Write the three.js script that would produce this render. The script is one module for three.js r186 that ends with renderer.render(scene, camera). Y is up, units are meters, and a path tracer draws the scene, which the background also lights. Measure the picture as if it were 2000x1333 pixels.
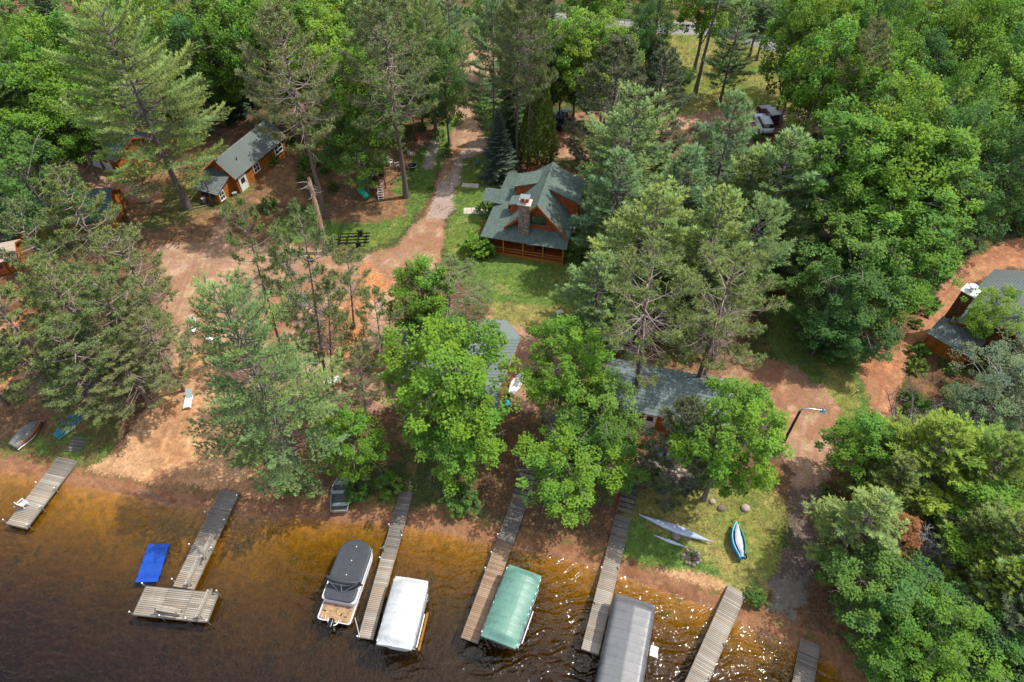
import * as THREE from 'three';
import { mergeGeometries } from 'three/addons/utils/BufferGeometryUtils.js';
import { RoundedBoxGeometry } from 'three/addons/geometries/RoundedBoxGeometry.js';

// ---------- camera, sky, sun, exposure ----------
const scene = new THREE.Scene();
const CAM_H = 54, PITCH = 48 * Math.PI / 180, FOCAL = 1333;      // metres above the lake; focal length in pixels of a 2000 px wide frame
const camera = new THREE.PerspectiveCamera(2 * Math.atan(666.5 / FOCAL) * 180 / Math.PI, 1.5, 0.5, 3000);
camera.position.set(0, CAM_H, 0);
camera.lookAt(0, CAM_H - Math.sin(PITCH) * 10, -Math.cos(PITCH) * 10);
const SKY = 1.1;
const SUN = new THREE.Vector3(0.50, 0.85, -0.13).normalize();
// a bright early summer sky, half covered by white clouds (air and clouds only); noise() and friends are hoisted from below
const skyTex = (() => {
  const W = 1024, H = 512, d = new Float32Array(W * H * 4);
  for (let j = 0; j < H; j++) for (let i = 0; i < W; i++) {
    const el = ((j + 0.5) / H - 0.5) * Math.PI, az = ((i + 0.5) / W - 0.5) * 2 * Math.PI, y = Math.sin(el), c = Math.cos(el), x = Math.cos(az) * c, z = Math.sin(az) * c, o = (j * W + i) * 4;
    const h = Math.pow(1 - Math.max(0, y), 3), k = 1 / (Math.max(0, y) + 0.18), n = fbm(x * k * 1.9 + 31, z * k * 1.9 + 17, 5), cl = sstep(0.45, 0.60, n) * sstep(0.0, 0.12, y), body = 0.62 + 0.5 * fbm(x * k * 4 + 3, z * k * 4 + 8, 3);
    const toSun = Math.max(0, x * SUN.x + y * SUN.y + z * SUN.z), glow = 0.35 * Math.pow(toSun, 6) + 2.2 * Math.pow(toSun, 50);
    const air = [0.20 + 0.26 * h + glow, 0.31 + 0.24 * h + glow, 0.56 + 0.10 * h + glow], cloud = [0.98 * body + glow, 0.98 * body + glow, 0.97 * body + glow];
    for (let q = 0; q < 3; q++) d[o + q] = y > 0 ? SKY * (air[q] + (cloud[q] - air[q]) * cl) : SKY * [0.22, 0.22, 0.2][q]; d[o + 3] = 1;
  }
  const t = new THREE.DataTexture(d, W, H, THREE.RGBAFormat, THREE.FloatType); t.mapping = THREE.EquirectangularReflectionMapping; t.magFilter = t.minFilter = THREE.LinearFilter; t.needsUpdate = true; return t;
});
const sun = new THREE.DirectionalLight(new THREE.Color(1, 0.94, 0.83), 3.6);
sun.name = 'sun'; sun.position.copy(SUN).multiplyScalar(200).add(new THREE.Vector3(0, 0, -60)); sun.target.position.set(0, 0, -60);
sun.castShadow = true; sun.shadow.radius = 1; sun.shadow.mapSize.set(4096, 4096);
Object.assign(sun.shadow.camera, { left: -130, right: 130, top: 100, bottom: -100, near: 1, far: 500 });
scene.add(sun, sun.target);
const EXPOSURE = 1.25;

// ---------- helpers ----------
const V = (x, y, z) => new THREE.Vector3(x, y, z), PI = Math.PI, lerp = (a, b, t) => a + (b - a) * t, clamp = (x, a = 0, b = 1) => Math.min(b, Math.max(a, x));
const sstep = (a, b, x) => { const t = clamp((x - a) / (b - a)); return t * t * (3 - 2 * t); };
function RNG(s) { s = (s * 2654435761) >>> 0; return () => { s = (s + 0x6d2b79f5) | 0; let t = Math.imul(s ^ (s >>> 15), 1 | s); t = (t + Math.imul(t ^ (t >>> 7), 61 | t)) ^ t; return ((t ^ (t >>> 14)) >>> 0) / 4294967296; }; }
function hash(ix, iy) { let h = Math.imul(ix, 374761393) + Math.imul(iy, 668265263); h = Math.imul(h ^ (h >>> 13), 1274126177); return ((h ^ (h >>> 16)) >>> 0) / 4294967296; }
function noise(x, y) { const ix = Math.floor(x), iy = Math.floor(y); let u = x - ix, v = y - iy; u = u * u * (3 - 2 * u); v = v * v * (3 - 2 * v); return lerp(lerp(hash(ix, iy), hash(ix + 1, iy), u), lerp(hash(ix, iy + 1), hash(ix + 1, iy + 1), u), v); }
const fbm = (x, y, n = 4) => { let s = 0, a = 0.5, t = 0; for (let i = 0; i < n; i++) { s += a * noise(x, y); t += a; a *= 0.5; x = x * 2.03 + 17.1; y = y * 2.03 + 5.7; } return s / t; };

// where a sight line from the drone meets a given height / the ground
const sP = Math.sin(PITCH), cP = Math.cos(PITCH);
function sight(px, py) { const a = (px - 1000) / FOCAL, b = (666.5 - py) / FOCAL; return V(a, -sP + b * cP, -cP - b * sP); }
function level(px, py, h) { const d = sight(px, py), t = (h - CAM_H) / d.y; return V(d.x * t, h, d.z * t); }
const SHORE_PX = [[-900, 740], [-300, 862], [0, 919], [83, 931], [125, 944], [180, 954], [250, 966], [300, 978], [363, 989], [413, 994], [500, 1006], [600, 1014], [650, 1019], [725, 1022], [800, 1030], [850, 1035], [890, 1048], [950, 1060], [1000, 1071], [1062, 1080], [1112, 1095], [1150, 1107], [1205, 1122], [1250, 1140], [1325, 1165], [1400, 1195], [1437, 1212], [1487, 1237], [1530, 1254], [1562, 1272], [1605, 1284], [1630, 1300], [1646, 1320], [1655, 1345], [1700, 1420], [1850, 1520], [2300, 1700]];
const SHORE = SHORE_PX.map(([x, y]) => { const p = level(x, y, 0); return [p.x, p.z]; });
SHORE.unshift([-700, SHORE[0][1] - 120]); SHORE.push([700, SHORE[SHORE.length - 1][1] + 60]);
function segDist(x, z, a, b) { const dx = b[0] - a[0], dz = b[1] - a[1], t = clamp(((x - a[0]) * dx + (z - a[1]) * dz) / (dx * dx + dz * dz)); return Math.hypot(x - a[0] - dx * t, z - a[1] - dz * t); }
function inPoly(x, z, P) { let c = false; for (let i = 0, j = P.length - 1; i < P.length; j = i++) if ((P[i][1] > z) !== (P[j][1] > z) && x < (P[j][0] - P[i][0]) * (z - P[i][1]) / (P[j][1] - P[i][1]) + P[i][0]) c = !c; return c; }
const LAND = [...SHORE, [700, -900], [-700, -900]];
function shoreDist(x, z) { let d = 1e9; for (let i = 1; i < SHORE.length; i++) d = Math.min(d, segDist(x, z, SHORE[i - 1], SHORE[i])); return inPoly(x, z, LAND) ? d : -d; }
function heightFrom(s, x, z) {
  if (s < 0) { const k = lerp(0.088, 0.21, sstep(-25, 6, x)); const d = -s; const q = k * d + 0.006 * d * d; return -1.8 * (1 - Math.exp(-q / 1.8)) - 0.02 * noise(x * 0.6, z * 0.6); }
  return 1.35 * (1 - Math.exp(-s / 9)) + 0.10 * (fbm(x * 0.12, z * 0.12, 3) - 0.5) * sstep(1, 8, s);
}
const groundY = (x, z) => heightFrom(shoreDist(x, z), x, z);
function G(px, py, lift = 0) { let p = level(px, py, 1.3); for (let i = 0; i < 4; i++) p = level(px, py, groundY(p.x, p.z) + lift); return p; }
const onGround = (x, z, lift = 0) => V(x, groundY(x, z) + lift, z);

scene.background = scene.environment = skyTex();
// naming, labelling
const used = new Map();
function numbered(n) { const k = used.get(n) ?? 0; used.set(n, k + 1); return k ? n + '_' + String(k).padStart(3, '0') : n; }
function thing(name, label, category, pos, turn = 0, group) { const o = new THREE.Group(); o.name = numbered(name); o.position.copy(pos); o.rotation.y = turn; o.userData = { label, category }; if (group) o.userData.group = group; scene.add(o); return o; }
function single(name, geo, mat, label, category, group) { const o = new THREE.Mesh(geo, mat); o.name = numbered(name); o.userData = { label, category }; if (group) o.userData.group = group; o.castShadow = o.receiveShadow = true; scene.add(o); return o; }
function part(parent, name, geo, mat, label) { const o = new THREE.Mesh(geo, mat); o.name = name; o.castShadow = o.receiveShadow = true; if (label) o.userData.label = label; parent.add(o); return o; }
function copyOf(src, pos, turn, label, group) { const o = src.clone(); o.name = numbered(src.name.replace(/_\d+$/, '')); o.position.copy(pos); o.rotation.y = turn; o.userData = { ...src.userData }; if (label) o.userData.label = label; if (group) o.userData.group = group; scene.add(o); return o; }
function struct(name, geo, mat, label) { const o = new THREE.Mesh(geo, mat); o.name = name; o.userData = { kind: 'structure', label }; o.receiveShadow = true; o.castShadow = true; scene.add(o); return o; }
// geometry shorthand
const plain = (g) => { const h = g.index ? g.toNonIndexed() : g; for (const k of Object.keys(h.attributes)) if (!['position', 'normal', 'uv'].includes(k)) h.deleteAttribute(k); return h; };
const merge = (list) => mergeGeometries(list.map(plain));
const box = (w, h, d, x = 0, y = 0, z = 0) => new THREE.BoxGeometry(w, h, d).translate(x, y, z);
const rbox = (w, h, d, r, x = 0, y = 0, z = 0) => new RoundedBoxGeometry(w, h, d, 2, r).translate(x, y, z);
const cyl = (r1, r2, h, x = 0, y = 0, z = 0, n = 12) => new THREE.CylinderGeometry(r1, r2, h, n).translate(x, y, z);
function rod(a, b, r, n = 7) { const d = b.clone().sub(a), g = new THREE.CylinderGeometry(r, r, d.length(), n); g.applyQuaternion(new THREE.Quaternion().setFromUnitVectors(V(0, 1, 0), d.clone().normalize())); const m = a.clone().add(b).multiplyScalar(0.5); return g.translate(m.x, m.y, m.z); }
function beam(a, b, w, h) { const d = b.clone().sub(a), L = d.length(), g = new THREE.BoxGeometry(w, h, L); const m = new THREE.Matrix4().lookAt(b, a, V(0, 1, 0)); g.applyMatrix4(m); const c = a.clone().add(b).multiplyScalar(0.5); return g.translate(c.x, c.y, c.z); }
const tubeOf = (pts, r, seg = 24, n = 8, closed = false) => new THREE.TubeGeometry(new THREE.CatmullRomCurve3(pts, closed), seg, r, n, closed);
// a flat slab of given thickness below a planar polygon of 3-D points, uv in metres
function slab(pts, th = 0.12) {
  const n = pts[1].clone().sub(pts[0]).cross(pts[2].clone().sub(pts[0])).normalize(); let P = pts; if (n.y < 0) { P = [...pts].reverse(); n.negate(); }
  const u = V(1, 0, 0).addScaledVector(n, -n.x).normalize(), hz = V(n.x, 0, n.z); const e = hz.length() > 0.05 ? V(-hz.z, 0, hz.x).normalize() : u, f = n.clone().cross(e);
  const pos = [], uv = [], q = P.map((p) => [p.dot(e), p.dot(f)]);
  const tri = (a, b, c, ua, ub, uc) => { pos.push(...a.toArray(), ...b.toArray(), ...c.toArray()); uv.push(...ua, ...ub, ...uc); };
  const low = P.map((p) => p.clone().addScaledVector(n, -th));
  for (const [a, b, c] of THREE.ShapeUtils.triangulateShape(q.map((v) => new THREE.Vector2(...v)), [])) { const s = V(0, 0, 0).copy(P[b]).sub(P[a]).cross(V(0, 0, 0).copy(P[c]).sub(P[a])).dot(n) > 0; const [i, j, k] = s ? [a, b, c] : [a, c, b]; tri(P[i], P[j], P[k], q[i], q[j], q[k]); tri(low[i], low[k], low[j], q[i], q[k], q[j]); }
  for (let i = 0; i < P.length; i++) { const j = (i + 1) % P.length; tri(P[i], low[i], low[j], [0, 0], [0, th], [1, th]); tri(P[i], low[j], P[j], [0, 0], [1, th], [1, 0]); }
  const g = new THREE.BufferGeometry(); g.setAttribute('position', new THREE.Float32BufferAttribute(pos, 3)); g.setAttribute('uv', new THREE.Float32BufferAttribute(uv, 2)); g.computeVertexNormals(); return g;
}
// textures
function tex(w, h, fn, srgb = true, rx = 1, ry = 1) {
  const d = new Uint8Array(w * h * 4);
  for (let y = 0; y < h; y++) for (let x = 0; x < w; x++) { const c = fn(x, y, w, h), i = (y * w + x) * 4; d[i] = c[0]; d[i + 1] = c[1]; d[i + 2] = c[2]; d[i + 3] = 255; }
  const t = new THREE.DataTexture(d, w, h); t.magFilter = THREE.LinearFilter; t.minFilter = THREE.LinearMipmapLinearFilter; t.generateMipmaps = true; t.wrapS = t.wrapT = THREE.RepeatWrapping; t.repeat.set(rx, ry); if (srgb) t.colorSpace = THREE.SRGBColorSpace; t.needsUpdate = true; return t;
}
// tiling noise: value noise wrapped on period n
function tnoise(x, y, n) { const ix = Math.floor(x), iy = Math.floor(y), m = (a) => ((a % n) + n) % n; let u = x - ix, v = y - iy; u = u * u * (3 - 2 * u); v = v * v * (3 - 2 * v); return lerp(lerp(hash(m(ix), m(iy) + 911), hash(m(ix + 1), m(iy) + 911), u), lerp(hash(m(ix), m(iy + 1) + 911), hash(m(ix + 1), m(iy + 1) + 911), u), v); }
const tfbm = (u, v, n, o = 4) => { let s = 0, a = 0.5, t = 0; for (let i = 0; i < o; i++) { s += a * tnoise(u * n, v * n, n); t += a; a *= 0.55; n *= 2; } return s / t; };
const grey = (v) => { v = clamp(v, 0, 255); return [v, v, v]; };
const lin = (r, g, b) => new THREE.Color().setRGB(r, g, b);
const std = (color, o = {}) => new THREE.MeshStandardMaterial({ color, roughness: 0.75, ...o });
const grainTex = tex(256, 256, (x, y) => grey(128 + 255 * (tfbm(x / 256, y / 256, 16, 4) - 0.5)), false);
const shingleTex = tex(512, 512, (x, y) => {                                  // asphalt shingles, 16 courses of tabs to 2.4 m
  const c = Math.floor(y / 32), o = (c % 2) * 21 + hash(c, 7) * 12, t = Math.floor(((x + o) % 512) / 42.67), v = hash(t + 50 * c, 3), e = (y % 32) < 3 ? 0.80 : 1, k = ((x + o) % 42.67) < 2 ? 0.88 : 1;
  const n = 0.82 + 0.14 * v + 0.16 * (hash(x, y) - 0.5) + 0.14 * (tfbm(x / 512, y / 512, 6, 3) - 0.5); return grey(225 * n * e * k);
});
const shingleBump = tex(256, 256, (x, y) => grey(255 * ((y % 16) / 16) * (0.85 + 0.15 * hash(Math.floor(x / 21) + 9 * Math.floor(y / 16), 5))), false);
function shingles(hex, s = 1) { const m = std(hex, { roughness: 0.9 }); m.map = shingleTex.clone(); m.map.repeat.set(0.42 * s, 0.42 * s); m.bumpMap = shingleBump.clone(); m.bumpMap.repeat.set(0.42 * s, 0.42 * s); m.bumpScale = 0.012; return m; }
const woodTex = tex(256, 256, (x, y) => { const g = tfbm(x / 256 * 0.5, y / 256, 8, 2), f = tnoise(x / 256 * 4, y / 256 * 96, 96); return grey(150 + 70 * g + 70 * (f - 0.5)); });
const wood = (hex, o = {}) => std(hex, { map: woodTex, roughness: 0.8, ...o });
const M = {
  logs: [wood('#dc8428'), wood('#e49236'), wood('#cc741e')], logsRed: [wood('#d06c32'), wood('#da783a'), wood('#c05e2a')], trim: wood('#d47230'), deckRed: wood('#bb6236'), white: std('#e8e6e0', { roughness: 0.5 }), glass: new THREE.MeshPhysicalMaterial({ color: '#1c2a33', roughness: 0.08, metalness: 0, ior: 1.5, clearcoat: 1, clearcoatRoughness: 0.05 }),
  greenRoof: shingles('#778b83'), greyRoof: shingles('#8b9694'), slateRoof: shingles('#8b9897'), tealRoof: shingles('#527076'), blueRoof: shingles('#a3b4b2'),
  planks: ['#d8cdbd', '#cabfb0', '#e2d6c4', '#bdb0a1', '#d2bca6', '#c6b9ac'].map((c) => wood(c)), planksOld: ['#a0978c', '#948b82', '#aca095', '#877f77'].map((c) => wood(c)), planksTan: ['#d4b294', '#c7a385', '#dcbb9d', '#b99678'].map((c) => wood(c)),
  alu: std('#b9c2c8', { metalness: 0.75, roughness: 0.38 }), pipe: std('#9aa0a2', { metalness: 0.6, roughness: 0.45 }), black: std('#141517', { roughness: 0.5 }), rubber: std('#101010', { roughness: 0.9 }), dark: std('#2b2a2a', { roughness: 0.7 }), concrete: std('#c2b7a8', { roughness: 0.95, bumpMap: grainTex, bumpScale: 0.004 }),
  stone: ['#958a80', '#85766b', '#aa9b8c', '#a58574', '#76695f'].map((c) => std(c, { roughness: 0.95, bumpMap: grainTex, bumpScale: 0.01 })),
};
// ---------- ground, lake ----------
const poly = (pts) => pts.map(([x, y]) => { const p = level(x, y, 1.25); return [p.x, p.z]; });
// kind, colours (sunlit sRGB of the bare material), outline on the ground
const KINDS = {
  ground: [112, 84, 58], lawn: [106, 136, 56], meadow: [152, 148, 78], dirt_road: [190, 147, 120], driveway: [176, 154, 140], gravel_lot: [168, 156, 142], beach: [212, 164, 120], wet: [166, 118, 84], mulch: [204, 146, 100], orange_path: [192, 138, 102], dark_gravel: [118, 100, 90], needles: [142, 106, 74], highway: [150, 148, 146], rough_grass: [116, 108, 56], lake_bed: [176, 120, 62], concrete_ramp: [128, 118, 108],
};
const AREAS = [
  ['needles', [[-200, 230], [150, 240], [330, 260], [420, 250], [560, 300], [600, 400], [420, 400], [300, 380], [0, 420], [-200, 400]], 2.5],
  ['needles', [[660, 300], [850, 250], [850, 340], [830, 400], [720, 420], [640, 400]], 2],
  ['meadow', [[-100, 345], [70, 345], [80, 395], [-100, 420]], 2],
  ['dirt_road', [[-100, 300], [60, 320], [200, 330], [280, 360], [330, 395], [250, 400], [150, 360], [0, 345], [-100, 340]], 1.5],
  ['lawn', [[540, 430], [640, 395], [720, 410], [780, 360], [850, 250], [872, 240], [862, 330], [838, 400], [770, 470], [715, 482], [640, 465], [560, 480]], 3],
  ['needles', [[640, 400], [720, 370], [800, 385], [800, 430], [700, 440], [620, 430]], 3],
  ['meadow', [[1300, 40], [1540, 60], [1640, 120], [1660, 210], [1500, 215], [1360, 235], [1290, 215], [1280, 120]], 2],
  ['meadow', [[1130, 60], [1200, 70], [1190, 130], [1145, 125]], 1],
  ['dirt_road', [[1075, 250], [1140, 215], [1240, 225], [1390, 222], [1500, 215], [1610, 215], [1660, 250], [1560, 262], [1480, 262], [1380, 246], [1250, 270], [1160, 310], [1080, 310]], 1.2],
  ['dirt_road', [[905, 90], [960, 85], [1000, 150], [985, 195], [945, 230], [945, 275], [960, 290], [905, 330], [890, 380], [872, 430], [872, 470], [862, 527], [770, 556], [700, 525], [720, 500], [770, 480], [825, 425], [842, 380], [868, 300], [882, 235], [905, 165]], 0.8],
  ['dirt_road', [[1148, 90], [1182, 80], [1185, 120], [1172, 140], [1148, 140]], 0.4],
  ['driveway', [[833, 428], [874, 431], [888, 405], [896, 370], [908, 330], [926, 306], [950, 298], [945, 272], [918, 279], [897, 300], [879, 342], [852, 368], [843, 395]], 0.25],
  ['gravel_lot', [[842, 262], [864, 266], [850, 335], [823, 335]], 0.5],
  ['dirt_road', [[300, 395], [360, 412], [430, 415], [460, 440], [480, 480], [560, 470], [640, 500], [720, 520], [780, 555], [790, 640], [860, 700], [900, 760], [760, 800], [640, 800], [560, 780], [430, 760], [390, 720], [330, 735], [280, 720], [300, 640], [318, 560], [300, 480], [250, 420]], 1.2],
  ['needles', [[245, 395], [380, 400], [420, 430], [400, 470], [300, 480], [270, 450]], 2.5],
  ['mulch', [[715, 512], [764, 552], [720, 600], [710, 660], [690, 700], [630, 700], [600, 645], [640, 590], [690, 565]], 0.5],
  ['mulch', [[-120, 520], [60, 560], [90, 680], [0, 760], [-120, 720]], 3],
  ['dirt_road', [[950, 618], [1010, 618], [1040, 660], [1200, 690], [1420, 690], [1520, 700], [1500, 790], [1300, 760], [1130, 800], [1020, 800], [960, 690]], 1.5],
  ['needles', [[1130, 690], [1420, 640], [1480, 700], [1380, 740], [1200, 710]], 2],
  ['lawn', [[878, 418], [965, 418], [960, 470], [1100, 475], [1105, 420], [1200, 420], [1240, 520], [1210, 640], [1110, 662], [1010, 632], [985, 642], [925, 565], [866, 525], [868, 455]], 1.2],
  ['meadow', [[940, 592], [1010, 590], [1090, 600], [1140, 620], [1110, 665], [1010, 635], [985, 642]], 3],
  ['lawn', [[890, 363], [975, 363], [972, 411], [890, 411], [884, 390]], 0.4],
  ['lawn', [[905, 312], [955, 300], [985, 330], [985, 356], [901, 358]], 0.4],
  ['lawn', [[868, 228], [893, 228], [884, 262], [862, 335], [852, 335]], 0.6],
  ['lawn', [[930, 190], [985, 180], [985, 270], [950, 270], [938, 235]], 1],
  ['lawn', [[1500, 560], [1640, 640], [1715, 715], [1722, 800], [1650, 862], [1600, 780], [1500, 690]], 1.5],
  ['meadow', [[1600, 690], [1690, 770], [1650, 860], [1600, 790]], 2],
  ['dirt_road', [[1485, 690], [1560, 715], [1620, 760], [1645, 800], [1632, 880], [1608, 965], [1545, 965], [1545, 880], [1520, 820], [1480, 790]], 1],
  ['meadow', [[1240, 955], [1420, 950], [1530, 965], [1545, 1060], [1500, 1205], [1425, 1172], [1320, 1105], [1212, 1085]], 1.2],
  ['lawn', [[1225, 1010], [1330, 1040], [1400, 1110], [1340, 1110], [1215, 1075]], 2],
  ['dark_gravel', [[1548, 950], [1612, 955], [1622, 1050], [1600, 1140], [1500, 1140], [1540, 1050]], 0.8],
  ['concrete_ramp', [[1508, 1118], [1584, 1124], [1562, 1205], [1492, 1188]], 1.2],
  ['orange_path', [[2150, 440], [1990, 468], [1930, 484], [1845, 545], [1800, 622], [1705, 690], [1688, 735], [1690, 800], [1720, 830], [1745, 760], [1800, 690], [1850, 640], [1890, 560], [1960, 530], [2150, 500]], 0.8],
  ['orange_path', [[1880, 820], [1990, 800], [1990, 860], [1900, 860]], 1.5],
  ['rough_grass', [[-80, 785], [60, 775], [215, 800], [235, 832], [205, 885], [140, 925], [20, 880], [-80, 860]], 2.5],
  ['needles', [[-80, 770], [60, 760], [215, 790], [150, 850], [60, 830], [-80, 850]], 3],
  ['beach', [[100, 965], [160, 900], [230, 875], [255, 825], [300, 750], [340, 690], [420, 690], [470, 760], [480, 860], [560, 960], [540, 1020], [200, 970]], 1],
  ['beach', [[-200, 850], [60, 897], [130, 930], [110, 960], [-200, 930]], 0.8],
  ['beach', [[1290, 1105], [1380, 1110], [1425, 1150], [1440, 1230], [1300, 1180]], 0.7],
  ['needles', [[540, 950], [700, 955], [900, 1000], [1200, 1060], [1200, 1110], [900, 1040], [560, 1000]], 1.5],
  ['highway', [[1020, 20], [1200, 40], [1400, 45], [1560, 90], [1560, 115], [1400, 72], [1200, 62], [1020, 42]], 0.4],
].map(([k, p, soft]) => { const P = poly(p), xs = P.map((a) => a[0]), zs = P.map((a) => a[1]); return { k, P, soft, box: [Math.min(...xs) - 3, Math.max(...xs) + 3, Math.min(...zs) - 3, Math.max(...zs) + 3] }; });
const edgeDist = (x, z, P) => { let d = 1e9; for (let i = 0, j = P.length - 1; i < P.length; j = i++) d = Math.min(d, segDist(x, z, P[j], P[i])); return inPoly(x, z, P) ? d : -d; };
function kindAt(x, z, s, sharp) {        // ragged edges: the outline is pushed about by noise
  let k = 'ground', w = 0;
  if (s < 0) return ['lake_bed', 1];
  const wx = 2.2 * (fbm(x * 0.35, z * 0.35, 3) - 0.5) + 0.7 * (fbm(x * 1.7, z * 1.7, 2) - 0.5);
  for (const a of AREAS) { if (x < a.box[0] || x > a.box[1] || z < a.box[2] || z > a.box[3]) continue; const d = edgeDist(x, z, a.P) + wx * Math.min(1, a.soft); if (d > 0) k = a.k; }
  if (s < 1.7 + 1.1 * (fbm(x * 0.4, z * 0.4 + 50, 2) - 0.5) && k !== 'concrete_ramp') k = 'wet';
  return [k, 1];
}
// wheel tracks worn into the bare ground
const RUTS = [[[940, 180], [915, 250], [885, 340], [850, 430], [800, 500], [740, 540], [640, 560], [480, 560], [380, 620]], [[925, 190], [898, 270], [862, 380], [815, 450], [720, 520], [560, 520], [430, 500], [330, 430], [200, 370], [60, 335]], [[1560, 740], [1590, 800], [1575, 900], [1572, 1000], [1545, 1150]], [[420, 430], [390, 520], [360, 600], [345, 680], [300, 800]], [[1900, 500], [1800, 600], [1715, 700], [1700, 780]]].map(poly);
const rutDist = (x, z) => { let d = 9; for (const P of RUTS) for (let i = 1; i < P.length; i++) d = Math.min(d, segDist(x, z, P[i - 1], P[i])); return d; };
const X0 = -105, X1 = 105, Z0 = -140, Z1 = 0, TW = 2048, TH = 1366;
const tint = [];
{
  const d = new Uint8Array(TW * TH * 4);
  // distance to the shore on a coarse grid, interpolated
  const SW = 211, SH = 141, sd = new Float32Array(SW * SH);
  for (let j = 0; j < SH; j++) for (let i = 0; i < SW; i++) sd[j * SW + i] = shoreDist(X0 + i, Z0 + j);
  const sAt = (x, z) => { const u = clamp(x - X0, 0, SW - 1.001), v = clamp(z - Z0, 0, SH - 1.001), i = u | 0, j = v | 0, a = u - i, b = v - j; return lerp(lerp(sd[j * SW + i], sd[j * SW + i + 1], a), lerp(sd[j * SW + SW + i], sd[j * SW + SW + i + 1], a), b); };
  for (let j = 0; j < TH; j++) for (let i = 0; i < TW; i++) {
    const x = X0 + (X1 - X0) * (i + 0.5) / TW, z = Z0 + (Z1 - Z0) * (j + 0.5) / TH, s = sAt(x, z);
    const jx = (hash(i, j) - 0.5) * 0.5, jz = (hash(j, i + 77) - 0.5) * 0.5;                 // speckled transitions
    const k = kindAt(x + jx, z + jz, s < 0 ? s : Math.max(0.01, s + jx), false)[0]; let [r, g, b] = KINDS[k];
    const n1 = fbm(x * 0.16 + 40, z * 0.16, 4), n2 = fbm(x * 0.9, z * 0.9 + 9, 3), n3 = hash(i * 3 + 1, j * 7 + 5), n4 = fbm(x * 2.6 + 3, z * 2.6, 2);
    let v = 0.80 + 0.20 * n2 + 0.22 * (n4 - 0.5) + 0.18 * (n3 - 0.5);
    const mixc = (c, t) => { t = clamp(t); r = lerp(r, c[0], t); g = lerp(g, c[1], t); b = lerp(b, c[2], t); };
    if (k === 'lawn') { mixc([140, 144, 62], sstep(0.5, 0.75, n1) * 0.6); mixc([176, 150, 104], sstep(0.66, 0.8, n2) * 0.6); v += 0.14 * (n3 - 0.5); }
    if (k === 'rough_grass') { mixc([96, 120, 48], sstep(0.5, 0.62, n2) * 0.9); mixc([150, 104, 70], sstep(0.5, 0.66, n1)); v += 0.2 * (n3 - 0.5); }
    if (k === 'meadow') { mixc([116, 140, 50], sstep(0.5, 0.7, n1)); mixc([178, 150, 96], sstep(0.6, 0.78, n2) * 0.5); v += 0.14 * (n3 - 0.5); }
    if (k === 'ground') { mixc([70, 88, 38], sstep(0.48, 0.62, n1) * 0.85); mixc([160, 110, 66], sstep(0.6, 0.75, n2) * 0.5); v += 0.24 * (n3 - 0.5); }
    if (k === 'needles') { mixc([92, 104, 44], sstep(0.55, 0.68, n1) * 0.8); mixc([176, 128, 84], sstep(0.55, 0.75, n4) * 0.5); v += 0.22 * (n3 - 0.5); }
    if (k === 'dirt_road') { mixc([170, 118, 86], sstep(0.45, 0.7, n1) * 0.8); mixc([204, 172, 146], sstep(0.55, 0.75, n2) * 0.6); mixc([120, 118, 60], sstep(0.66, 0.74, n4) * 0.35); }
    if ((k === 'dirt_road' || k === 'orange_path') && z > -110) { const q = Math.abs(rutDist(x + 0.5 * (n2 - 0.5), z + 0.5 * (n1 - 0.5)) - 0.75); if (q < 0.34) { mixc(k === 'dirt_road' ? [160, 122, 98] : [164, 104, 72], (1 - q / 0.34) * 0.7); v = lerp(v, 0.93, 0.4); } else if (q > 0.45 && q < 0.75 && n4 > 0.5) mixc([134, 128, 74], 0.35); }
    if (k === 'driveway') { const c = Math.abs(fbm(x * 0.8, z * 0.8, 3) - 0.5) < 0.012 ? 0.7 : 1; v = (0.86 + 0.16 * n2 + 0.1 * (n3 - 0.5)) * c; }
    if (k === 'beach') { mixc([188, 132, 88], sstep(0.45, 0.65, n1) * 0.6); mixc([216, 172, 130], sstep(0.55, 0.75, n4) * 0.5); mixc([120, 80, 50], n3 > 0.93 ? 0.5 : 0); }
    if (k === 'orange_path') { mixc([178, 120, 86], sstep(0.5, 0.7, n1)); mixc([214, 140, 96], sstep(0.6, 0.8, n4) * 0.6); }
    if (k === 'mulch') { mixc([192, 122, 74], sstep(0.5, 0.7, n4)); v += 0.16 * (n3 - 0.5); }
    if (k === 'dark_gravel') { mixc([160, 140, 122], n3 > 0.8 ? 0.7 : 0); mixc([84, 70, 62], sstep(0.45, 0.65, n2) * 0.7); }
    if (k === 'lake_bed') { mixc([140, 98, 50], sstep(0.5, 0.7, n1) * 0.5); mixc([104, 86, 42], sstep(0.68, 0.76, n2) * 0.5); }
    if (k === 'wet') { mixc([120, 78, 52], sstep(0.5, 0.7, n2) * 0.6); mixc([96, 100, 44], s > 1 && n4 > 0.62 ? 0.6 : 0); }
    const o = (j * TW + i) * 4; d[o] = clamp(r * v, 0, 255); d[o + 1] = clamp(g * v, 0, 255); d[o + 2] = clamp(b * v, 0, 255); d[o + 3] = 255;
  }
  const t = new THREE.DataTexture(d, TW, TH); t.colorSpace = THREE.SRGBColorSpace; t.magFilter = THREE.LinearFilter; t.minFilter = THREE.LinearMipmapLinearFilter; t.generateMipmaps = true; t.wrapS = t.wrapT = THREE.MirroredRepeatWrapping; t.needsUpdate = true; tint.push(t, sAt);
}
const groundBump = tex(512, 512, (x, y) => grey(255 * (0.6 * tfbm(x / 512, y / 512, 32, 3) + 0.4 * hash(x, y))), false);
groundBump.repeat.set(52, 35);
const soil = new THREE.MeshStandardMaterial({ map: tint[0], roughness: 0.96, bumpMap: groundBump, bumpScale: 0.05 });
const kindGrid = new Map(), scatterCells = { lawn: [], ground: [], needles: [], meadow: [] };
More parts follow.
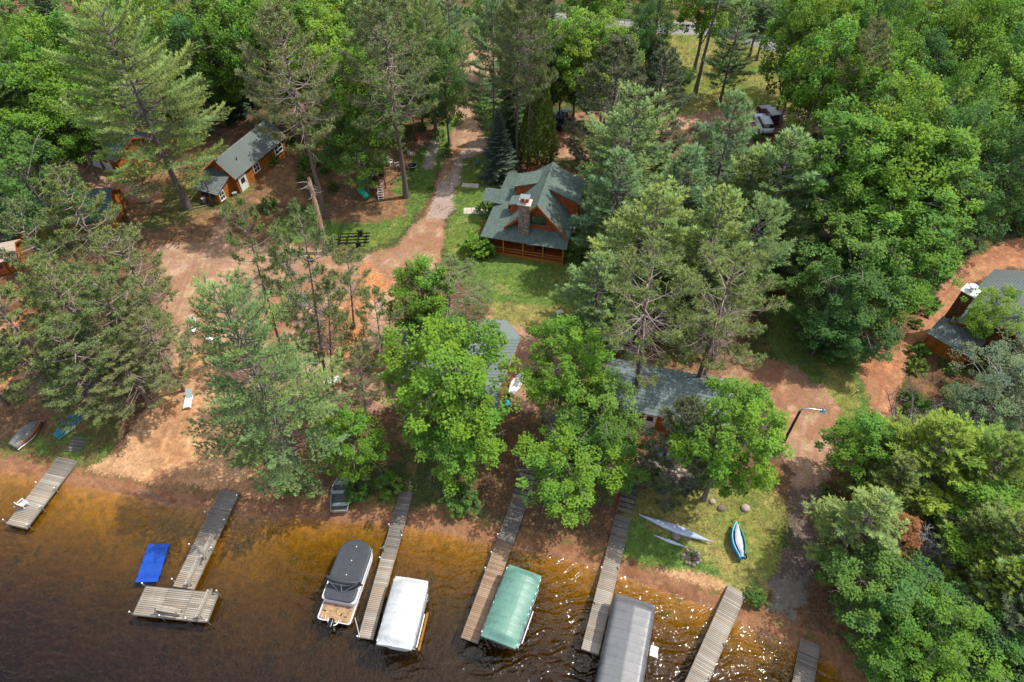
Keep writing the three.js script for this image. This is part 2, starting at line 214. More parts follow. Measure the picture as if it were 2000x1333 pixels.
{
  const axis = (a, b, step, far) => { const v = []; for (let x = a; x <= b + 1e-6; x += step) v.push(x); const out = [1, 3, 8, 20, 50, 120, 260, 600, 900]; return [...out.map((o) => a - o).reverse(), ...v, ...out.map((o) => b + o)]; };
  const xs = axis(X0, X1, 0.5), zs = axis(Z0, Z1, 0.5), W = xs.length, H = zs.length, hgt = new Float32Array(W * H), ss = new Float32Array(W * H);
  for (let j = 0; j < H; j++) for (let i = 0; i < W; i++) { const inside = xs[i] >= X0 && xs[i] <= X1 && zs[j] >= Z0 && zs[j] <= Z1, s = inside ? tint[1](xs[i], zs[j]) : shoreDist(xs[i], zs[j]); ss[j * W + i] = s; hgt[j * W + i] = heightFrom(s, xs[i], zs[j]); }
  const sets = {};
  for (let j = 0; j < H - 1; j++) for (let i = 0; i < W - 1; i++) {
    const cx = (xs[i] + xs[i + 1]) / 2, cz = (zs[j] + zs[j + 1]) / 2, s = (ss[j * W + i] + ss[j * W + W + i + 1]) / 2, far = cx < X0 || cx > X1 || cz < Z0 || cz > Z1;
    let k = far ? (s < 0 ? 'lake_bed' : 'ground') : kindAt(cx, cz, s, true)[0]; if (k === 'wet') k = 'beach';
    (sets[k] ??= []).push(j * W + i); if (scatterCells[k] && !far) scatterCells[k].push([cx, cz]);
  }
  const name = { needles: 'needle_litter', dirt_road: 'dirt_road', orange_path: 'path', mulch: 'mulch_bed', meadow: 'dry_grass_field', dark_gravel: 'gravel_track', concrete_ramp: 'boat_ramp', highway: 'road', gravel_lot: 'parking_strip' };
  const label = { ground: 'brown and green forest floor under the trees', lawn: 'green mown lawn around the log house and beside the beach', meadow: 'yellow green dry grass of the clearing and lakeside', dirt_road: 'pinkish tan dirt road winding between the cabins', driveway: 'grey cracked asphalt driveway left of the log house', beach: 'orange tan sand beach and wet sand along the waterline', mulch: 'bright orange mulch ground behind the lakeside pines', orange_path: 'orange earth path past the right edge cabin', needles: 'brown pine needle litter under the pines', dark_gravel: 'dark gravel track down to the boat ramp', concrete_ramp: 'grey concrete boat ramp at the right of the shore', highway: 'pale grey road behind the trees at the top', gravel_lot: 'grey gravel parking strip beside the dirt road', rough_grass: [116, 108, 56], rough_grass: 'patchy brown and green grass beside the upturned rowboats', lake_bed: 'sandy lake bed under the brown water' };
  for (const [k, cells] of Object.entries(sets)) {
    const map = new Map(), pos = [], uv = [], idx = [];
    const at = (n) => { if (map.has(n)) return map.get(n); const i = n % W, j = (n / W) | 0; pos.push(xs[i], hgt[n], zs[j]); uv.push((xs[i] - X0) / (X1 - X0), (zs[j] - Z0) / (Z1 - Z0)); map.set(n, pos.length / 3 - 1); return pos.length / 3 - 1; };
    for (const n of cells) { const a = at(n), b = at(n + 1), c = at(n + W), e = at(n + W + 1); idx.push(a, c, b, b, c, e); }
    const g = new THREE.BufferGeometry(); g.setAttribute('position', new THREE.Float32BufferAttribute(pos, 3)); g.setAttribute('uv', new THREE.Float32BufferAttribute(uv, 2)); g.setIndex(idx); g.computeVertexNormals();
    struct(name[k] ?? k, g, soil, label[k]);
  }
}
// the lake: a rippled surface, and tea-brown water below it that takes up light with depth
// ripple heights in metres over 84 x 42 m of lake; the wind reaches the water on the right more than the sheltered left
const rippleTex = (() => {
  const W = 2048, H = 1024, d = new Float32Array(W * H);
  for (let j = 0; j < H; j++) for (let i = 0; i < W; i++) {
    const x = -42 + 84 * (i + 0.5) / W, z = -34 + 42 * (j + 0.5) / H, wind = 0.14 + 0.86 * sstep(-12, 15, x + 0.3 * z + 6 + 9 * (fbm(x * 0.13, z * 0.2, 2) - 0.5)), gust = 0.7 + 0.7 * sstep(0.34, 0.64, fbm(x * 0.22 + 5, z * 0.42 + 2, 3));
    const wx = 2.6 * (fbm(x * 0.35, z * 0.5, 2) - 0.5), wz = 2.2 * (fbm(x * 0.3 + 40, z * 0.45, 2) - 0.5); let q = 0;
    for (const [kx, kz, A, p] of [[1.1, 6.3, 1, 0], [-0.9, 7.9, 0.7, 1.3], [2.0, 9.6, 0.5, 2.2], [-2.9, 12.2, 0.32, 0.5], [4.6, 15.0, 0.22, 3.3]]) q += A * Math.sin(kx * (x + wz) + kz * (z + wx * 0.5) + p + 2.4 * wx);
    d[j * W + i] = wind * (0.034 * gust * q + 0.05 * (fbm(x * 3.1, z * 4.6, 2) - 0.5)) + 0.018 * (fbm(x * 6 + 9, z * 8, 1) - 0.5) * (0.3 + wind);
  }
  const t = new THREE.DataTexture(d, W, H, THREE.RedFormat, THREE.FloatType); t.magFilter = THREE.LinearFilter; t.wrapS = t.wrapT = THREE.MirroredRepeatWrapping; t.needsUpdate = true; return t;
})();
// the finest wavelets, 4 m to the tile
const fineTex = tex(512, 512, (x, y) => { const hgt = (i, j) => { const u = i / 512, v = j / 512; return 0.7 * tfbm(u, v, 14, 2) + 0.3 * tfbm(u + 0.4, v + 0.2, 40, 2); }, dx = hgt(x + 1, y) - hgt(x - 1, y), dy = hgt(x, y + 1) - hgt(x, y - 1); return [clamp(128 - 2200 * dx, 0, 255), clamp(128 - 2200 * dy, 0, 255), 235]; }, false);
fineTex.repeat.set(21, 10.5);
const waterSkin = new THREE.MeshPhysicalMaterial({ color: '#ffffff', roughness: 0.06, transmission: 1, thickness: 0, ior: 1.45, bumpMap: rippleTex, bumpScale: 1.0, normalMap: fineTex, normalScale: new THREE.Vector2(0.18, 0.18) });
{ const g = new THREE.PlaneGeometry(1500, 700, 1, 1).rotateX(-PI / 2).translate(0, 0, 350 - 60); const uv = g.attributes.uv, p = g.attributes.position; for (let i = 0; i < 4; i++) uv.setXY(i, (p.getX(i) + 42) / 84, (p.getZ(i) + 34) / 42); struct('water', g, waterSkin, 'dark brown lake water with small ripples and sun glitter').castShadow = false; }
const waterBody = new THREE.MeshPhysicalMaterial({ color: '#4a2a10', roughness: 1, transparent: true, opacity: 0.02, thickness: 3, attenuationColor: lin(0.39, 0.375, 0.014), attenuationDistance: 1.0, side: THREE.DoubleSide });
struct('lake_water', box(1500, 8, 700, 0, -4.02, 290), waterBody, 'tea brown lake water below the surface').castShadow = false;
// ---------- vegetation ----------
class Buf {
  constructor() { this.p = []; this.n = []; this.c = []; }
  vert(v, n, c) { this.p.push(v.x, v.y, v.z); this.n.push(n.x, n.y, n.z); this.c.push(c[0], c[1], c[2]); }
  tri(a, b, c, col, soft = 0) { const n = V(b.x - a.x, b.y - a.y, b.z - a.z).cross(V(c.x - a.x, c.y - a.y, c.z - a.z)).normalize(); if (soft && n.y < 0) { n.negate(); [b, c] = [c, b]; } if (soft) { n.y += soft; n.normalize(); } this.vert(a, n, col); this.vert(b, n, col); this.vert(c, n, col); }
  // a leaf (or a small spray of leaves): two facets folded along the midrib, lying along t with its face towards n
  leaf(o, t, n, len, wid, col) {
    const s = V(0, 0, 0).crossVectors(t, n).normalize(), f = V(0, 0, 0).crossVectors(s, t);
    const tip = o.clone().addScaledVector(t, len).addScaledVector(f, -len * 0.12), m = o.clone().addScaledVector(t, len * 0.45);
    const l = m.clone().addScaledVector(s, wid / 2).addScaledVector(f, -wid * 0.14), r = m.clone().addScaledVector(s, -wid / 2).addScaledVector(f, -wid * 0.14);
    this.tri(o, l, tip, col, 0.35); this.tri(o, tip, r, col, 0.35);
  }
  needle(o, d, len, wid, side, col) { const m = o.clone().addScaledVector(d, len * 0.4); this.tri(m.clone().addScaledVector(side, wid / 2), o.clone().addScaledVector(d, len), m.clone().addScaledVector(side, -wid / 2), col, 0.6); this.tri(m.clone().addScaledVector(side, -wid / 2), o, m.clone().addScaledVector(side, wid / 2), col, 0.6); }
  tube(pts, rad, sides, col) {
    const rings = []; let ref = Math.abs(pts[1].x - pts[0].x) + Math.abs(pts[1].z - pts[0].z) < 1e-3 ? V(1, 0, 0) : V(0, 1, 0);
    for (let i = 0; i < pts.length; i++) {
      const d = V(0, 0, 0).subVectors(pts[Math.min(i + 1, pts.length - 1)], pts[Math.max(i - 1, 0)]).normalize(); if (Math.abs(d.dot(ref)) > 0.95) ref = Math.abs(d.y) > 0.7 ? V(1, 0, 0) : V(0, 1, 0);
      const u = V(0, 0, 0).crossVectors(d, ref).normalize(), v = V(0, 0, 0).crossVectors(u, d), r = [];
      for (let k = 0; k < sides; k++) { const a = k / sides * 2 * PI, n = V(0, 0, 0).addScaledVector(u, Math.cos(a)).addScaledVector(v, Math.sin(a)); r.push([pts[i].clone().addScaledVector(n, rad[i]), n]); }
      rings.push(r);
    }
    for (let i = 0; i < pts.length - 1; i++) for (let k = 0; k < sides; k++) { const a = rings[i][k], b = rings[i][(k + 1) % sides], c = rings[i + 1][k], d = rings[i + 1][(k + 1) % sides]; for (const q of [a, c, b, b, c, d]) this.vert(q[0], q[1], col); }
  }
  geo() { const g = new THREE.BufferGeometry(); g.setAttribute('position', new THREE.Float32BufferAttribute(this.p, 3)); g.setAttribute('normal', new THREE.Float32BufferAttribute(this.n, 3)); g.setAttribute('color', new THREE.Float32BufferAttribute(this.c, 3)); return g; }
}
const dirOf = (az, el) => V(Math.cos(az) * Math.cos(el), Math.sin(el), Math.sin(az) * Math.cos(el));
const rdir = (r) => { const z = r() * 2 - 1, a = r() * 2 * PI, s = Math.sqrt(1 - z * z); return V(s * Math.cos(a), z, s * Math.sin(a)); };
const up = V(0, 1, 0);
const tone = (r, a = 0.3, warm = 0.18) => { const v = 1 - a / 2 + a * r(), w = warm * (r() - 0.5); return [v * (1 + w), v * (1 + w * 0.3), v * (1 - w)]; };
function stem(buf, r, H, r0, top, sides = 8, wob = 0.01, col = [1, 1, 1]) { const n = 10, pts = [], rad = []; let x = 0, z = 0; for (let i = 0; i <= n; i++) { const t = i / n; pts.push(V(x, t * H - (i ? 0 : 0.3), z)); rad.push(lerp(r0, top, Math.pow(t, 0.85)) * (i === 0 ? 1.35 : 1)); x += (r() - 0.5) * H * wob; z += (r() - 0.5) * H * wob; } buf.tube(pts, rad, sides, col); return (y) => { const u = clamp(y / H, 0, 0.9999) * n, i = u | 0; return pts[i].clone().lerp(pts[i + 1], u - i); }; }
// broad-leaved tree: limbs to lobes, each lobe a heap of leaf clumps with gaps between
function broadleaf(seed, o = {}) {
  const { H = 14, R = 4.6, lobes = 14, clumps = 10, leaves = 105, size = 0.25, base = 0.28, flat = 0.75, spread = 0.42 } = o, r = RNG(seed), W = new Buf(), C = new Buf();
  const axis = stem(W, r, H * 0.82, H * 0.016, H * 0.004, 8, 0.012);
  const cy = lerp(base, 1, 0.52) * H, hy = (1 - base) * H * 0.5;
  for (let i = 0; i < lobes; i++) {
    const t = (i + 0.5) / lobes, el = Math.asin(clamp(2 * t - 1 + 0.25 * (r() - 0.5), -0.95, 0.98)), az = i * 2.4 + r() * 0.9, k = 0.62 + 0.22 * r(), c = axis(cy * 0.9).setY(cy).add(V(Math.cos(az) * Math.cos(el) * R * k, Math.sin(el) * hy * k, Math.sin(az) * Math.cos(el) * R * k));
    const s = axis(Math.max(H * 0.2, c.y - R * (0.5 + 0.4 * r()))), mid = s.clone().lerp(c, 0.55).add(V(0, 0.08 * R, 0)), lr = R * spread * (0.75 + 0.5 * r()), lt = tone(r, 0.40, 0.34);
    W.tube([s, mid, c], [H * 0.006, H * 0.004, H * 0.0015], 5, [1, 1, 1]);
    for (let j = 0; j < clumps; j++) {
      const d = rdir(r); d.y = d.y * 0.8 + 0.15; const q = c.clone().addScaledVector(d, lr * Math.cbrt(0.25 + 0.75 * r())), cr = R * (0.10 + 0.10 * r()), out = q.clone().sub(V(0, cy - hy * 0.4, 0)).normalize(), ct = tone(r, 0.18, 0.1).map((v, n) => v * lt[n]);
      if (j % 2 === 0) W.tube([c, c.clone().lerp(q, 0.5).add(V(0, -0.1, 0)), q], [H * 0.0018, H * 0.0013, H * 0.0007], 3, [1, 1, 1]);
      for (let l = 0; l < leaves; l++) {
        const e = rdir(r); const rad = cr * Math.cbrt(0.1 + 0.9 * r()); const p = q.clone().add(V(e.x * rad, e.y * rad * flat, e.z * rad));
        const n = up.clone().multiplyScalar(0.75).addScaledVector(out, 0.35).addScaledVector(rdir(r), 0.75).normalize(), tdir = rdir(r).addScaledVector(out, 0.5).addScaledVector(up, -0.25); tdir.addScaledVector(n, -tdir.dot(n)).normalize();
        const v = 0.86 + 0.28 * r(), sz = size * (0.45 + 1.0 * r()); C.leaf(p, tdir, n, sz, sz * 0.72, ct.map((a) => a * v));
      }
    }
  }
  for (let i = 0; i < 9; i++) { const az = r() * 6.283, el = -0.35 + 1.3 * r(), d = dirOf(az, el), s = axis(H * (0.35 + 0.35 * r())), e = s.clone().add(V(d.x * R * 1.02, d.y * hy, d.z * R * 1.02)), m = s.clone().lerp(e, 0.6).add(V(0, 0.3, 0)); W.tube([s, m, e], [H * 0.004, H * 0.0024, H * 0.0007], 4, [1.9, 1.9, 1.9]); for (let q = 0; q < 4; q++) W.tube([m.clone().lerp(e, 0.25 * q), m.clone().lerp(e, 0.25 * q + 0.3).addScaledVector(rdir(r), R * 0.16)], [H * 0.0011, H * 0.0005], 3, [1.9, 1.9, 1.9]); }
  return { trunk: W.geo(), crown: C.geo(), H, R };
}
// soft-needled white pine: separate tiers of long boughs whose outer halves carry flat plumes, turned up at the tips
function whitePine(seed, o = {}) {
  const { H = 18, R = 4.4, clear = 0.16, tiers = 18, per = 6, tuft = 8, gap = 0.12, fine = 1 } = o, r = RNG(seed), W = new Buf(), C = new Buf(), axis = stem(W, r, H * 0.985, H * 0.016, 0.02, 8, 0.006);
  for (let i = 0; i < tiers; i++) {
    const t = (i + 0.35 * r()) / tiers, y = H * lerp(clear, 0.985, Math.pow(t, 0.9)), prof = (0.66 + 0.34 * sstep(0, 0.25, t)) * Math.pow(1 - t, 0.62) + 0.08, n = per + (r() < 0.4 ? 1 : 0), a0 = r() * 6.28;
    for (let j = 0; j < n; j++) {
      if (r() < gap) continue;
      const az = a0 + j / n * 2 * PI + 0.6 * (r() - 0.5), L = R * prof * (0.62 + 0.6 * r()), el = lerp(-0.02, 0.85, t * t) + 0.22 * (r() - 0.5), d = dirOf(az, el), b = axis(y), side = V(-d.z, 0, d.x).normalize(), bt = tone(r, 0.3, 0.22);
      const at = (s) => b.clone().addScaledVector(d, L * s).add(V(0, L * (0.24 * s * s * s - 0.10 * s), 0));
      W.tube([b, at(0.4), at(0.75), at(0.98)], [0.04 + 0.012 * L, 0.035, 0.024, 0.01], 4, [1.1, 1.1, 1.1]);
      const k = Math.max(3, Math.round(L * 2.9));
      for (let s = 0; s < k; s++) {
        const u = lerp(0.34, 1, Math.pow((s + r()) / k, 0.8)), sgn = s % 2 ? 1 : -1, w = L * 0.40 * (1.12 - u * 0.8) * (0.5 + 0.8 * r()), sd = d.clone().multiplyScalar(0.95).addScaledVector(side, sgn * (0.6 + 0.5 * r())).normalize(), root = at(u), m = 1 + Math.round(w * 3.4);
        if (w > 0.4) W.tube([root, root.clone().addScaledVector(sd, w)], [0.018, 0.007], 3, [1.2, 1.2, 1.2]);
        for (let q = 0; q <= m; q++) {
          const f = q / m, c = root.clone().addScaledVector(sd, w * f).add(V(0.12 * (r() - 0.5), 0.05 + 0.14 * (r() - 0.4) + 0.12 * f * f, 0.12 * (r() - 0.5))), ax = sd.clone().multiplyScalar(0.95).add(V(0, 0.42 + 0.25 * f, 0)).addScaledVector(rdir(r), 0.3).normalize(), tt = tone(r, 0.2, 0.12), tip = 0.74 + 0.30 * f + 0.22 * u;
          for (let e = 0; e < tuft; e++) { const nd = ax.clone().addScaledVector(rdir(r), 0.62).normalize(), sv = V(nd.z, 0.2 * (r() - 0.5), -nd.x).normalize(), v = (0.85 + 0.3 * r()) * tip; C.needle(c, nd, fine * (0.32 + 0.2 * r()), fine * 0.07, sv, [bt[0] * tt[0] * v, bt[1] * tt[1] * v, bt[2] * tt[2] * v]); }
        }
      }
    }
  }
  return { trunk: W.geo(), crown: C.geo(), H, R };
}
// red pine: long bare trunk, arching bare twigs that end in pom-poms of long needles
function redPine(seed, o = {}) {
  const { H = 20, R = 3.6, clear = 0.42, boughs = 70, needles = 13, stubs = 14, len = 0.40 } = o, r = RNG(seed), W = new Buf(), C = new Buf(), axis = stem(W, r, H * 0.98, H * 0.0135, 0.03, 8, 0.008, [0.78, 0.70, 0.68]);
  const pom = (c, ax, tw) => { const tt = tone(r, 0.26, 0.16); for (let e = 0; e < needles; e++) { const nd = ax.clone().multiplyScalar(0.55).addScaledVector(rdir(r), 0.95).normalize(), sv = rdir(r).cross(nd).normalize(), v = (0.8 + 0.4 * r()) * tw; C.needle(c, nd, len * (0.75 + 0.45 * r()), 0.07, sv, [tt[0] * v, tt[1] * v, tt[2] * v]); } };
  for (let i = 0; i < boughs; i++) {
    const t = (i + r()) / boughs, y = H * lerp(clear, 0.975, t), prof = Math.pow(Math.sin(PI * clamp(lerp(0.30, 0.985, t))), 0.75), az = i * 2.39996 + 0.8 * r(), L = R * prof * (0.6 + 0.55 * r()) + 0.3, el = lerp(-0.12, 0.85, t * t) + 0.25 * (r() - 0.5), d = dirOf(az, el), b = axis(y), side = V(-d.z, 0, d.x).normalize(), sag = (0.10 + 0.18 * r()) * L * (1 - t), bend = (r() - 0.5) * 0.35 * L;
    const at = (s) => b.clone().addScaledVector(d, L * s).addScaledVector(side, bend * s * s).add(V(0, L * 0.22 * s * s * s - sag * Math.sin(PI * s * 0.8), 0));
    W.tube([b, at(0.25), at(0.5), at(0.75), at(1)], [0.05 + 0.008 * L, 0.042, 0.034, 0.025, 0.014], 4, [1.75, 1.72, 1.68]);
    const k = Math.round(4 + L * 2.6);
    for (let s = 0; s < k; s++) {
      const u = lerp(0.38, 1, Math.sqrt((s + r()) / k)), root = at(u), w = L * (0.10 + 0.24 * (1 - u)) + 0.35 * r(), sd = d.clone().multiplyScalar(0.7).addScaledVector(side, (s % 2 ? 1 : -1) * (0.4 + 0.8 * r())).add(V(0, 0.25 + 0.5 * r(), 0)).normalize(), end = root.clone().addScaledVector(sd, w);
      W.tube([root, root.clone().lerp(end, 0.5).add(V(0, -0.08 * w, 0)), end], [0.02, 0.016, 0.01], 3, [1.9, 1.86, 1.82]);
      pom(end, sd, 1); if (r() < 0.75) pom(root.clone().lerp(end, 0.62).addScaledVector(rdir(r), 0.12), sd, 0.9);
    }
    pom(at(1), d, 1.05);
  }
  for (let i = 0; i < stubs; i++) { const y = H * lerp(clear * 0.75, clear + 0.22, r()), d = dirOf(r() * 6.28, 0.15 - 0.4 * r()), b = axis(y), L = 0.5 + 2.9 * r() * R / 3.6 * (i % 3 ? 1 : 0.4), e = b.clone().addScaledVector(d, L); const m = b.clone().lerp(e, 0.5).add(V(0, 0.14 * L, 0)); W.tube([b, m, e], [0.035, 0.025, 0.01], 4, [2.1, 2.05, 2.0]); if (L > 1) for (let q = 0; q < 5; q++) W.tube([m.clone().lerp(q % 2 ? b : e, r() * 0.7), m.clone().lerp(e, r()).addScaledVector(rdir(r), 0.75)], [0.016, 0.007], 3, [2.1, 2.05, 2.0]); }
  return { trunk: W.geo(), crown: C.geo(), H, R };
}
// spruce or fir: a narrow cone of drooping boughs
function spruce(seed, o = {}) {
  const { H = 15, R = 2.4, tiers = 34, per = 8, droop = 0.32, pow = 0.9, low = 0.05 } = o, r = RNG(seed), W = new Buf(), C = new Buf(), axis = stem(W, r, H * 0.99, H * 0.013, 0.02, 7, 0.003);
  for (let i = 0; i < tiers; i++) { const t = (i + 0.4 * r()) / tiers, y = H * lerp(low, 0.985, t), L0 = R * Math.pow(1 - t, pow) + 0.12, a0 = r() * 6.28;
    for (let j = 0; j < per; j++) { const az = a0 + j / per * 6.283 + 0.5 * (r() - 0.5), L = L0 * (0.7 + 0.45 * r()), d = dirOf(az, lerp(-droop, 0.5, t)), b = axis(y), side = V(-d.z, 0, d.x).normalize(), bt = tone(r, 0.24, 0.1), at = (s) => b.clone().addScaledVector(d, L * s).add(V(0, 0.22 * L * s * s, 0)); W.tube([b, at(0.95)], [0.03, 0.008], 3, [1, 1, 1]);
      const k = Math.max(3, Math.round(L * 6.5)); for (let s = 0; s < k; s++) { const u = lerp(0.2, 1, (s + r()) / k), wd = 0.36 * L * (1.1 - u) + 0.12, v = 0.8 + 0.35 * r() * u; for (const g of [-1, 1]) { const td = d.clone().multiplyScalar(0.8).addScaledVector(side, g * 0.9).add(V(0, -0.1 + 0.2 * r(), 0)).normalize(); C.leaf(at(u), td, up.clone().addScaledVector(rdir(r), 0.45).normalize(), wd * (0.8 + 0.5 * r()) + 0.1, 0.15, bt.map((a) => a * v)); } C.leaf(at(u), d.clone().add(V(0, 0.5 * r(), 0)).normalize(), rdir(r).add(up).normalize(), 0.3, 0.13, bt.map((a) => a * v)); }
    } }
  return { trunk: W.geo(), crown: C.geo(), H, R };
}
function cedar(seed, o = {}) {
  const { H = 11, R = 2.6, n = 5200 } = o, r = RNG(seed), W = new Buf(), C = new Buf(); stem(W, r, H * 0.9, 0.17, 0.03, 7, 0.003);
  for (let i = 0; i < n; i++) { const t = Math.pow(r(), 1.15), y = H * (0.03 + 0.96 * t), az = r() * 6.283, lump = 0.86 + 0.22 * noise(az * 3.5 + seed, y * 1.1), rad = R * Math.pow(1 - t, 0.62) * lump * (0.80 + 0.22 * r()) * (0.72 + 0.28 * sstep(0, 0.18, t)), d = dirOf(az, 0), p = V(d.x * rad, y, d.z * rad), td = up.clone().addScaledVector(d, 0.55).addScaledVector(rdir(r), 0.35).normalize(), nn = d.clone().add(V(0, 0.35, 0)).addScaledVector(rdir(r), 0.55).normalize(); C.leaf(p, td, nn, 0.34 + 0.2 * r(), 0.2, tone(r, 0.36, 0.16)); }
  return { trunk: W.geo(), crown: C.geo(), H, R };
}
function bareTree(seed, o = {}) {
  const { H = 9, depth = 5, spread = 0.75, first = 0.25, bias = 0.1 } = o, r = RNG(seed), W = new Buf(), T = new Buf();
  const grow = (p, d, L, rad, n) => { const m = p.clone().addScaledVector(d, L * 0.5).addScaledVector(rdir(r), L * 0.06), e = p.clone().addScaledVector(d, L).addScaledVector(rdir(r), L * 0.1); rad = Math.max(rad, 0.022); (n > 2 ? W : T).tube([p, m, e], [rad, rad * 0.85, rad * 0.65], n > 2 ? 6 : 3, [1, 1, 1]); if (n <= 0) return; const k = n > 3 ? 3 : 2 + (r() < 0.6 ? 1 : 0); for (let i = 0; i < k; i++) { const f = i === 0 ? e : m.clone().lerp(e, r()); grow(f, d.clone().multiplyScalar(i === 0 ? 1 : 0.6).addScaledVector(rdir(r), i === 0 ? 0.35 : spread).add(V(0, bias, 0)).normalize(), L * (0.62 + 0.2 * r()), rad * (i === 0 ? 0.64 : 0.45), n - 1); } };
  grow(V(0, -0.2, 0), up, H * first, H * 0.022, depth); return { trunk: W.geo(), crown: T.geo(), H, R: H * 0.4 };
}
const SPECIES = {
  maple: [broadleaf(11), broadleaf(12, { lobes: 17, R: 5 }), broadleaf(13, { H: 16, R: 4.4, base: 0.2, lobes: 17 }), broadleaf(14, { H: 12, R: 5.2, base: 0.25, size: 0.24 })],
  oak: [broadleaf(21, { lobes: 16, clumps: 9, leaves: 95, size: 0.24, H: 16, R: 5.2, base: 0.16, spread: 0.36 }), broadleaf(22, { lobes: 15, clumps: 9, leaves: 100, size: 0.24, H: 15, R: 4.8, base: 0.12, spread: 0.4 })],
  poplar: [broadleaf(31, { lobes: 13, clumps: 10, leaves: 110, size: 0.17, H: 14, R: 4.4, base: 0.14, flat: 0.95, spread: 0.46 }), broadleaf(32, { lobes: 10, clumps: 8, leaves: 75, size: 0.2, H: 10, R: 3.6, base: 0.12, flat: 0.9 })],
  larch: [whitePine(41, { H: 14, R: 4.6, clear: 0.08, tuft: 9, gap: 0.08 })],
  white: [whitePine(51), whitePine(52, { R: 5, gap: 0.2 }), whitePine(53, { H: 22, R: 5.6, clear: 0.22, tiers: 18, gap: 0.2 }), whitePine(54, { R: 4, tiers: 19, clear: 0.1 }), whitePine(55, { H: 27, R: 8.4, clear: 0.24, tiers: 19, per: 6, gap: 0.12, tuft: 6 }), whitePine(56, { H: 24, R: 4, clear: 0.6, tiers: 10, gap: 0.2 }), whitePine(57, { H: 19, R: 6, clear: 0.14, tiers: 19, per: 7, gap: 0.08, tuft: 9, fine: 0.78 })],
  red: [redPine(61, { boughs: 58 }), redPine(62, { R: 4.2, boughs: 56, clear: 0.36 }), redPine(63, { H: 24, R: 4.3, clear: 0.48, boughs: 78, stubs: 30 }), redPine(64, { H: 15, R: 3.4, clear: 0.32, boughs: 44, stubs: 20 }), redPine(65, { H: 15, R: 3.4, clear: 0.34, boughs: 32, stubs: 34, needles: 12 }), redPine(66, { H: 20, R: 4.0, clear: 0.42, boughs: 34, stubs: 60, needles: 12 })],
  jack: [redPine(71, { H: 14, R: 2.7, clear: 0.1, boughs: 110, needles: 12, stubs: 2, len: 0.3 })],
  spruce: [spruce(81), spruce(82, { R: 2.9, H: 13, droop: 0.2 })],
  fir: [spruce(83, { H: 17, R: 3.6, tiers: 30, droop: 0.24, low: 0.08 })],
  cedar: [cedar(91)],
  dead: [bareTree(95), bareTree(96, { H: 8, depth: 7, spread: 0.95, first: 0.22 }), bareTree(97, { H: 7, depth: 7, spread: 1.1, first: 0.16, bias: -0.02 })],
};
const LEAF = { maple: [[0.125, 0.235, 0.026], [0.105, 0.21, 0.028], [0.165, 0.265, 0.032]], oak: [[0.085, 0.165, 0.034], [0.11, 0.20, 0.036], [0.066, 0.14, 0.034]], poplar: [[0.155, 0.205, 0.105], [0.18, 0.225, 0.115], [0.14, 0.20, 0.085]], larch: [[0.17, 0.24, 0.035], [0.13, 0.20, 0.035], [0.15, 0.19, 0.05]], white: [[0.155, 0.23, 0.08], [0.185, 0.25, 0.072], [0.13, 0.205, 0.085]], red: [[0.155, 0.195, 0.062], [0.135, 0.178, 0.064], [0.17, 0.192, 0.075]], jack: [[0.10, 0.12, 0.058], [0.115, 0.125, 0.05], [0.09, 0.12, 0.06]], spruce: [[0.055, 0.095, 0.05], [0.085, 0.125, 0.085], [0.05, 0.085, 0.045]], fir: [[0.06, 0.11, 0.05], [0.05, 0.095, 0.05], [0.075, 0.125, 0.05]], cedar: [[0.115, 0.15, 0.03], [0.10, 0.14, 0.03], [0.115, 0.15, 0.03]], dead: [[0.36, 0.33, 0.32], [0.30, 0.27, 0.26], [0.40, 0.37, 0.36]] };
const BARK = { maple: [0.17, 0.15, 0.135], oak: [0.13, 0.115, 0.10], poplar: [0.30, 0.29, 0.26], larch: [0.16, 0.13, 0.11], white: [0.14, 0.12, 0.11], red: [0.20, 0.155, 0.14], jack: [0.16, 0.13, 0.115], spruce: [0.12, 0.10, 0.09], fir: [0.12, 0.10, 0.09], cedar: [0.18, 0.13, 0.10], dead: [0.36, 0.33, 0.32] };
const leafMat = {}, barkMat = {};
for (const k of Object.keys(SPECIES)) {
  leafMat[k] = LEAF[k].map((c) => k === 'dead' ? std(lin(...c), { vertexColors: true, roughness: 0.9 }) : new THREE.MeshPhysicalMaterial({ color: lin(...c.map((v) => v * 1.3)), vertexColors: true, roughness: 0.8, specularIntensity: 0.25, transmission: ['maple', 'oak', 'poplar'].includes(k) ? 0.34 : 0.22, thickness: 0, side: THREE.DoubleSide }));
  barkMat[k] = std(lin(...BARK[k]), { vertexColors: true, roughness: 0.95 });
}
const NAME = { maple: 'maple_tree', oak: 'oak_tree', poplar: 'poplar_tree', larch: 'larch_tree', white: 'white_pine', red: 'red_pine', jack: 'jack_pine', spruce: 'spruce_tree', fir: 'fir_tree', cedar: 'cedar_tree', dead: 'dead_tree' };
let treeCount = 0;
function tree(kind, base, H, R, label, o = {}) {
  const list = SPECIES[kind], n = treeCount++, proto = list[(o.form ?? n) % list.length], t = o.tint ?? (n * 7) % 3;
  const g = thing(NAME[kind], label, 'tree', base, (o.turn ?? (n * 2.39996) % 6.283), o.group), s = H / proto.H, w = R ? R / proto.R : s;
  g.scale.set(w, s, w); if (o.lean) g.quaternion.premultiply(new THREE.Quaternion().setFromUnitVectors(up, V(o.lean[0], 1, o.lean[1]).normalize()));
  part(g, 'trunk', proto.trunk, barkMat[kind]); part(g, kind === 'dead' ? 'twigs' : 'crown', proto.crown, leafMat[kind][t]); return g;
}
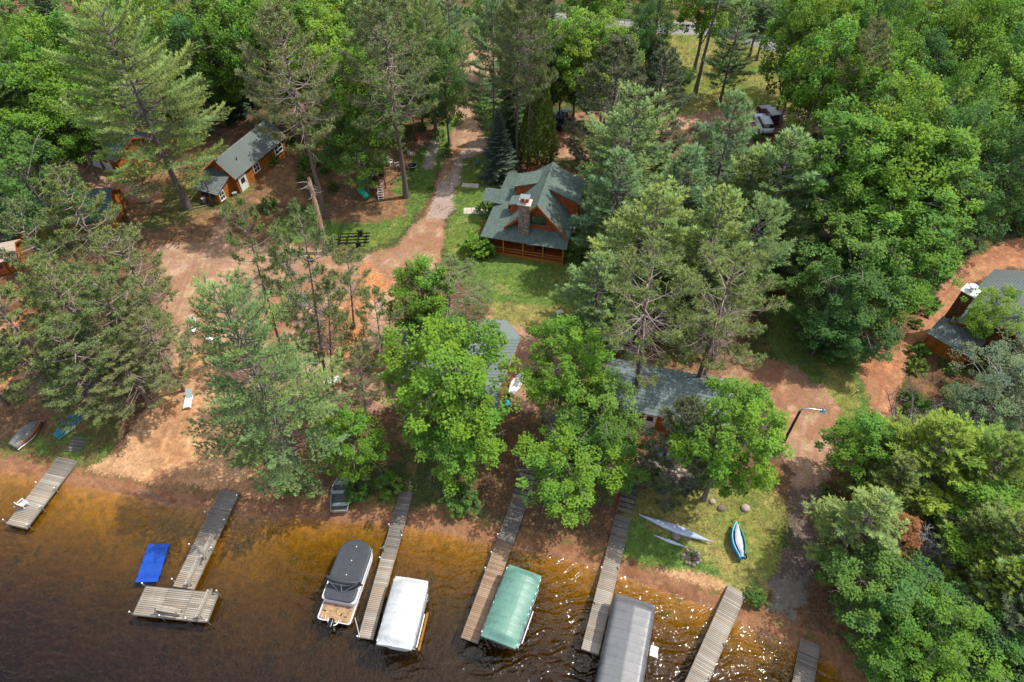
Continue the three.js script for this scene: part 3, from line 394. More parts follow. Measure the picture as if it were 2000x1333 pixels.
// a tree whose top stands at that place in the view: top (px, py), height, radius of the crown
function treeAt(kind, px, py, H, R, label, o = {}) { let y = 1.2, p; for (let i = 0; i < 4; i++) { p = level(px, py, y + H); y = groundY(p.x, p.z); } if (o.foot) { const f = G(...o.foot), top = level(px, py, f.y + H); return tree(kind, f, H, R, label, { ...o, lean: [(top.x - f.x) / H, (top.z - f.z) / H] }); } return tree(kind, V(p.x, y, p.z), H, R, label, o); }
// ---------- buildings ----------
const logGeo = new THREE.CylinderGeometry(0.115, 0.115, 1, 8).rotateZ(PI / 2);
// a wall of stacked logs from a to b (local x, z), bottom y0; top(u) gives the wall's height along it
function logWall(parent, a, b, y0, top, mats, step = 0.21) {
  const d = V(b[0] - a[0], 0, b[1] - a[1]), L = d.length(), ang = Math.atan2(-d.z, d.x), N = 12, sh = new THREE.Shape([new THREE.Vector2(0, y0)]);
  sh.lineTo(L, y0); for (let i = N; i >= 0; i--) sh.lineTo(L * i / N, top(i / N) - 0.05);
  const core = new THREE.ExtrudeGeometry(sh, { depth: 0.1, bevelEnabled: false }).translate(0, 0, -0.05), w = part(parent, 'wall', core, mats[2]); w.position.set(a[0], 0, a[1]); w.rotation.y = ang;
  for (let y = y0 + step / 2, k = 0; ; y += step, k++) { let u0 = 2, u1 = -1; for (let i = 0; i <= 40; i++) if (top(i / 40) > y + 0.06) { u0 = Math.min(u0, i / 40); u1 = Math.max(u1, i / 40); } if (u1 <= u0) break; const g = part(w, 'log', logGeo, mats[(k * 7 + 3) % mats.length === 2 && k % 3 ? 0 : (k * 5) % mats.length]); g.scale.x = (u1 - u0) * L + (u0 === 0 ? 0.12 : 0) + (u1 === 1 ? 0.12 : 0); g.position.set((u0 + u1) / 2 * L, y, 0); }
  return w;
}
function windowAt(parent, x, y, z, ry, w, h, cols = 2, mat = M.white) {
  const t = 0.09, f = [box(w + 2 * t, t, 0.16, 0, h / 2 + t / 2, 0), box(w + 2 * t, t, 0.2, 0, -h / 2 - t / 2, 0.02), box(t, h, 0.16, -w / 2 - t / 2, 0, 0), box(t, h, 0.16, w / 2 + t / 2, 0, 0)]; for (let i = 1; i < cols; i++) f.push(box(0.05, h, 0.12, -w / 2 + w * i / cols, 0, 0)); f.push(box(w, 0.04, 0.11, 0, 0, 0));
  const o = part(parent, 'window', merge(f), mat); o.position.set(x, y, z); o.rotation.y = ry; part(o, 'pane', box(w, h, 0.03, 0, 0, 0), M.glass); return o;
}
function doorAt(parent, x, y, z, ry, w = 0.95, h = 2.05, mat = M.white) { const o = part(parent, 'door', merge([box(w, h, 0.12, 0, h / 2, 0), box(0.1, h + 0.1, 0.18, -w / 2 - 0.05, h / 2, 0), box(0.1, h + 0.1, 0.18, w / 2 + 0.05, h / 2, 0), box(w + 0.2, 0.1, 0.18, 0, h + 0.05, 0)]), mat); o.position.set(x, y, z); o.rotation.y = ry; part(o, 'pane', box(w * 0.6, h * 0.35, 0.03, 0, h * 0.68, 0.07), M.glass); part(o, 'handle', box(0.05, 0.12, 0.08, w * 0.38, h * 0.48, 0.09), M.pipe); return o; }
// simple gabled cabin: ridge along local x
function gableCabin(name, label, base, turn, o) {
  const { L, half, eave, ridge, roof, logs = M.logs, over = 0.45, prow = 0 } = o, g = thing(name, label, 'cabin', base, turn);
  const hx = L / 2, wallTop = eave + 0.45 * (ridge - eave) / (half + 0.5) * 0, gab = (u) => lerp(eave, ridge, 1 - Math.abs(u * 2 - 1)) - 0.05;
  logWall(g, [-hx, half], [hx, half], -0.3, () => eave, logs); logWall(g, [hx, half], [hx, -half], -0.3, gab, logs); logWall(g, [hx, -half], [-hx, -half], -0.3, () => eave, logs); logWall(g, [-hx, -half], [-hx, half], -0.3, gab, logs);
  const k = (ridge - eave) / half, ez = half + over, ey = eave - k * over + 0.1, ry = ridge + 0.1, rx = hx + over;
  for (const s of [1, -1]) part(g, 'roof_panel', slab([V(-rx, ey, s * ez), V(rx, ey, s * ez), V(rx + prow, ry, 0), V(-rx, ry, 0)], 0.14), roof);
  // courses of shingles, each lapping the one below
  for (const s of [1, -1]) { const len = Math.hypot(ez, ry - ey), n = Math.floor(len / 0.3), pitch = Math.atan2(ry - ey, ez), list = []; for (let i = 0; i < n; i++) { const f = (i + 0.5) / n, bx = new THREE.BoxGeometry(2 * rx - 0.02 + prow * f, 0.014, 0.3); bx.rotateX(s * (pitch - 0.05)); bx.translate(prow * f / 2, lerp(ey, ry, f) + 0.012, s * ez * (1 - f)); list.push(bx); } const c = part(g, 'shingle_courses', merge(list), roof); c.userData.kind = 'stuff'; }
  for (const [vx, vf] of o.vents ?? [[0.22, 0.35], [-0.3, 0.5]]) part(g, 'vent_pipe', cyl(0.06, 0.06, 0.5, vx * L, lerp(ey, ry, 1 - vf) + 0.2, ez * vf), M.dark);
  part(g, 'ridge_cap', merge([1, -1].map((s) => slab([V(-rx, ry + 0.03 - k * 0.16, s * 0.16), V(rx + prow, ry + 0.03 - k * 0.16, s * 0.16), V(rx + prow, ry + 0.03, 0), V(-rx, ry + 0.03, 0)], 0.03))), roof);
  for (const s of [1, -1]) { part(g, 'fascia', beam(V(rx + 0.02, ey - 0.08, s * ez), V(rx + prow + 0.02, ry - 0.1, 0), 0.04, 0.18), M.trim); part(g, 'fascia', beam(V(-rx - 0.02, ey - 0.08, s * ez), V(-rx - 0.02, ry - 0.1, 0), 0.04, 0.18), M.trim); }
  return g;
}
const yawOf = (d) => Math.atan2(-d.z, d.x);
const GY = 1.32;
// --- the log house with dormers, porch and stone chimney ---
{
  const th = 14 * PI / 180, ux = V(Math.cos(th), 0, Math.sin(th)), O = V(-3.45, GY, -61.55);
  const h = thing('log_house', 'red brown log house with green shingle roof, dormers, stone chimney and railed front porch', 'house', O, -th);   // local x to the right, -z to the back
  const P = (x, y, d) => V(x, y - GY, -d), R = M.greenRoof, rp = (pts, label) => part(h, 'roof_panel', slab(pts.map((p) => P(...p)), 0.13), R, label);
  rp([[-0.15, 3.85, -0.25], [9.95, 3.85, -0.25], [9.95, 5.05, 1.75], [2.75, 5.05, 1.75]], 'porch roof across the front');
  rp([[-0.15, 3.85, -0.25], [2.75, 5.05, 1.75], [2.75, 5.05, 11.4], [-0.15, 3.85, 12.95]], 'low roof along the left side');
  rp([[-0.15, 3.85, 12.95], [2.75, 5.05, 11.4], [9.0, 5.05, 11.4], [9.95, 3.85, 12.95]]); rp([[2.75, 5.05, 11.4], [6.2, 8.55, 9.4], [9.0, 5.05, 11.4]]);
  const A = 0.75, Bk = 9.4, ry = 8.6;
  rp([[6.2, ry, A], [6.2, ry, Bk], [2.55, 4.85, Bk + 2], [2.55, 4.85, A]], 'steep left roof slope'); rp([[6.2, ry, A], [6.2, ry, Bk], [10.0, 4.2, Bk + 2.4], [10.0, 4.2, A]], 'steep right roof slope');
  part(h, 'ridge_cap', merge([slab([P(6.2, ry + 0.05, A), P(6.2, ry + 0.05, Bk), P(6.02, ry - 0.12, Bk), P(6.02, ry - 0.12, A)], 0.03), slab([P(6.2, ry + 0.05, A), P(6.2, ry + 0.05, Bk), P(6.38, ry - 0.13, Bk), P(6.38, ry - 0.13, A)], 0.03)]), R);
  // front gable of horizontal boards, set back under the overhang
  const gw = part(h, 'gable_wall', new THREE.ExtrudeGeometry(new THREE.Shape([[2.95, 4.9], [9.45, 4.9], [6.2, 8.4]].map((v) => new THREE.Vector2(...v))), { depth: 0.1, bevelEnabled: false }).translate(0, -GY, -1.55), M.logsRed[2]);
  for (let y = 4.95, k = 0; y < 8.2; y += 0.2, k++) { const f = (8.4 - y) / 3.5, b = part(gw, 'log', logGeo, M.logsRed[(k * 5) % 3]); b.scale.set(6.5 * f - 0.1, 0.9, 0.6); b.position.set(6.2, y - GY, -1.45); }
  for (const s of [-1, 1]) part(h, 'fascia', beam(P(6.2, ry - 0.14, A - 0.03), P(6.2 + s * 3.75, s < 0 ? 4.78 : 4.3, A - 0.03), 0.05, 0.22), M.trim);
  windowAt(h, 6.15, 6.15 - GY, -1.36, 0, 1.75, 1.0, 2, std('#3d4a48'));
  // stone chimney: a core with proud stones
  const cw = 1.15, ch = part(h, 'chimney', box(cw, 4.9, 0.95, 4.75, 6.0 - GY, -1.1), M.stone[3], 'tall chimney of mixed grey and pink stones'), r = RNG(5), st = [];
  for (let y = 3.75; y < 8.35; y += 0.17) for (const [nx, nz, len] of [[0, 1, cw], [1, 0, 0.95], [-1, 0, 0.95], [0, -1, cw]]) for (let u = 0; u < len - 0.05;) { const w = Math.min(0.16 + 0.18 * r(), len - u), c = u + w / 2 - len / 2, q = new RoundedBoxGeometry(w * 0.94, 0.15, 0.13, 1, 0.03); if (nx) q.rotateY(PI / 2); q.translate(4.75 + (nx ? nx * (cw / 2 + 0.02 * r()) : c), y + 0.02 * r() - GY, -1.1 + (nz ? nz * (0.475 + 0.02 * r()) : c)); q.userData = 0; st.push([q, (r() * 5) | 0]); u += w; }
  for (let k = 0; k < 5; k++) { const o = part(ch, 'stones', merge(st.filter((s) => s[1] === k).map((s) => s[0])), M.stone[k]); o.userData.kind = 'stuff'; }
  part(ch, 'chimney_cap', merge([box(1.5, 0.14, 1.3, 4.75, 8.5 - GY, -1.1)]), M.concrete, 'pale concrete chimney cap'); part(ch, 'flue', merge([cyl(0.2, 0.2, 0.5, 4.5, 8.8 - GY, -1.1), cyl(0.2, 0.2, 0.5, 5.0, 8.8 - GY, -1.1)]), std('#b4552c')); part(ch, 'rain_cap', merge([box(1.1, 0.05, 0.85, 4.75, 9.25 - GY, -1.1), ...[-0.45, 0.45].flatMap((x) => [-0.32, 0.32].map((z) => box(0.04, 0.7, 0.04, 4.75 + x, 8.9 - GY, -1.1 + z)))]), M.alu);
  // left shed dormers, right shed dormer, entrance roof
  const dormer = (x0, x1, y0, y1, d0, d1, yb0, yb1) => { part(h, 'dormer_wall', merge([slab([P(x0, y0 - 0.08, d0 + 0.2), P(x1, y1 - 0.08, d0 + 0.2), P(x1, yb1, d0 + 0.2), P(x0, yb0, d0 + 0.2)], 0.1), slab([P(x0, y0 - 0.08, d1 - 0.2), P(x1, y1 - 0.08, d1 - 0.2), P(x1, yb1, d1 - 0.2), P(x0, yb0, d1 - 0.2)], 0.1), slab([P(x0, y0 - 0.08, d0 + 0.2), P(x0, y0 - 0.08, d1 - 0.2), P(x0, yb0, d1 - 0.2), P(x0, yb0, d0 + 0.2)], 0.1)]), M.logsRed[0]); const e = (x0 - x1) * 0.08; part(h, 'dormer_roof', slab([P(x0 + e, y0 - (y1 - y0) * 0.08, d0 - 0.05), P(x1, y1, d0 - 0.05), P(x1, y1, d1 + 0.05), P(x0 + e, y0 - (y1 - y0) * 0.08, d1 + 0.05)], 0.13), R); };
  dormer(2.5, 4.7, 6.3, 7.0, 3.2, 4.9, 4.8, 6.9); dormer(2.4, 5.3, 6.5, 7.5, 6.6, 9.2, 4.8, 7.4); dormer(10.05, 6.6, 6.9, 8.2, 4.7, 9.2, 4.2, 8.0);
  windowAt(h, 2.3, 5.75 - GY, -4.05, -PI / 2, 0.9, 0.6, 2, std('#3d4a48')); windowAt(h, 2.2, 5.8 - GY, -7.9, -PI / 2, 1.4, 0.7, 2, std('#3d4a48'));
  rp([[-1.5, 4.35, 5.6], [2.6, 4.35, 5.6], [2.6, 5.25, 7.0], [-1.5, 5.25, 7.0]], 'small entrance roof on the left'); rp([[-1.5, 4.35, 8.4], [2.6, 4.35, 8.4], [2.6, 5.25, 7.0], [-1.5, 5.25, 7.0]]);
  part(h, 'entrance_gable', slab([P(-1.35, 4.3, 5.75), P(-1.35, 5.15, 7.0), P(-1.35, 4.3, 8.25)], 0.08), M.logsRed[0]);
  part(h, 'vent_pipe', cyl(0.07, 0.07, 0.6, 8.9, 5.6 - GY + 1.2, -10.4), M.black);
  // walls of logs
  logWall(h, [2.0, -2.2], [9.6, -2.2], 0.35, () => 3.1, M.logsRed); logWall(h, [9.6, -2.2], [9.6, -12.6], 0.0, () => 2.9, M.logsRed); logWall(h, [2.0, -12.4], [2.0, -2.2], 0.35, () => 3.1, M.logsRed); logWall(h, [9.6, -12.5], [2.0, -12.5], 0.0, () => 2.6, M.logsRed);
  windowAt(h, 3.6, 1.75, -2.02, 0, 1.2, 1.1); windowAt(h, 7.6, 1.75, -2.02, 0, 1.6, 1.1, 3); doorAt(h, 5.5, 0.5, -2.0, 0); windowAt(h, 9.78, 1.7, -5, PI / 2, 1.2, 1); doorAt(h, 1.85, 0.5, -7.0, -PI / 2);
  // porch
  const deck = part(h, 'porch_deck', merge([box(9.5, 0.12, 2.3, 4.85, 0.3, -1.1), box(1.9, 0.12, 10.6, 1.0, 0.295, -7.4)]), M.deckRed); for (let i = 0; i < 16; i++) { const b = part(deck, 'plank', box(9.5, 0.03, 0.135), M.deckRed); b.position.set(4.85, 0.376, -0.06 - i * 0.142); }
  part(h, 'rim_board', box(9.6, 0.34, 0.06, 4.85, 0.2, 0.06), M.logs[1], 'orange rim board along the porch');
  for (let i = 0; i < 5; i++) { const x = 0.2 + i * 2.33; part(h, 'post', box(0.14, 2.5, 0.14, x, 1.2, 0), M.logs[1]); if (i < 4) for (const y of [0.78, 1.15]) part(h, 'rail', box(2.19, 0.07, 0.06, x + 1.165, y, 0), M.logs[1]); part(h, 'footing', box(0.2, 0.5, 0.2, x, -0.05, -0.05), M.concrete); }
  for (let i = 0; i < 4; i++) { const z = -2.6 - i * 2.9; part(h, 'post', box(0.13, 2.5, 0.13, 0.12, 1.2, z), M.trim); }
  for (const [z0, z1] of [[0, -2.6], [-6.2, -8.4], [-8.4, -11.4]]) for (const y of [0.78, 1.15]) part(h, 'rail', box(0.06, 0.07, z0 - z1, 0.12, y, (z0 + z1) / 2), M.trim);
  part(h, 'beam', box(9.7, 0.18, 0.14, 4.85, 2.42, 0), M.trim); part(h, 'beam', box(0.14, 0.18, 12.4, 0.12, 2.415, -6.2), M.trim);
  const stp = part(h, 'stairs', merge([-1.2, 0, 1.2].length ? [beam(V(0.0, 0.35, -3.0), V(-1.5, -0.3, -3.0), 0.06, 0.25), beam(V(0.0, 0.35, -4.6), V(-1.5, -0.3, -4.6), 0.06, 0.25)] : []), M.trim); for (let i = 0; i < 4; i++) part(stp, 'step', box(0.34, 0.05, 1.6, -0.2 - i * 0.36, 0.28 - i * 0.16, -3.8), M.deckRed);
  for (const z of [-2.95, -4.65]) { part(stp, 'handrail', merge([beam(V(0.1, 1.3, z), V(-1.5, 0.65, z), 0.06, 0.09), beam(V(0.1, 0.95, z), V(-1.5, 0.3, z), 0.05, 0.06), box(0.09, 1.1, 0.09, -1.5, 0.2, z), box(0.09, 1.0, 0.09, -0.7, 0.5, z)]), M.trim); }
  // back deck with railing
  part(h, 'back_deck', box(8.2, 0.14, 3.4, 5.9, 0.5, -14.7), M.deckRed); for (let i = 0; i <= 5; i++) part(h, 'post', box(0.1, 1.1, 0.1, 1.9 + i * 1.6, 1.05, -16.3), M.trim); for (const y of [1.0, 1.3, 1.58]) { part(h, 'rail', box(8.2, 0.07, 0.06, 5.9, y, -16.3), M.trim); part(h, 'rail', box(0.06, 0.07, 3.2, 1.85, y, -14.7), M.trim); part(h, 'rail', box(0.06, 0.07, 3.2, 9.95, y, -14.7), M.trim); }
  part(h, 'bench', merge([box(1.2, 0.06, 0.4, 6.6, 0.8, -1.4), box(0.06, 0.45, 0.4, 6.05, 0.58, -1.4), box(0.06, 0.45, 0.4, 7.15, 0.58, -1.4)]), M.dark);
}
// concrete slabs from the driveway to the steps
{ const a = G(905, 413), b = G(953, 412), d = b.clone().sub(a); const w = thing('footpath', 'pale concrete slab path from the driveway to the house steps', 'path', a, yawOf(d)); const n = 3, L = d.length() / n; for (let i = 0; i < n; i++) part(w, 'slab', rbox(L - 0.03, 0.12, 1.25, 0.02, L * (i + 0.5), 0.03, 0), M.concrete); }
{ const a = G(902, 362), b = G(935, 364), d = b.clone().sub(a); single('footpath', rbox(d.length(), 0.1, 0.9, 0.02).rotateY(yawOf(d)).translate(...a.clone().lerp(b, 0.5).add(V(0, 0.03, 0)).toArray()), M.concrete, 'short concrete path north of the lawn beside the driveway', 'path'); }
// --- long orange cabin at the left with a lean-to ---
{
  const a = V(-37.0, 0, -74.0), u = V(3.8, 0, -9.0).normalize(), L = 9.9, c = a.clone().addScaledVector(u, L / 2).setY(GY), yaw = yawOf(u);
  const g = gableCabin('long_cabin', 'long orange log cabin with grey green roof and lean-to behind the big white pine', c, yaw, { L, half: 2.1, eave: 2.7, ridge: 4.5, roof: M.greyRoof });
  const x0 = -L / 2;      // local +z is towards the right (lit) side: ridge direction u, side = (-u.z, u.x)
  for (const x of [-1.2, 3.6]) windowAt(g, x, 1.55, 2.25, 0, x < 0 ? 1.0 : 1.5, 1.05, 2); doorAt(g, x0 + 0.9, 0.05, 2.22, 0, 1.2, 2.0, M.white);
  // lean-to falling away towards the lake
  const q = (x, y, z) => V(x, y, z);
  logWall(g, [x0 - 2.9, 1.3], [x0 + 1.6, 1.3], -0.3, (s) => lerp(1.75, 3.3, s), M.logs); logWall(g, [x0 - 2.9, -1.5], [x0 - 2.9, 1.3], -0.3, () => 1.75, M.logs); logWall(g, [x0, -1.5], [x0 - 2.9, -1.5], -0.3, (s) => lerp(2.8, 1.75, s), M.logs);
  part(g, 'roof_panel', slab([q(x0 - 3.3, 1.72, -1.9), q(x0 - 3.3, 1.72, 1.7), q(x0 + 0.2, 3.05, 1.7), q(x0 + 0.2, 3.05, -1.9)], 0.13), M.greyRoof, 'sloping lean-to roof');
  doorAt(g, x0 + 0.55, 0.0, 1.42, 0, 0.9, 1.95); windowAt(g, x0 - 2.4, 1.0, 1.44, 0, 0.75, 1.1, 2); windowAt(g, x0 - 3.02, 1.25, -0.1, -PI / 2, 2.0, 0.45, 3, M.dark);
}
// --- teal roofed cabin with a white framed gable window, half hidden by the left pines ---
{
  const a = V(-48.6, 0, -68.2), u = V(-0.985, 0, 0.17), L = 11, c = a.clone().addScaledVector(u, L / 2).setY(GY);
  const g = gableCabin('gabled_cabin', 'orange cabin with teal roof behind the cluster of left red pines', c, yawOf(u.clone().negate()), { L, half: 2.9, eave: 2.3, ridge: 3.9, roof: M.tealRoof });
  windowAt(g, L / 2 + 0.14, 1.5, 0.6, PI / 2, 0.8, 1.0, 1);
}
// --- garage with a white door ---
{
  const a = G(168, 318), b = G(232, 341), u = b.clone().sub(a).setY(0).normalize(), c = a.clone().lerp(b, 0.5).add(V(u.z, 0, -u.x).multiplyScalar(3.2)).setY(GY);
  const g = gableCabin('garage', 'orange garage with a wide white door under the big white pine', c, yawOf(u), { L: a.distanceTo(b) + 1.2, half: 3.0, eave: 2.5, ridge: 3.9, roof: M.tealRoof });
  const d = part(g, 'garage_door', box(4.6, 2.0, 0.1, 0, 0.95, 3.2), M.white, 'white sectional garage door'); for (let i = 0; i < 4; i++) part(d, 'panel', rbox(4.5, 0.46, 0.05, 0.015, 0, 0.22 + i * 0.5, 3.26), M.white); for (let i = 0; i < 4; i++) part(d, 'pane', box(0.7, 0.3, 0.03, -1.65 + i * 1.1, 1.72, 3.3), M.glass);
}
// --- pale roof at the left edge ---
{ const c = G(14, 520).setY(GY); const g = gableCabin('shed', 'small shed with a pale beige roof at the left edge between red pines', c, 0.35, { L: 3.4, half: 1.4, eave: 2.0, ridge: 2.7, roof: std('#b3a392', { roughness: 0.8 }) }); doorAt(g, 0, 0, 1.55, 0, 0.9, 1.8, M.trim); }
// --- boathouse cabin in the middle with a pointed gable ---
{
  const c = V(-5.6, GY, -44.4), g = gableCabin('lodge_cabin', 'cabin with blue green roof behind the big maple in the middle of the shore', c, -0.03, { L: 9, half: 3.5, eave: 2.4, ridge: 4.0, roof: M.blueRoof, prow: 1.5 });
  windowAt(g, 4.66, 1.3, 0.2, PI / 2, 1.4, 1.1, 2); doorAt(g, 4.62, 0, -1.8, PI / 2);
  gableCabin('boat_shed', 'low shed with grey blue roof in front of the middle lodge', V(-3.8, GY, -38.9), -0.05, { L: 4.6, half: 1.6, eave: 2.0, ridge: 2.8, roof: M.blueRoof });
}
// --- lakeside cabin with grey roof ---
{
  const a = V(8.6, 0, -40.4), b = V(20.0, 0, -37.5), u = b.clone().sub(a), L = u.length(), c = a.clone().lerp(b, 0.5).setY(GY);
  const g = gableCabin('lakeside_cabin', 'lakeside cabin with a pale grey blue roof behind the lakeshore maples', c, yawOf(u), { L: L - 1, half: 2.5, eave: 2.4, ridge: 3.6, roof: M.blueRoof });
  for (const x of [-3, 1, 4]) windowAt(g, x, 1.4, 2.65, 0, 1.3, 1.0, 2); doorAt(g, -1, 0, 2.62, 0);
  part(g, 'porch_deck', box(8, 0.15, 2.2, 0, 0.1, 3.7), M.deckRed);
}
// --- dark cabin with a deck in the trees at right ---
{
  const c = V(31.4, GY, -60.0), g = gableCabin('dark_cabin', 'dark grey cabin with a red brown deck hidden among white pines', c, -0.32, { L: 7, half: 2.7, eave: 2.8, ridge: 4.2, roof: M.slateRoof, logs: ['#6e7068', '#62645d', '#787a72'].map((q) => wood(q)) });
  windowAt(g, 1.6, 1.7, 2.86, 0, 1.8, 1.3, 2); doorAt(g, -1.2, 0.4, 2.82, 0, 1.6, 2.0, M.glass);
  const dk = part(g, 'porch_deck', box(8.4, 0.14, 3.2, -0.6, 0.32, 4.5), M.deckRed); for (let i = 0; i < 22; i++) part(dk, 'plank', box(8.4, 0.03, 0.13, -0.6, 0.41, 2.98 + i * 0.145), M.deckRed);
  for (let i = 0; i < 8; i++) part(g, 'post', box(0.1, 1.0, 0.1, -4.7 + i * 1.17, 0.85, 6.05), M.logsRed[1]); for (const y of [0.75, 1.02, 1.33]) part(g, 'rail', box(8.4, 0.08, 0.07, -0.6, y, 6.05), M.logsRed[1]);
  part(g, 'skirting', box(8.3, 0.6, 0.08, -0.6, -0.02, 5.95), M.dark);
}
// --- cabin at the right edge with metal topped chimney ---
{
  const u = V(0.75, 0, -0.66), n = V(0.66, 0, 0.75), e0 = V(46.2, 0, -49.9), L = 11, c = e0.clone().addScaledVector(u, 2.9).addScaledVector(n, 5).setY(GY);
  const g = gableCabin('edge_cabin', 'large log cabin with slate green roof at the right edge of the photo', c, yawOf(u), { L, half: 4.6, eave: 2.6, ridge: 5.4, roof: M.slateRoof, logs: ['#8a5a30', '#96653a', '#7c4f2a'].map((q) => wood(q)) });
  const z = -4.9; // local -z is the near-left eave side
  const ch = part(g, 'chimney', box(1.2, 6.2, 1.2, -4.6, 3.0, z + 0.2), wood('#7c4f2a'), 'boxed wooden chimney'); part(ch, 'chimney_cap', box(1.45, 0.1, 1.45, -4.6, 6.15, z + 0.2), M.white, 'white metal chimney cap'); part(ch, 'flue', merge([cyl(0.2, 0.2, 0.5, -4.6, 6.45, z + 0.2), cyl(0.4, 0.4, 0.1, -4.6, 6.75, z + 0.2, 18)]), std('#d9dde6', { metalness: 0.3, roughness: 0.4 }));
  part(g, 'roof_panel', slab([V(-8.3, 2.1, z - 0.5), V(-8.3, 2.1, z + 4.0), V(-5.6, 2.75, z + 4.0), V(-5.6, 2.75, z - 0.5)], 0.14), M.slateRoof, 'lower porch roof at the near corner'); logWall(g, [-7.9, z + 3.6], [-7.9, z - 0.1], -0.4, () => 2.0, M.logs); logWall(g, [-7.9, z - 0.1], [-5.5, z - 0.1], -0.4, () => 2.0, M.logs);
  windowAt(g, 1, 1.5, -4.75, PI, 1.4, 1.1);
}
// --- house far back among the trees, top left ---
{ const c = G(455, 112).setY(GY); const g = gableCabin('grey_house', 'grey roofed house far back between the trees at top left', c, 0.9, { L: 7.5, half: 3.2, eave: 3.2, ridge: 5.6, roof: std('#9aa0a6', { roughness: 0.8 }), logs: ['#c9c9c4', '#bdbdb8', '#d2d2cc'].map((q) => std(q)) }); windowAt(g, 1, 1.8, 3.35, 0, 1.3, 1.2); windowAt(g, -2, 1.8, 3.35, 0, 1.3, 1.2); }
{ const c = G(392, 262).setY(GY); const g = gableCabin('shed', 'tiny shed with pale grey roof behind the long orange cabin', c, 0.5, { L: 1.9, half: 0.9, eave: 1.6, ridge: 2.0, roof: M.greyRoof }); }
// ---------- docks ----------
const plankGeo = new RoundedBoxGeometry(1, 0.04, 0.128, 1, 0.008);
const capMat = std('#f2f2f0', { roughness: 0.4 });
// dock between the four corners of its deck as seen in the view: far-left, far-right, near-right, near-left
function dock(corners, y, label, o = {}) {
  const [a, b, c, d] = corners.map(([x, z]) => level(x, z, y)), s = a.clone().lerp(b, 0.5), e = d.clone().lerp(c, 0.5), dir = e.clone().sub(s), L = dir.length(), w = o.width ?? (a.distanceTo(b) + c.distanceTo(d)) / 2;
  const mats = o.mats ?? M.planks, r = RNG(o.seed ?? 3), g = thing('dock', label, 'dock', s.clone().setY(0), Math.atan2(dir.x, dir.z)), n = Math.floor(L / 0.146);          // local +z runs out over the lake
  for (const x of [-w / 2 + 0.06, 0, w / 2 - 0.06]) part(g, 'stringer', box(0.05, 0.16, L, x, y - 0.1, L / 2), M.planksOld[3]);
  for (const x of [-1, 1]) part(g, 'edge_beam', box(0.04, 0.14, L, x * (w / 2 + 0.02), y - 0.07, L / 2), o.edge ?? M.planksOld[2]);
  part(g, 'end_board', box(w + 0.08, 0.2, 0.04, 0, y - 0.1, L + 0.02), M.planksOld[2]);
  const band = o.old ?? 0; let tone0 = 0;
  for (let i = 0; i < n; i++) { if (r() < 0.25) tone0 = (r() * mats.length) | 0; const list = i / n < band ? M.planksOld : mats, p = part(g, 'plank', plankGeo, list[(r() < 0.6 ? tone0 : (r() * list.length) | 0) % list.length]); p.position.set(0.012 * (r() - 0.5), y + 0.004 * (r() - 0.5), (i + 0.5) * L / n); p.scale.set(w + 0.06 * (r() - 0.3), 1, 0.96 + 0.08 * r()); p.rotation.y = 0.014 * (r() - 0.5); p.rotation.z = 0.008 * (r() - 0.5); }
  for (const [x, z, h = 0.75] of o.posts ?? []) { const q = part(g, 'post', merge([cyl(0.035, 0.035, h + y + 1.6, x * (w / 2 + 0.09), (h + y - 1.6) / 2 + 0.0, z * L, 9), box(0.1, 0.16, 0.12, x * (w / 2 + 0.05), y - 0.06, z * L)]), M.pipe); part(q, 'post_cap', new THREE.SphereGeometry(0.065, 10, 8).translate(x * (w / 2 + 0.09), y + h + 0.02, z * L), capMat); }
  for (let z = 1.2; z < L; z += 3) for (const x of [-1, 1]) part(g, 'leg', cyl(0.03, 0.03, 2.4, x * (w / 2 - 0.1), y - 1.3, z, 8), M.pipe);
  for (const [x, z] of o.cleats ?? []) { const q = part(g, 'cleat', merge([box(0.05, 0.05, 0.26), box(0.05, 0.06, 0.08, 0, -0.04, 0)]), M.black); q.position.set(x * w / 2, y + 0.07, z * L); q.rotation.y = 0.6; }
  g.userData.size = [w, L]; return g;
}
const D1 = dock([[114, 894], [151, 899], [53, 1030], [10, 1025]], 0.5, 'short weathered dock at the far left with a white chair on its end', { old: 0.25, posts: [[-1, 0.99, 0.5], [1, 0.97, 0.35], [1, 0.72, 0.4], [1, 0.45, 0.4], [-1, 0.42, 0.2], [-1, 0.8, 0.4]] });
const D2 = dock([[433, 958], [463, 962], [382, 1150], [334, 1147]], 0.5, 'long weathered dock that ends in a wide square platform', { old: 0.45, seed: 8, posts: [[-1, 0.28, 0.55], [1, 0.33, 0.5], [-1, 0.62, 0.55], [1, 0.62, 0.5], [1, 0.05, 0.3], [-1, 0.96, 0.55]] });
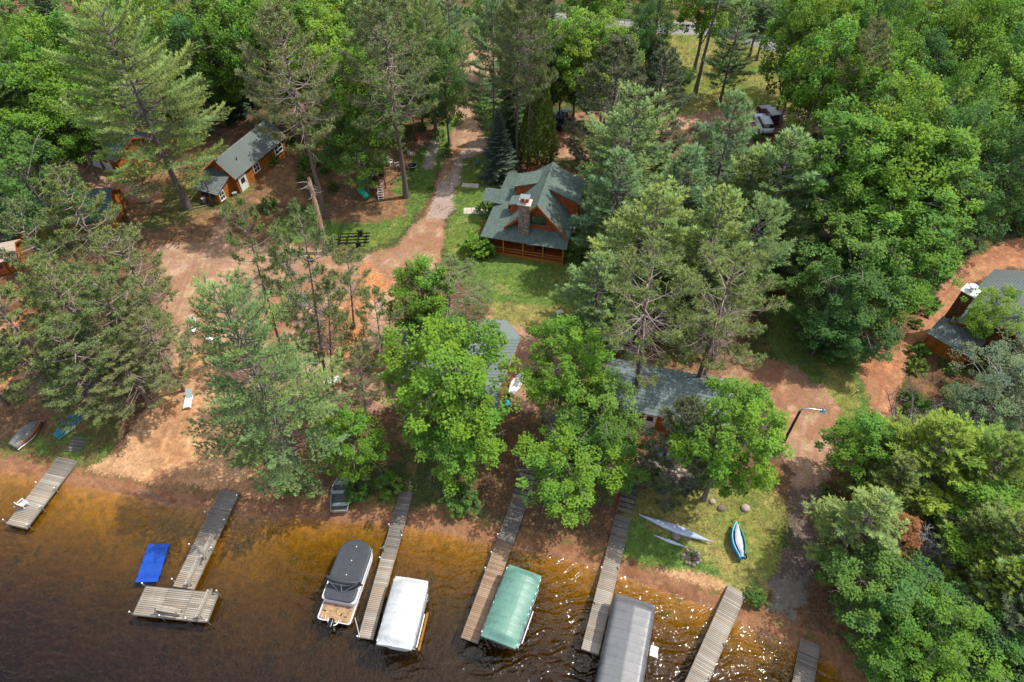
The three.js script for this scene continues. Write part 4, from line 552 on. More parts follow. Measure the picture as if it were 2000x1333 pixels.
{ // the platform at its end: three sections side by side, with benches
  const y = 0.5, a = level(285, 1146, y), b = level(425, 1160, y), c = level(400, 1215, y), d = level(256, 1200, y), across = b.clone().sub(a), W = (a.distanceTo(b) + c.distanceTo(d)) / 2, out = d.clone().lerp(c, 0.5).sub(a.clone().lerp(b, 0.5)), L = out.length();
  const g = thing('dock', 'wide three section platform with benches at the end of the long left dock', 'dock', a.clone().lerp(b, 0.5).setY(0), yawOf(across)), r = RNG(21), n = Math.floor(L / 0.15), sw = W / 3;
  for (let k = 0; k < 3; k++) { for (let i = 0; i < n; i++) { const p = part(g, 'plank', plankGeo, M.planks[(r() * 6) | 0]); p.scale.set(sw - 0.03, 1, 1); p.position.set((k - 1) * sw, y + 0.004 * r(), (i + 0.5) * L / n); } for (const x of [-1, 1]) part(g, 'stringer', box(0.05, 0.18, L, (k - 1) * sw + x * (sw / 2 - 0.04), y - 0.11, L / 2), M.planksOld[3]); }
  part(g, 'edge_beam', merge([box(W, 0.18, 0.04, 0, y - 0.08, -0.02), box(W, 0.18, 0.04, 0, y - 0.08, L + 0.02), box(0.04, 0.18, L, -W / 2 - 0.02, y - 0.08, L / 2), box(0.04, 0.18, L, W / 2 + 0.02, y - 0.08, L / 2)]), M.planksOld[2]);
  for (const [x, z, h] of [[-0.5, 0, 0.6], [-0.5, 1, 0.5], [-0.1, 1.02, 0.55], [0.24, 1.02, 0.5], [0.5, 1, 0.35], [0.5, 0, 0.6]]) { const q = part(g, 'post', cyl(0.035, 0.035, h + 2.1, x * W * 1.03, (h + y - 1.6) / 2, z * L, 9), M.pipe); part(q, 'post_cap', new THREE.SphereGeometry(0.065, 10, 8).translate(x * W * 1.03, y + h + 0.02, z * L), capMat); }
  const bench = (pos, yaw, len, label) => { const t = thing('bench', label, 'bench', pos, yaw); for (let i = 0; i < 3; i++) part(t, 'slat', rbox(0.13, 0.04, len, 0.01, -0.15 + i * 0.15, 0.45, 0), M.planks[i]); for (let i = 0; i < 2; i++) { const s = part(t, 'back_slat', rbox(0.04, 0.13, len, 0.01, 0.27 + i * 0.03, 0.64 + i * 0.17, 0), M.planks[i + 2]); } for (const z of [-1, 1]) part(t, 'leg', merge([box(0.06, 0.45, 0.06, -0.18, 0.22, z * (len / 2 - 0.15)), box(0.06, 0.9, 0.06, 0.22, 0.45, z * (len / 2 - 0.15)), box(0.45, 0.06, 0.06, 0, 0.4, z * (len / 2 - 0.15))]), M.planksOld[1]); return t; };
  const out1 = out.clone().normalize(), yaw = Math.atan2(out1.x, out1.z);
  bench(level(398, 1181, y + 0.3).setY(y + 0.02), yaw, 2.2, 'white backed bench along the right side of the square dock platform');
  bench(level(330, 1193, y + 0.3).setY(y + 0.02), yaw - PI / 2, 2.0, 'grey bench facing the shore on the front of the square dock platform');
  const e = level(400, 1060, y), f = level(424, 1010, y); bench(level(408, 1072, y).setY(y + 0.02), Math.atan2(e.x - f.x, e.z - f.z), 2.1, 'dark weathered bench in the shade midway along the long left dock'); bench(level(379, 1123, y).setY(y + 0.02), Math.atan2(e.x - f.x, e.z - f.z), 2.1, 'sunlit bench on the long left dock just before the platform');
}
const D3 = dock([[780, 961], [808, 961], [726, 1247], [702, 1246]], 0.5, 'weathered dock between the black covered pontoon boat and the white boat canopy', { old: 0.5, seed: 12, posts: [[-1, 0.27, 0.3], [1, 0.33, 0.15], [-1, 0.5, 0.2], [-1, 1, 0.1]], cleats: [[-0.9, 0.45], [0.9, 0.3]] });
const D4 = dock([[1000, 975], [1030, 982], [932, 1255], [902, 1246]], 0.5, 'tan planked dock along the left of the green boat canopy', { old: 0.33, seed: 14, mats: M.planksTan, posts: [[-1, 0.43, 0.2], [-1, 0.55, 0.35], [-1, 0.3, 0.3]] });
const D5 = dock([[1205, 1003], [1234, 1003], [1168, 1280], [1137, 1266]], 0.55, 'pale dock with steps at its top along the left of the charcoal boat canopy', { old: 0.28, seed: 16, posts: [[-1, 0.45, 0.15]], cleats: [[0.85, 0.42], [-0.9, 0.7]] });
{ // steps up the bank at its top
  const [w] = D5.userData.size, t = thing('steps', 'short grey wooden steps with a red side at the head of the pale dock', 'stairs', D5.position.clone(), D5.rotation.y); for (let i = 0; i < 7; i++) part(t, 'step', rbox(w, 0.06, 0.34, 0.01, 0, 0.66 + i * 0.1, -0.25 - i * 0.44), M.planksOld[i % 4]); for (const x of [-1, 1]) part(t, 'stringer', beam(V(x * (w / 2 + 0.04), 0.5, 0.1), V(x * (w / 2 + 0.04), 1.2, -3.1), 0.05, 0.2), x < 0 ? std('#a8452c') : M.planksOld[1]);
}
{ const t = thing('steps', 'dark timber steps under the maple at the head of the tan dock', 'stairs', D4.position.clone(), D4.rotation.y), [w] = D4.userData.size; for (let i = 0; i < 6; i++) part(t, 'step', rbox(w + 0.2, 0.12, 0.4, 0.02, 0, 0.55 + i * 0.09, -0.3 - i * 0.5), M.planksOld[(i + 2) % 4]); }
const D6 = dock([[1426, 1145], [1455, 1159], [1345, 1420], [1301, 1420]], 0.6, 'pale grey dock in the sun glitter right of the charcoal boat canopy', { seed: 18, cleats: [[0.95, 0.4], [0.95, 0.65], [0.95, 0.8]] });
const D7 = dock([[1567, 1247], [1601, 1261], [1576, 1400], [1537, 1400]], 0.5, 'dark grey dock at the far right of the shore', { seed: 20, mats: M.planksOld });
{ const a = level(140, 884, 0.35), b = level(157, 857, 0.35), t = thing('boardwalk', 'old grey plank pad on the grass above the far left dock', 'boardwalk', onGround(a.x, a.z, 0.05), Math.atan2(b.x - a.x, b.z - a.z)); for (let i = 0; i < 9; i++) { const p = part(t, 'plank', plankGeo, M.planksOld[i % 4]); p.scale.x = 1.5; p.position.set(0.05 * Math.sin(i * 3), 0.03 + i * 0.01, 0.1 + i * 0.17); } }

// ---------- boat lifts with fabric canopies ----------
function canopy(corners, y, label, o) {
  const [a, b, c, d] = corners.map(([x, z]) => level(x, z, y)), s = a.clone().lerp(b, 0.5), e = d.clone().lerp(c, 0.5), dir = e.clone().sub(s), L = dir.length(), w = (a.distanceTo(b) + c.distanceTo(d)) / 2;
  const g = thing('boat_lift', label, 'boat lift', s.clone().setY(0), Math.atan2(dir.x, dir.z)), { rise = 0.5, skirt = 0.45, mat, end = 0.55, flat = 0, seams = 8 } = o;
  // cloth over bows: grid along the length, with sloping ends and a little sag between the bows
  const nu = 26, nv = 56, pos = [], idx = [], uv = [];
  const shape = (u, v) => {
    const q = Math.min(v, 1 - v) * L, k = sstep(0, end, q), edge = Math.abs(u) > 0.92 ? (Math.abs(u) - 0.92) / 0.08 : 0, uu = Math.sign(u) * Math.min(1, Math.abs(u) / 0.92);
    const prof = flat ? (Math.abs(uu) < 0.8 ? 1 - 0.22 * Math.abs(uu) : 0.824 - (Math.pow((Math.abs(uu) - 0.8) / 0.2, 1.6)) * 0.62) : 1 - uu * uu; let h = y - rise + rise * prof * lerp(0.12, 1, k) - edge * skirt * (k * 0.5 + 0.5) - 0.02 * (1 - prof);
    h -= (flat ? 0.012 : 0.035) * Math.pow(Math.sin(v * PI * seams), 2) * k * (1 - edge) * (0.6 + 0.8 * noise(v * seams, u * 2 + 7)); h += 0.025 * (noise(u * 9 + 3, v * 60) - 0.5) * sstep(0.4, 1, Math.abs(uu)) + 0.05 * (noise(u * 14, 5) - 0.5) * (1 - k) + (flat ? 0.004 : 0.012) * (noise(u * 5 + v * 22, v * 9) - 0.5);
    return V(uu * w / 2 * (1 - 0.05 * (1 - k)), h, v * L);
  };
  for (let j = 0; j <= nv; j++) for (let i = 0; i <= nu; i++) { const u = i / nu * 2 - 1, v = j / nv; pos.push(...shape(u, v).toArray()); uv.push(u * w / 2 * 0.3, v * L * 0.3); }
  for (let j = 0; j < nv; j++) for (let i = 0; i < nu; i++) { const p = j * (nu + 1) + i; idx.push(p, p + nu + 1, p + 1, p + 1, p + nu + 1, p + nu + 2); }
  const geo = new THREE.BufferGeometry(); geo.setAttribute('position', new THREE.Float32BufferAttribute(pos, 3)); geo.setAttribute('uv', new THREE.Float32BufferAttribute(uv, 2)); geo.setIndex(idx); geo.computeVertexNormals(); part(g, 'canopy', geo, mat);
  for (let k = 1; k < seams; k++) { const pts = []; for (let i = 0; i <= 24; i++) pts.push(shape(lerp(-0.98, 0.98, i / 24), k / seams).add(V(0, 0.004, 0))); part(g, 'seam', tubeOf(pts, 0.008, 48, 5), mat); }
  if (!flat) { const pts = []; for (let i = 0; i <= 40; i++) pts.push(shape(0.2, lerp(0.03, 0.97, i / 40)).add(V(0, 0.004, 0))); part(g, 'seam', tubeOf(pts, 0.014, 80, 5), mat); }
  for (let k = 1; k <= seams; k += 3) for (const x of [-1, 1]) { const p = shape(x * 0.97, clamp(k / seams, 0.03, 0.97)); part(g, 'strap', rod(p.clone().add(V(x * 0.03, -0.02, 0)), p.clone().add(V(-x * 0.02, -skirt - 0.12, 0)), 0.016, 5), M.dark); }
  // end aprons
  for (const v of [0, L]) { const sh = new THREE.Shape(), N = 16; sh.moveTo(-w / 2 * 0.95, -rise - skirt * 0.7); for (let i = 0; i <= N; i++) { const u = i / N * 2 - 1; sh.lineTo(u * w / 2 * 0.95, -rise + rise * 0.12 * (1 - u * u) - 0.01); } sh.lineTo(w / 2 * 0.95, -rise - skirt * 0.7); part(g, 'end_flap', new THREE.ExtrudeGeometry(sh, { depth: 0.012, bevelEnabled: false }).translate(0, y, v - 0.006), mat); }
  if (o.ridge) part(g, 'seam', box(0.05, 0.015, L - 2 * end, 0, y + 0.004, L / 2), mat);
  for (const x of [-1, 1]) { for (const z of [0.12, 0.88]) { part(g, 'post', cyl(0.05, 0.05, y - rise + 2.0, x * w * 0.46, (y - rise - 2.0) / 2, z * L, 8), M.alu); } part(g, 'side_rail', beam(V(x * w * 0.47, 0.85, 0.1 * L), V(x * w * 0.47, 0.85, 0.92 * L), 0.09, 0.12), o.rail ?? M.alu); part(g, 'top_rail', rod(V(x * w * 0.48, y - rise - 0.05, 0.04 * L), V(x * w * 0.48, y - rise - 0.05, 0.96 * L), 0.035), M.alu); }
  for (const z of [0.14, 0.86]) part(g, 'cross_beam', beam(V(-w * 0.46, -0.1, z * L), V(w * 0.46, -0.1, z * L), 0.1, 0.14), M.alu);
  return { g, w, L };
}
const stainTex = tex(512, 512, (x, y) => { const u = x / 512, v = y / 512, a = tfbm(u, v, 5, 4), b = tfbm(u + 0.3, v + 0.7, 24, 3), d = hash(x >> 2, y >> 2) > 0.9988 ? 30 : 0; return grey(238 - 22 * sstep(0.5, 0.8, a) - 14 * sstep(0.56, 0.8, b) + d * 0.5); });
const cloth = (hex, o = {}) => std(hex, { roughness: 0.55, side: THREE.DoubleSide, map: stainTex, bumpMap: grainTex, bumpScale: 0.003, ...o });
const CW = canopy([[770, 1122], [835, 1130], [806, 1264], [728, 1256]], 2.6, 'boat lift under a white arched canopy', { mat: cloth('#d0d2d4'), rise: 0.45, seams: 9 });
const CG = canopy([[991, 1100], [1060, 1118], [1010, 1264], [935, 1237]], 2.6, 'boat lift under a grey green arched canopy', { mat: cloth('#6d998b', { roughness: 0.45 }), rise: 0.5, seams: 10 });
const CB = canopy([[1204, 1157], [1281, 1174], [1245, 1430], [1142, 1424]], 2.7, 'long boat lift under a charcoal canopy with a centre ridge', { mat: cloth('#717277', { roughness: 0.4 }), rise: 0.62, skirt: 0.6, end: 0.7, flat: 1, ridge: 1, seams: 14 });
part(CW.g, 'side_rail', box(0.16, 0.2, CW.L * 0.55, CW.w * 0.56, 0.35, CW.L * 0.62), wood('#c8861f'), 'orange wooden guide board'); part(CW.g, 'guide_post', rod(V(CW.w * 0.53, 1.1, CW.L * 0.42), V(CW.w * 0.53, 1.1, CW.L * 0.9), 0.05), M.white); part(CW.g, 'guide_post', rod(V(-CW.w * 0.52, 1.2, CW.L * 0.25), V(-CW.w * 0.52, 1.2, CW.L * 0.42), 0.05), M.white);
part(CG.g, 'guide_post', rod(V(CG.w * 0.54, 1.1, CG.L * 0.42), V(CG.w * 0.54, 1.1, CG.L * 0.86), 0.05), std('#e6dbe6')); part(CG.g, 'guide_post', rod(V(-CG.w * 0.53, 1.3, CG.L * 0.27), V(-CG.w * 0.53, 1.3, CG.L * 0.4), 0.05), M.white);
{ const p = part(CB.g, 'solar_panel', merge([box(0.55, 0.05, 0.75)]), M.white, 'small white framed panel on the right side'); p.position.set(CB.w * 0.5 + 0.42, 1.7, CB.L * 0.34); p.rotation.z = -0.12; for (let i = 0; i < 4; i++) part(p, 'slat', box(0.4, 0.02, 0.12, 0, 0.035, -0.24 + i * 0.16), std('#b9bdc2')); part(CB.g, 'bracket', rod(V(CB.w * 0.46, 1.6, CB.L * 0.34), V(CB.w * 0.5 + 0.42, 1.68, CB.L * 0.34), 0.03), M.alu); }

// boats waiting in the lifts
function hull(L, W, D, o = {}) {            // bow at +z; stern square when o.transom > 0
  const { transom = 0, nu = 14, nz = 30, sheer = 0.12, pw = 1.7, keel = 0.55 } = o, pos = [], idx = [];
  for (let j = 0; j <= nz; j++) { const t = j / nz, f = t > 0.45 ? 1 - Math.pow((t - 0.45) / 0.55, pw) : (transom ? lerp(transom, 1, sstep(0, 0.45, t)) : 1 - Math.pow((0.45 - t) / 0.45, pw)); const hw = Math.max(0.006, W / 2 * f), dz = D * (0.35 + 0.65 * Math.min(1, f * 1.2)), sh = sheer * (Math.pow(2 * t - 1, 2)); for (let i = 0; i <= nu; i++) { const a = (i / nu - 0.5) * PI, sx = Math.sign(Math.sin(a)) * Math.pow(Math.abs(Math.sin(a)), keel), cy = Math.pow(Math.cos(a), 0.7); pos.push(hw * sx, -dz * cy + sh, (t - 0.5) * L); } }
  for (let j = 0; j < nz; j++) for (let i = 0; i < nu; i++) { const p = j * (nu + 1) + i; idx.push(p, p + 1, p + nu + 1, p + 1, p + nu + 2, p + nu + 1); }
  const base = pos.length / 3; if (transom) { pos.push(0, 0, -L / 2); for (let i = 0; i < nu; i++) idx.push(base, i + 1, i); }
  const g = new THREE.BufferGeometry(); g.setAttribute('position', new THREE.Float32BufferAttribute(pos, 3)); g.setAttribute('uv', new THREE.Float32BufferAttribute(pos.flatMap((_, i) => i % 3 === 0 ? [pos[i], pos[i + 2]] : []), 2)); g.setIndex(idx); const h = g.toNonIndexed(); g.computeVertexNormals(); return g;
}
const dbl = (m) => { const c = m.clone(); c.side = THREE.DoubleSide; return c; };
function lid(L, W, o = {}) { const { transom = 0, pw = 1.7, crown = 0.06, sheer = 0.12, z0 = 0, z1 = 1, inset = 0 } = o, pos = [], idx = [], nz = 30, nu = 10; for (let j = 0; j <= nz; j++) { const t = lerp(z0, z1, j / nz), f = t > 0.45 ? 1 - Math.pow((t - 0.45) / 0.55, pw) : (transom ? lerp(transom, 1, sstep(0, 0.45, t)) : 1 - Math.pow((0.45 - t) / 0.45, pw)), hw = Math.max(0.005, W / 2 * f - inset), sh = sheer * Math.pow(2 * t - 1, 2); for (let i = 0; i <= nu; i++) { const u = i / nu * 2 - 1; pos.push(u * hw, sh + crown * (1 - u * u) * Math.min(1, f * 2), (t - 0.5) * L); } } for (let j = 0; j < nz; j++) for (let i = 0; i < nu; i++) { const p = j * (nu + 1) + i; idx.push(p, p + nu + 1, p + 1, p + 1, p + nu + 1, p + nu + 2); } const g = new THREE.BufferGeometry(); g.setAttribute('position', new THREE.Float32BufferAttribute(pos, 3)); g.setIndex(idx); g.setAttribute('uv', new THREE.Float32BufferAttribute(pos.flatMap((_, i) => i % 3 === 0 ? [pos[i], pos[i + 2]] : []), 2)); g.computeVertexNormals(); return g; }
for (const [C, label, col] of [[CW, 'white motorboat resting under the white canopy', '#e4e2dc'], [CG, 'maroon striped motorboat resting under the green canopy', '#8a3350'], [CB, 'dark motorboat resting under the charcoal canopy', '#3a3d45']]) {
  const p = V(0, 0, C.L * 0.5).applyAxisAngle(up, C.g.rotation.y).add(C.g.position).setY(0.75), t = thing('motorboat', label, 'boat', p, C.g.rotation.y + PI); const L = Math.min(6.4, C.L * 0.85), W = C.w * 0.74; part(t, 'hull', hull(L, W, 0.75, { transom: 0.85 }), dbl(std(col, { roughness: 0.3 }))); part(t, 'deck', lid(L, W, { transom: 0.85, crown: 0.08 }), dbl(M.white)); part(t, 'windscreen', box(W * 0.7, 0.35, 0.05, 0, 0.3, 0.6), M.glass);
}
// ---------- pontoon boat with black covers ----------
{
  const s = level(650, 1214, 0.7), b = level(702, 1064, 0.9), d = b.clone().sub(s).setY(0), L = d.length() + 0.2, W = 2.7, t = thing('pontoon_boat', 'pontoon boat with fitted black covers, tan stern deck and black outboard motor', 'boat', s.clone().setY(0), Math.atan2(d.x, d.z));        // bow at local +z
  const outline = (w, z0, z1, r0, r1, ins = 0) => { const sh = new THREE.Shape(), h = w / 2 - ins; sh.moveTo(-h + r0, -z0); sh.lineTo(h - r0, -z0); sh.quadraticCurveTo(h, -z0, h, -z0 - r0); sh.lineTo(h, -z1 + r1); sh.bezierCurveTo(h, -z1 + r1 * 0.35, h * 0.55, -z1, 0, -z1); sh.bezierCurveTo(-h * 0.55, -z1, -h, -z1 + r1 * 0.35, -h, -z1 + r1); sh.lineTo(-h, -z0 - r0); sh.quadraticCurveTo(-h, -z0, -h + r0, -z0); return sh; };
  const flatOut = (sh, th, y, bev = 0) => new THREE.ExtrudeGeometry(sh, { depth: th, bevelEnabled: bev > 0, bevelSize: bev, bevelThickness: bev, bevelSegments: 3, curveSegments: 20 }).rotateX(-PI / 2).translate(0, y, 0);
  const put = (name, g, m, l) => part(t, name, g, m, l);
  for (const x of [-0.95, 0.95]) put('pontoon', merge([cyl(0.32, 0.32, L - 1.3, x, 0, 0).rotateX(0)].map(() => new THREE.CylinderGeometry(0.32, 0.32, L - 1.3, 16).rotateX(PI / 2).translate(x, 0.1, L / 2 - 0.25)).concat([new THREE.ConeGeometry(0.32, 0.9, 16).rotateX(PI / 2).translate(x, 0.14, L - 0.45)])), M.alu);
  put('deck', flatOut(outline(W, 0, L, 0.25, 1.3), 0.1, 0.45), std('#d9d3d6', { roughness: 0.4 })); put('stern_deck', flatOut(outline(W, 0.06, 1.9, 0.2, 0.3, 0.1), 0.012, 0.556), wood('#d3ac80'), 'tan decking on the stern');
  put('fence', flatOut(outline(W, 1.35, L - 0.05, 0.2, 1.25, 0.03), 0.62, 0.552), std('#cfc6cf', { roughness: 0.35 }), 'pale side panels'); put('rub_rail', new THREE.TubeGeometry(new THREE.CatmullRomCurve3(outline(W, 1.35, L - 0.05, 0.2, 1.25, 0).getPoints(24).map((p) => V(p.x, 1.17, -p.y)), true), 120, 0.045, 6, true), M.alu);
  const cov = cloth('#43474f', { roughness: 0.5 });
  put('bow_cover', flatOut(outline(W, 2.75, L - 0.12, 0.35, 1.2, 0.14), 0.08, 1.25, 0.11), cov, 'smooth black cover over the front'); put('cover_ridge', merge([0, 1, 2].map((i) => new THREE.SphereGeometry(0.05, 8, 6).scale(1, 0.5, 1).translate(0, 1.46, 3.4 + i * 1.2))), M.white);
  put('seat_cover', flatOut(outline(W, 1.45, 2.9, 0.45, 0.5, 0.2), 0.16, 1.14, 0.1), cov, 'black cover over the rear seats');
  for (const [z, y] of [[1.62, 1.36], [2.15, 1.42]]) put('cover_fold', tubeOf([V(-1.05, y - 0.16, z + 0.15), V(-0.6, y - 0.02, z), V(0, y, z - 0.12), V(0.6, y - 0.02, z), V(1.05, y - 0.16, z + 0.15)], 0.035, 20, 6), cov);
  put('arch', tubeOf([V(-1.3, 0.9, 3.0), V(-1.36, 2.0, 2.72), V(-1.2, 2.12, 2.55), V(0, 2.2, 2.42), V(1.2, 2.12, 2.55), V(1.36, 2.0, 2.72), V(1.3, 0.9, 3.0)], 0.085, 40, 8), M.black, 'black folded bimini arch'); put('bimini_boot', tubeOf([V(-1.25, 2.02, 2.75), V(-0.7, 2.14, 2.6), V(0, 2.2, 2.55), V(0.7, 2.14, 2.6), V(1.25, 2.02, 2.75)], 0.14, 30, 8), cov); put('strut', merge([rod(V(-1.2, 2.0, 2.6), V(-0.2, 1.3, 2.1), 0.02), rod(V(1.2, 2.0, 2.6), V(0.2, 1.3, 2.1), 0.02), rod(V(0, 2.15, 2.5), V(-0.12, 1.42, 2.0), 0.03)]), M.alu);
  put('motor_well', new THREE.TorusGeometry(0.42, 0.05, 8, 20, PI).rotateX(-PI / 2).translate(0.02, 0.6, 0.12), M.white);
  put('outboard_motor', merge([rbox(0.42, 0.46, 0.78, 0.15, 0.02, 0.92, -0.28), rbox(0.2, 0.9, 0.3, 0.06, 0.02, 0.3, -0.3), box(0.5, 0.04, 0.3, 0.02, -0.05, -0.35)]), std('#17191d', { roughness: 0.25 }), 'black outboard motor'); put('ladder', merge([rod(V(0.7, 0.6, -0.05), V(0.7, 0.6, 0.35), 0.02), rod(V(1.0, 0.6, -0.05), V(1.0, 0.6, 0.35), 0.02), rod(V(0.7, 0.6, -0.05), V(1.0, 0.6, -0.05), 0.02), rod(V(0.7, 0.62, 0.12), V(1.0, 0.62, 0.12), 0.02)]), M.alu); put('cleat', merge([box(0.25, 0.06, 0.05, -0.8, 0.6, 0.5), box(0.25, 0.06, 0.05, 0.95, 0.6, 0.7), box(0.06, 0.3, 0.06, -0.45, 0.65, 0.6)]), M.black);
  const e1 = level(693, 1207, 0.9), e2 = level(702, 1246, 0.55); single('mooring_rope', tubeOf([e1, e1.clone().lerp(e2, 0.5).add(V(0, -0.2, 0)), e2], 0.025, 12, 5), std('#d8cfc4'), 'mooring rope from the pontoon boat stern to the dock end', 'rope'); const f1 = level(741, 1072, 1.1), f2 = level(751, 1066, 0.6); single('mooring_rope', tubeOf([f1, f1.clone().lerp(f2, 0.5).add(V(0, -0.12, 0)), f2], 0.025, 10, 5), std('#8f979c'), 'short mooring rope from the pontoon boat bow to the dock', 'rope');
}
// ---------- blue floating mat ----------
{ const a = level(289, 1064, 0.1), b = level(331, 1063, 0.1), c = level(307, 1137, 0.1), d = level(264, 1139, 0.1), ce = a.clone().add(b).add(c).add(d).multiplyScalar(0.25), dir = d.clone().lerp(c, 0.5).sub(a.clone().lerp(b, 0.5)), L = dir.length(), W = a.distanceTo(b); const g = new THREE.BoxGeometry(W, 0.07, L, 12, 1, 30), p = g.attributes.position; for (let i = 0; i < p.count; i++) p.setY(i, p.getY(i) + 0.035 * Math.sin(p.getZ(i) * 5.2 + p.getX(i)) + 0.02 * Math.sin(p.getZ(i) * 11)); g.computeVertexNormals(); const m = single('floating_mat', g, std('#0d4cb4', { roughness: 0.45, map: stainTex, bumpMap: grainTex, bumpScale: 0.01 }), 'bright blue floating mat on the water beside the long left dock', 'water mat'); m.position.copy(ce).setY(0.08); m.rotation.y = Math.atan2(dir.x, dir.z); }
// ---------- boats and things on the shore ----------
function along(name, label, cat, far, near, lift) { const a = G(...far), b = G(...near), d = a.clone().sub(b), o = thing(name, label, cat, a.clone().lerp(b, 0.5).add(V(0, lift, 0)), Math.atan2(d.x, d.z)); o.rotation.order = 'YXZ'; o.rotation.x = -Math.atan2(d.y, Math.hypot(d.x, d.z)); return [o, Math.hypot(d.x, d.z)]; }
{ const [t, L] = along('rowboat', 'upturned grey rowboat with red brown stripes on the grass by the far left dock', 'boat', [84, 822], [28, 876], 0.14); part(t, 'hull', hull(L, 1.5, 0.62, { transom: 0.8, keel: 0.42 }).rotateZ(PI), dbl(std('#a9a49b', { roughness: 0.6, metalness: 0.15, map: woodTex }))); const s = (x, y, z0, z1, col, r) => part(t, 'stripe', tubeOf([V(x * 0.55, y, z0), V(x, y - 0.02, lerp(z0, z1, 0.35)), V(x, y - 0.03, lerp(z0, z1, 0.6)), V(x * 0.45, y, z1)], r, 20, 6), std(col)); s(-0.76, 0.16, -L * 0.49, L * 0.46, '#8a2f24', 0.07); s(-0.7, 0.36, -L * 0.48, L * 0.44, '#a8703c', 0.06); s(0.76, 0.16, -L * 0.49, L * 0.46, '#8a2f24', 0.06); part(t, 'gunwale', merge([tubeOf([V(-0.6, 0.02, -L / 2), V(-0.78, 0, 0), V(-0.1, 0.0, L * 0.49)], 0.05, 20, 6), tubeOf([V(0.6, 0.02, -L / 2), V(0.78, 0, 0), V(0.1, 0.0, L * 0.49)], 0.05, 20, 6)]), M.white); }
{ const [t, L] = along('rowboat', 'upturned teal blue rowboat on the grass near the left beach', 'boat', [174, 800], [110, 856], 0.16); part(t, 'hull', hull(L, 1.25, 0.5, { transom: 0.62, keel: 0.45 }).rotateZ(PI), dbl(std('#2f7686', { roughness: 0.55 }))); part(t, 'keel', box(0.06, 0.06, L * 0.8, 0, 0.5, 0), std('#54909c')); part(t, 'gunwale', merge([tubeOf([V(-0.42, 0, -L / 2), V(-0.64, 0, 0), V(-0.05, 0, L * 0.49)], 0.045, 20, 6), tubeOf([V(0.42, 0, -L / 2), V(0.64, 0, 0), V(0.05, 0, L * 0.49)], 0.045, 20, 6)]), std('#6aa3ad')); }
{ const [t, L] = along('rowboat', 'open aluminium rowboat pulled up at the waterline in the middle', 'boat', [671, 932], [665, 1006], 0.62); part(t, 'hull', hull(L, 1.62, 0.6, { transom: 0.86, keel: 0.4 }), dbl(M.alu)); part(t, 'floor', lid(L * 0.94, 1.3, { transom: 0.86, crown: 0 }).translate(0, -0.42, 0), dbl(std('#77756a', { metalness: 0.3, roughness: 0.6 }))); part(t, 'gunwale', merge([-1, 1].map((s) => tubeOf([V(s * 0.7, 0.12, -L / 2), V(s * 0.8, 0.0, -L * 0.15), V(s * 0.72, 0.03, L * 0.2), V(s * 0.03, 0.13, L * 0.49)], 0.045, 24, 6)).concat([box(1.4, 0.09, 0.09, 0, 0.1, -L / 2)])), std('#c6cdd4', { metalness: 0.7, roughness: 0.3 })); for (const [z, w] of [[-0.31, 1.4], [0.02, 1.52], [0.26, 1.25]]) part(t, 'seat', rbox(w, 0.07, 0.3, 0.02, 0, -0.12, z * L), std('#b9c0c8', { metalness: 0.5, roughness: 0.45 })); part(t, 'foredeck', lid(L, 1.5, { transom: 0.86, z0: 0.86, z1: 0.99, crown: 0.03 }), dbl(M.alu)); }
{ const [t, L] = along('canoe_hull', 'long slender pale grey canoe hull lying on the grass right of the dock steps', 'boat', [1247, 1010], [1388, 1063], 0.38); part(t, 'hull', hull(L, 0.74, 0.4, { keel: 0.7, pw: 1.35, sheer: 0.06 }), dbl(std('#a8b4c8', { roughness: 0.3 }))); part(t, 'deck', lid(L, 0.74, { pw: 1.35, crown: 0.09, sheer: 0.06 }), dbl(std('#aab6ca', { roughness: 0.3 }))); part(t, 'hatch', merge([cyl(0.05, 0.05, 0.04, 0, 0.06, -1.1), cyl(0.05, 0.05, 0.04, 0, 0.06, -1.9), box(0.03, 0.12, 0.03, 0, 0.12, L * 0.49)]), M.white); }
{ const [t, L] = along('canoe_hull', 'short slender outrigger hull lying below the long pale canoe hull', 'boat', [1275, 1047], [1340, 1071], 0.16); part(t, 'hull', hull(L, 0.3, 0.2, { keel: 0.7, pw: 1.4, sheer: 0.04 }), dbl(std('#b4bece', { roughness: 0.3 }))); part(t, 'deck', lid(L, 0.3, { pw: 1.4, crown: 0.05, sheer: 0.04 }), dbl(std('#b9c3d2', { roughness: 0.3 }))); }
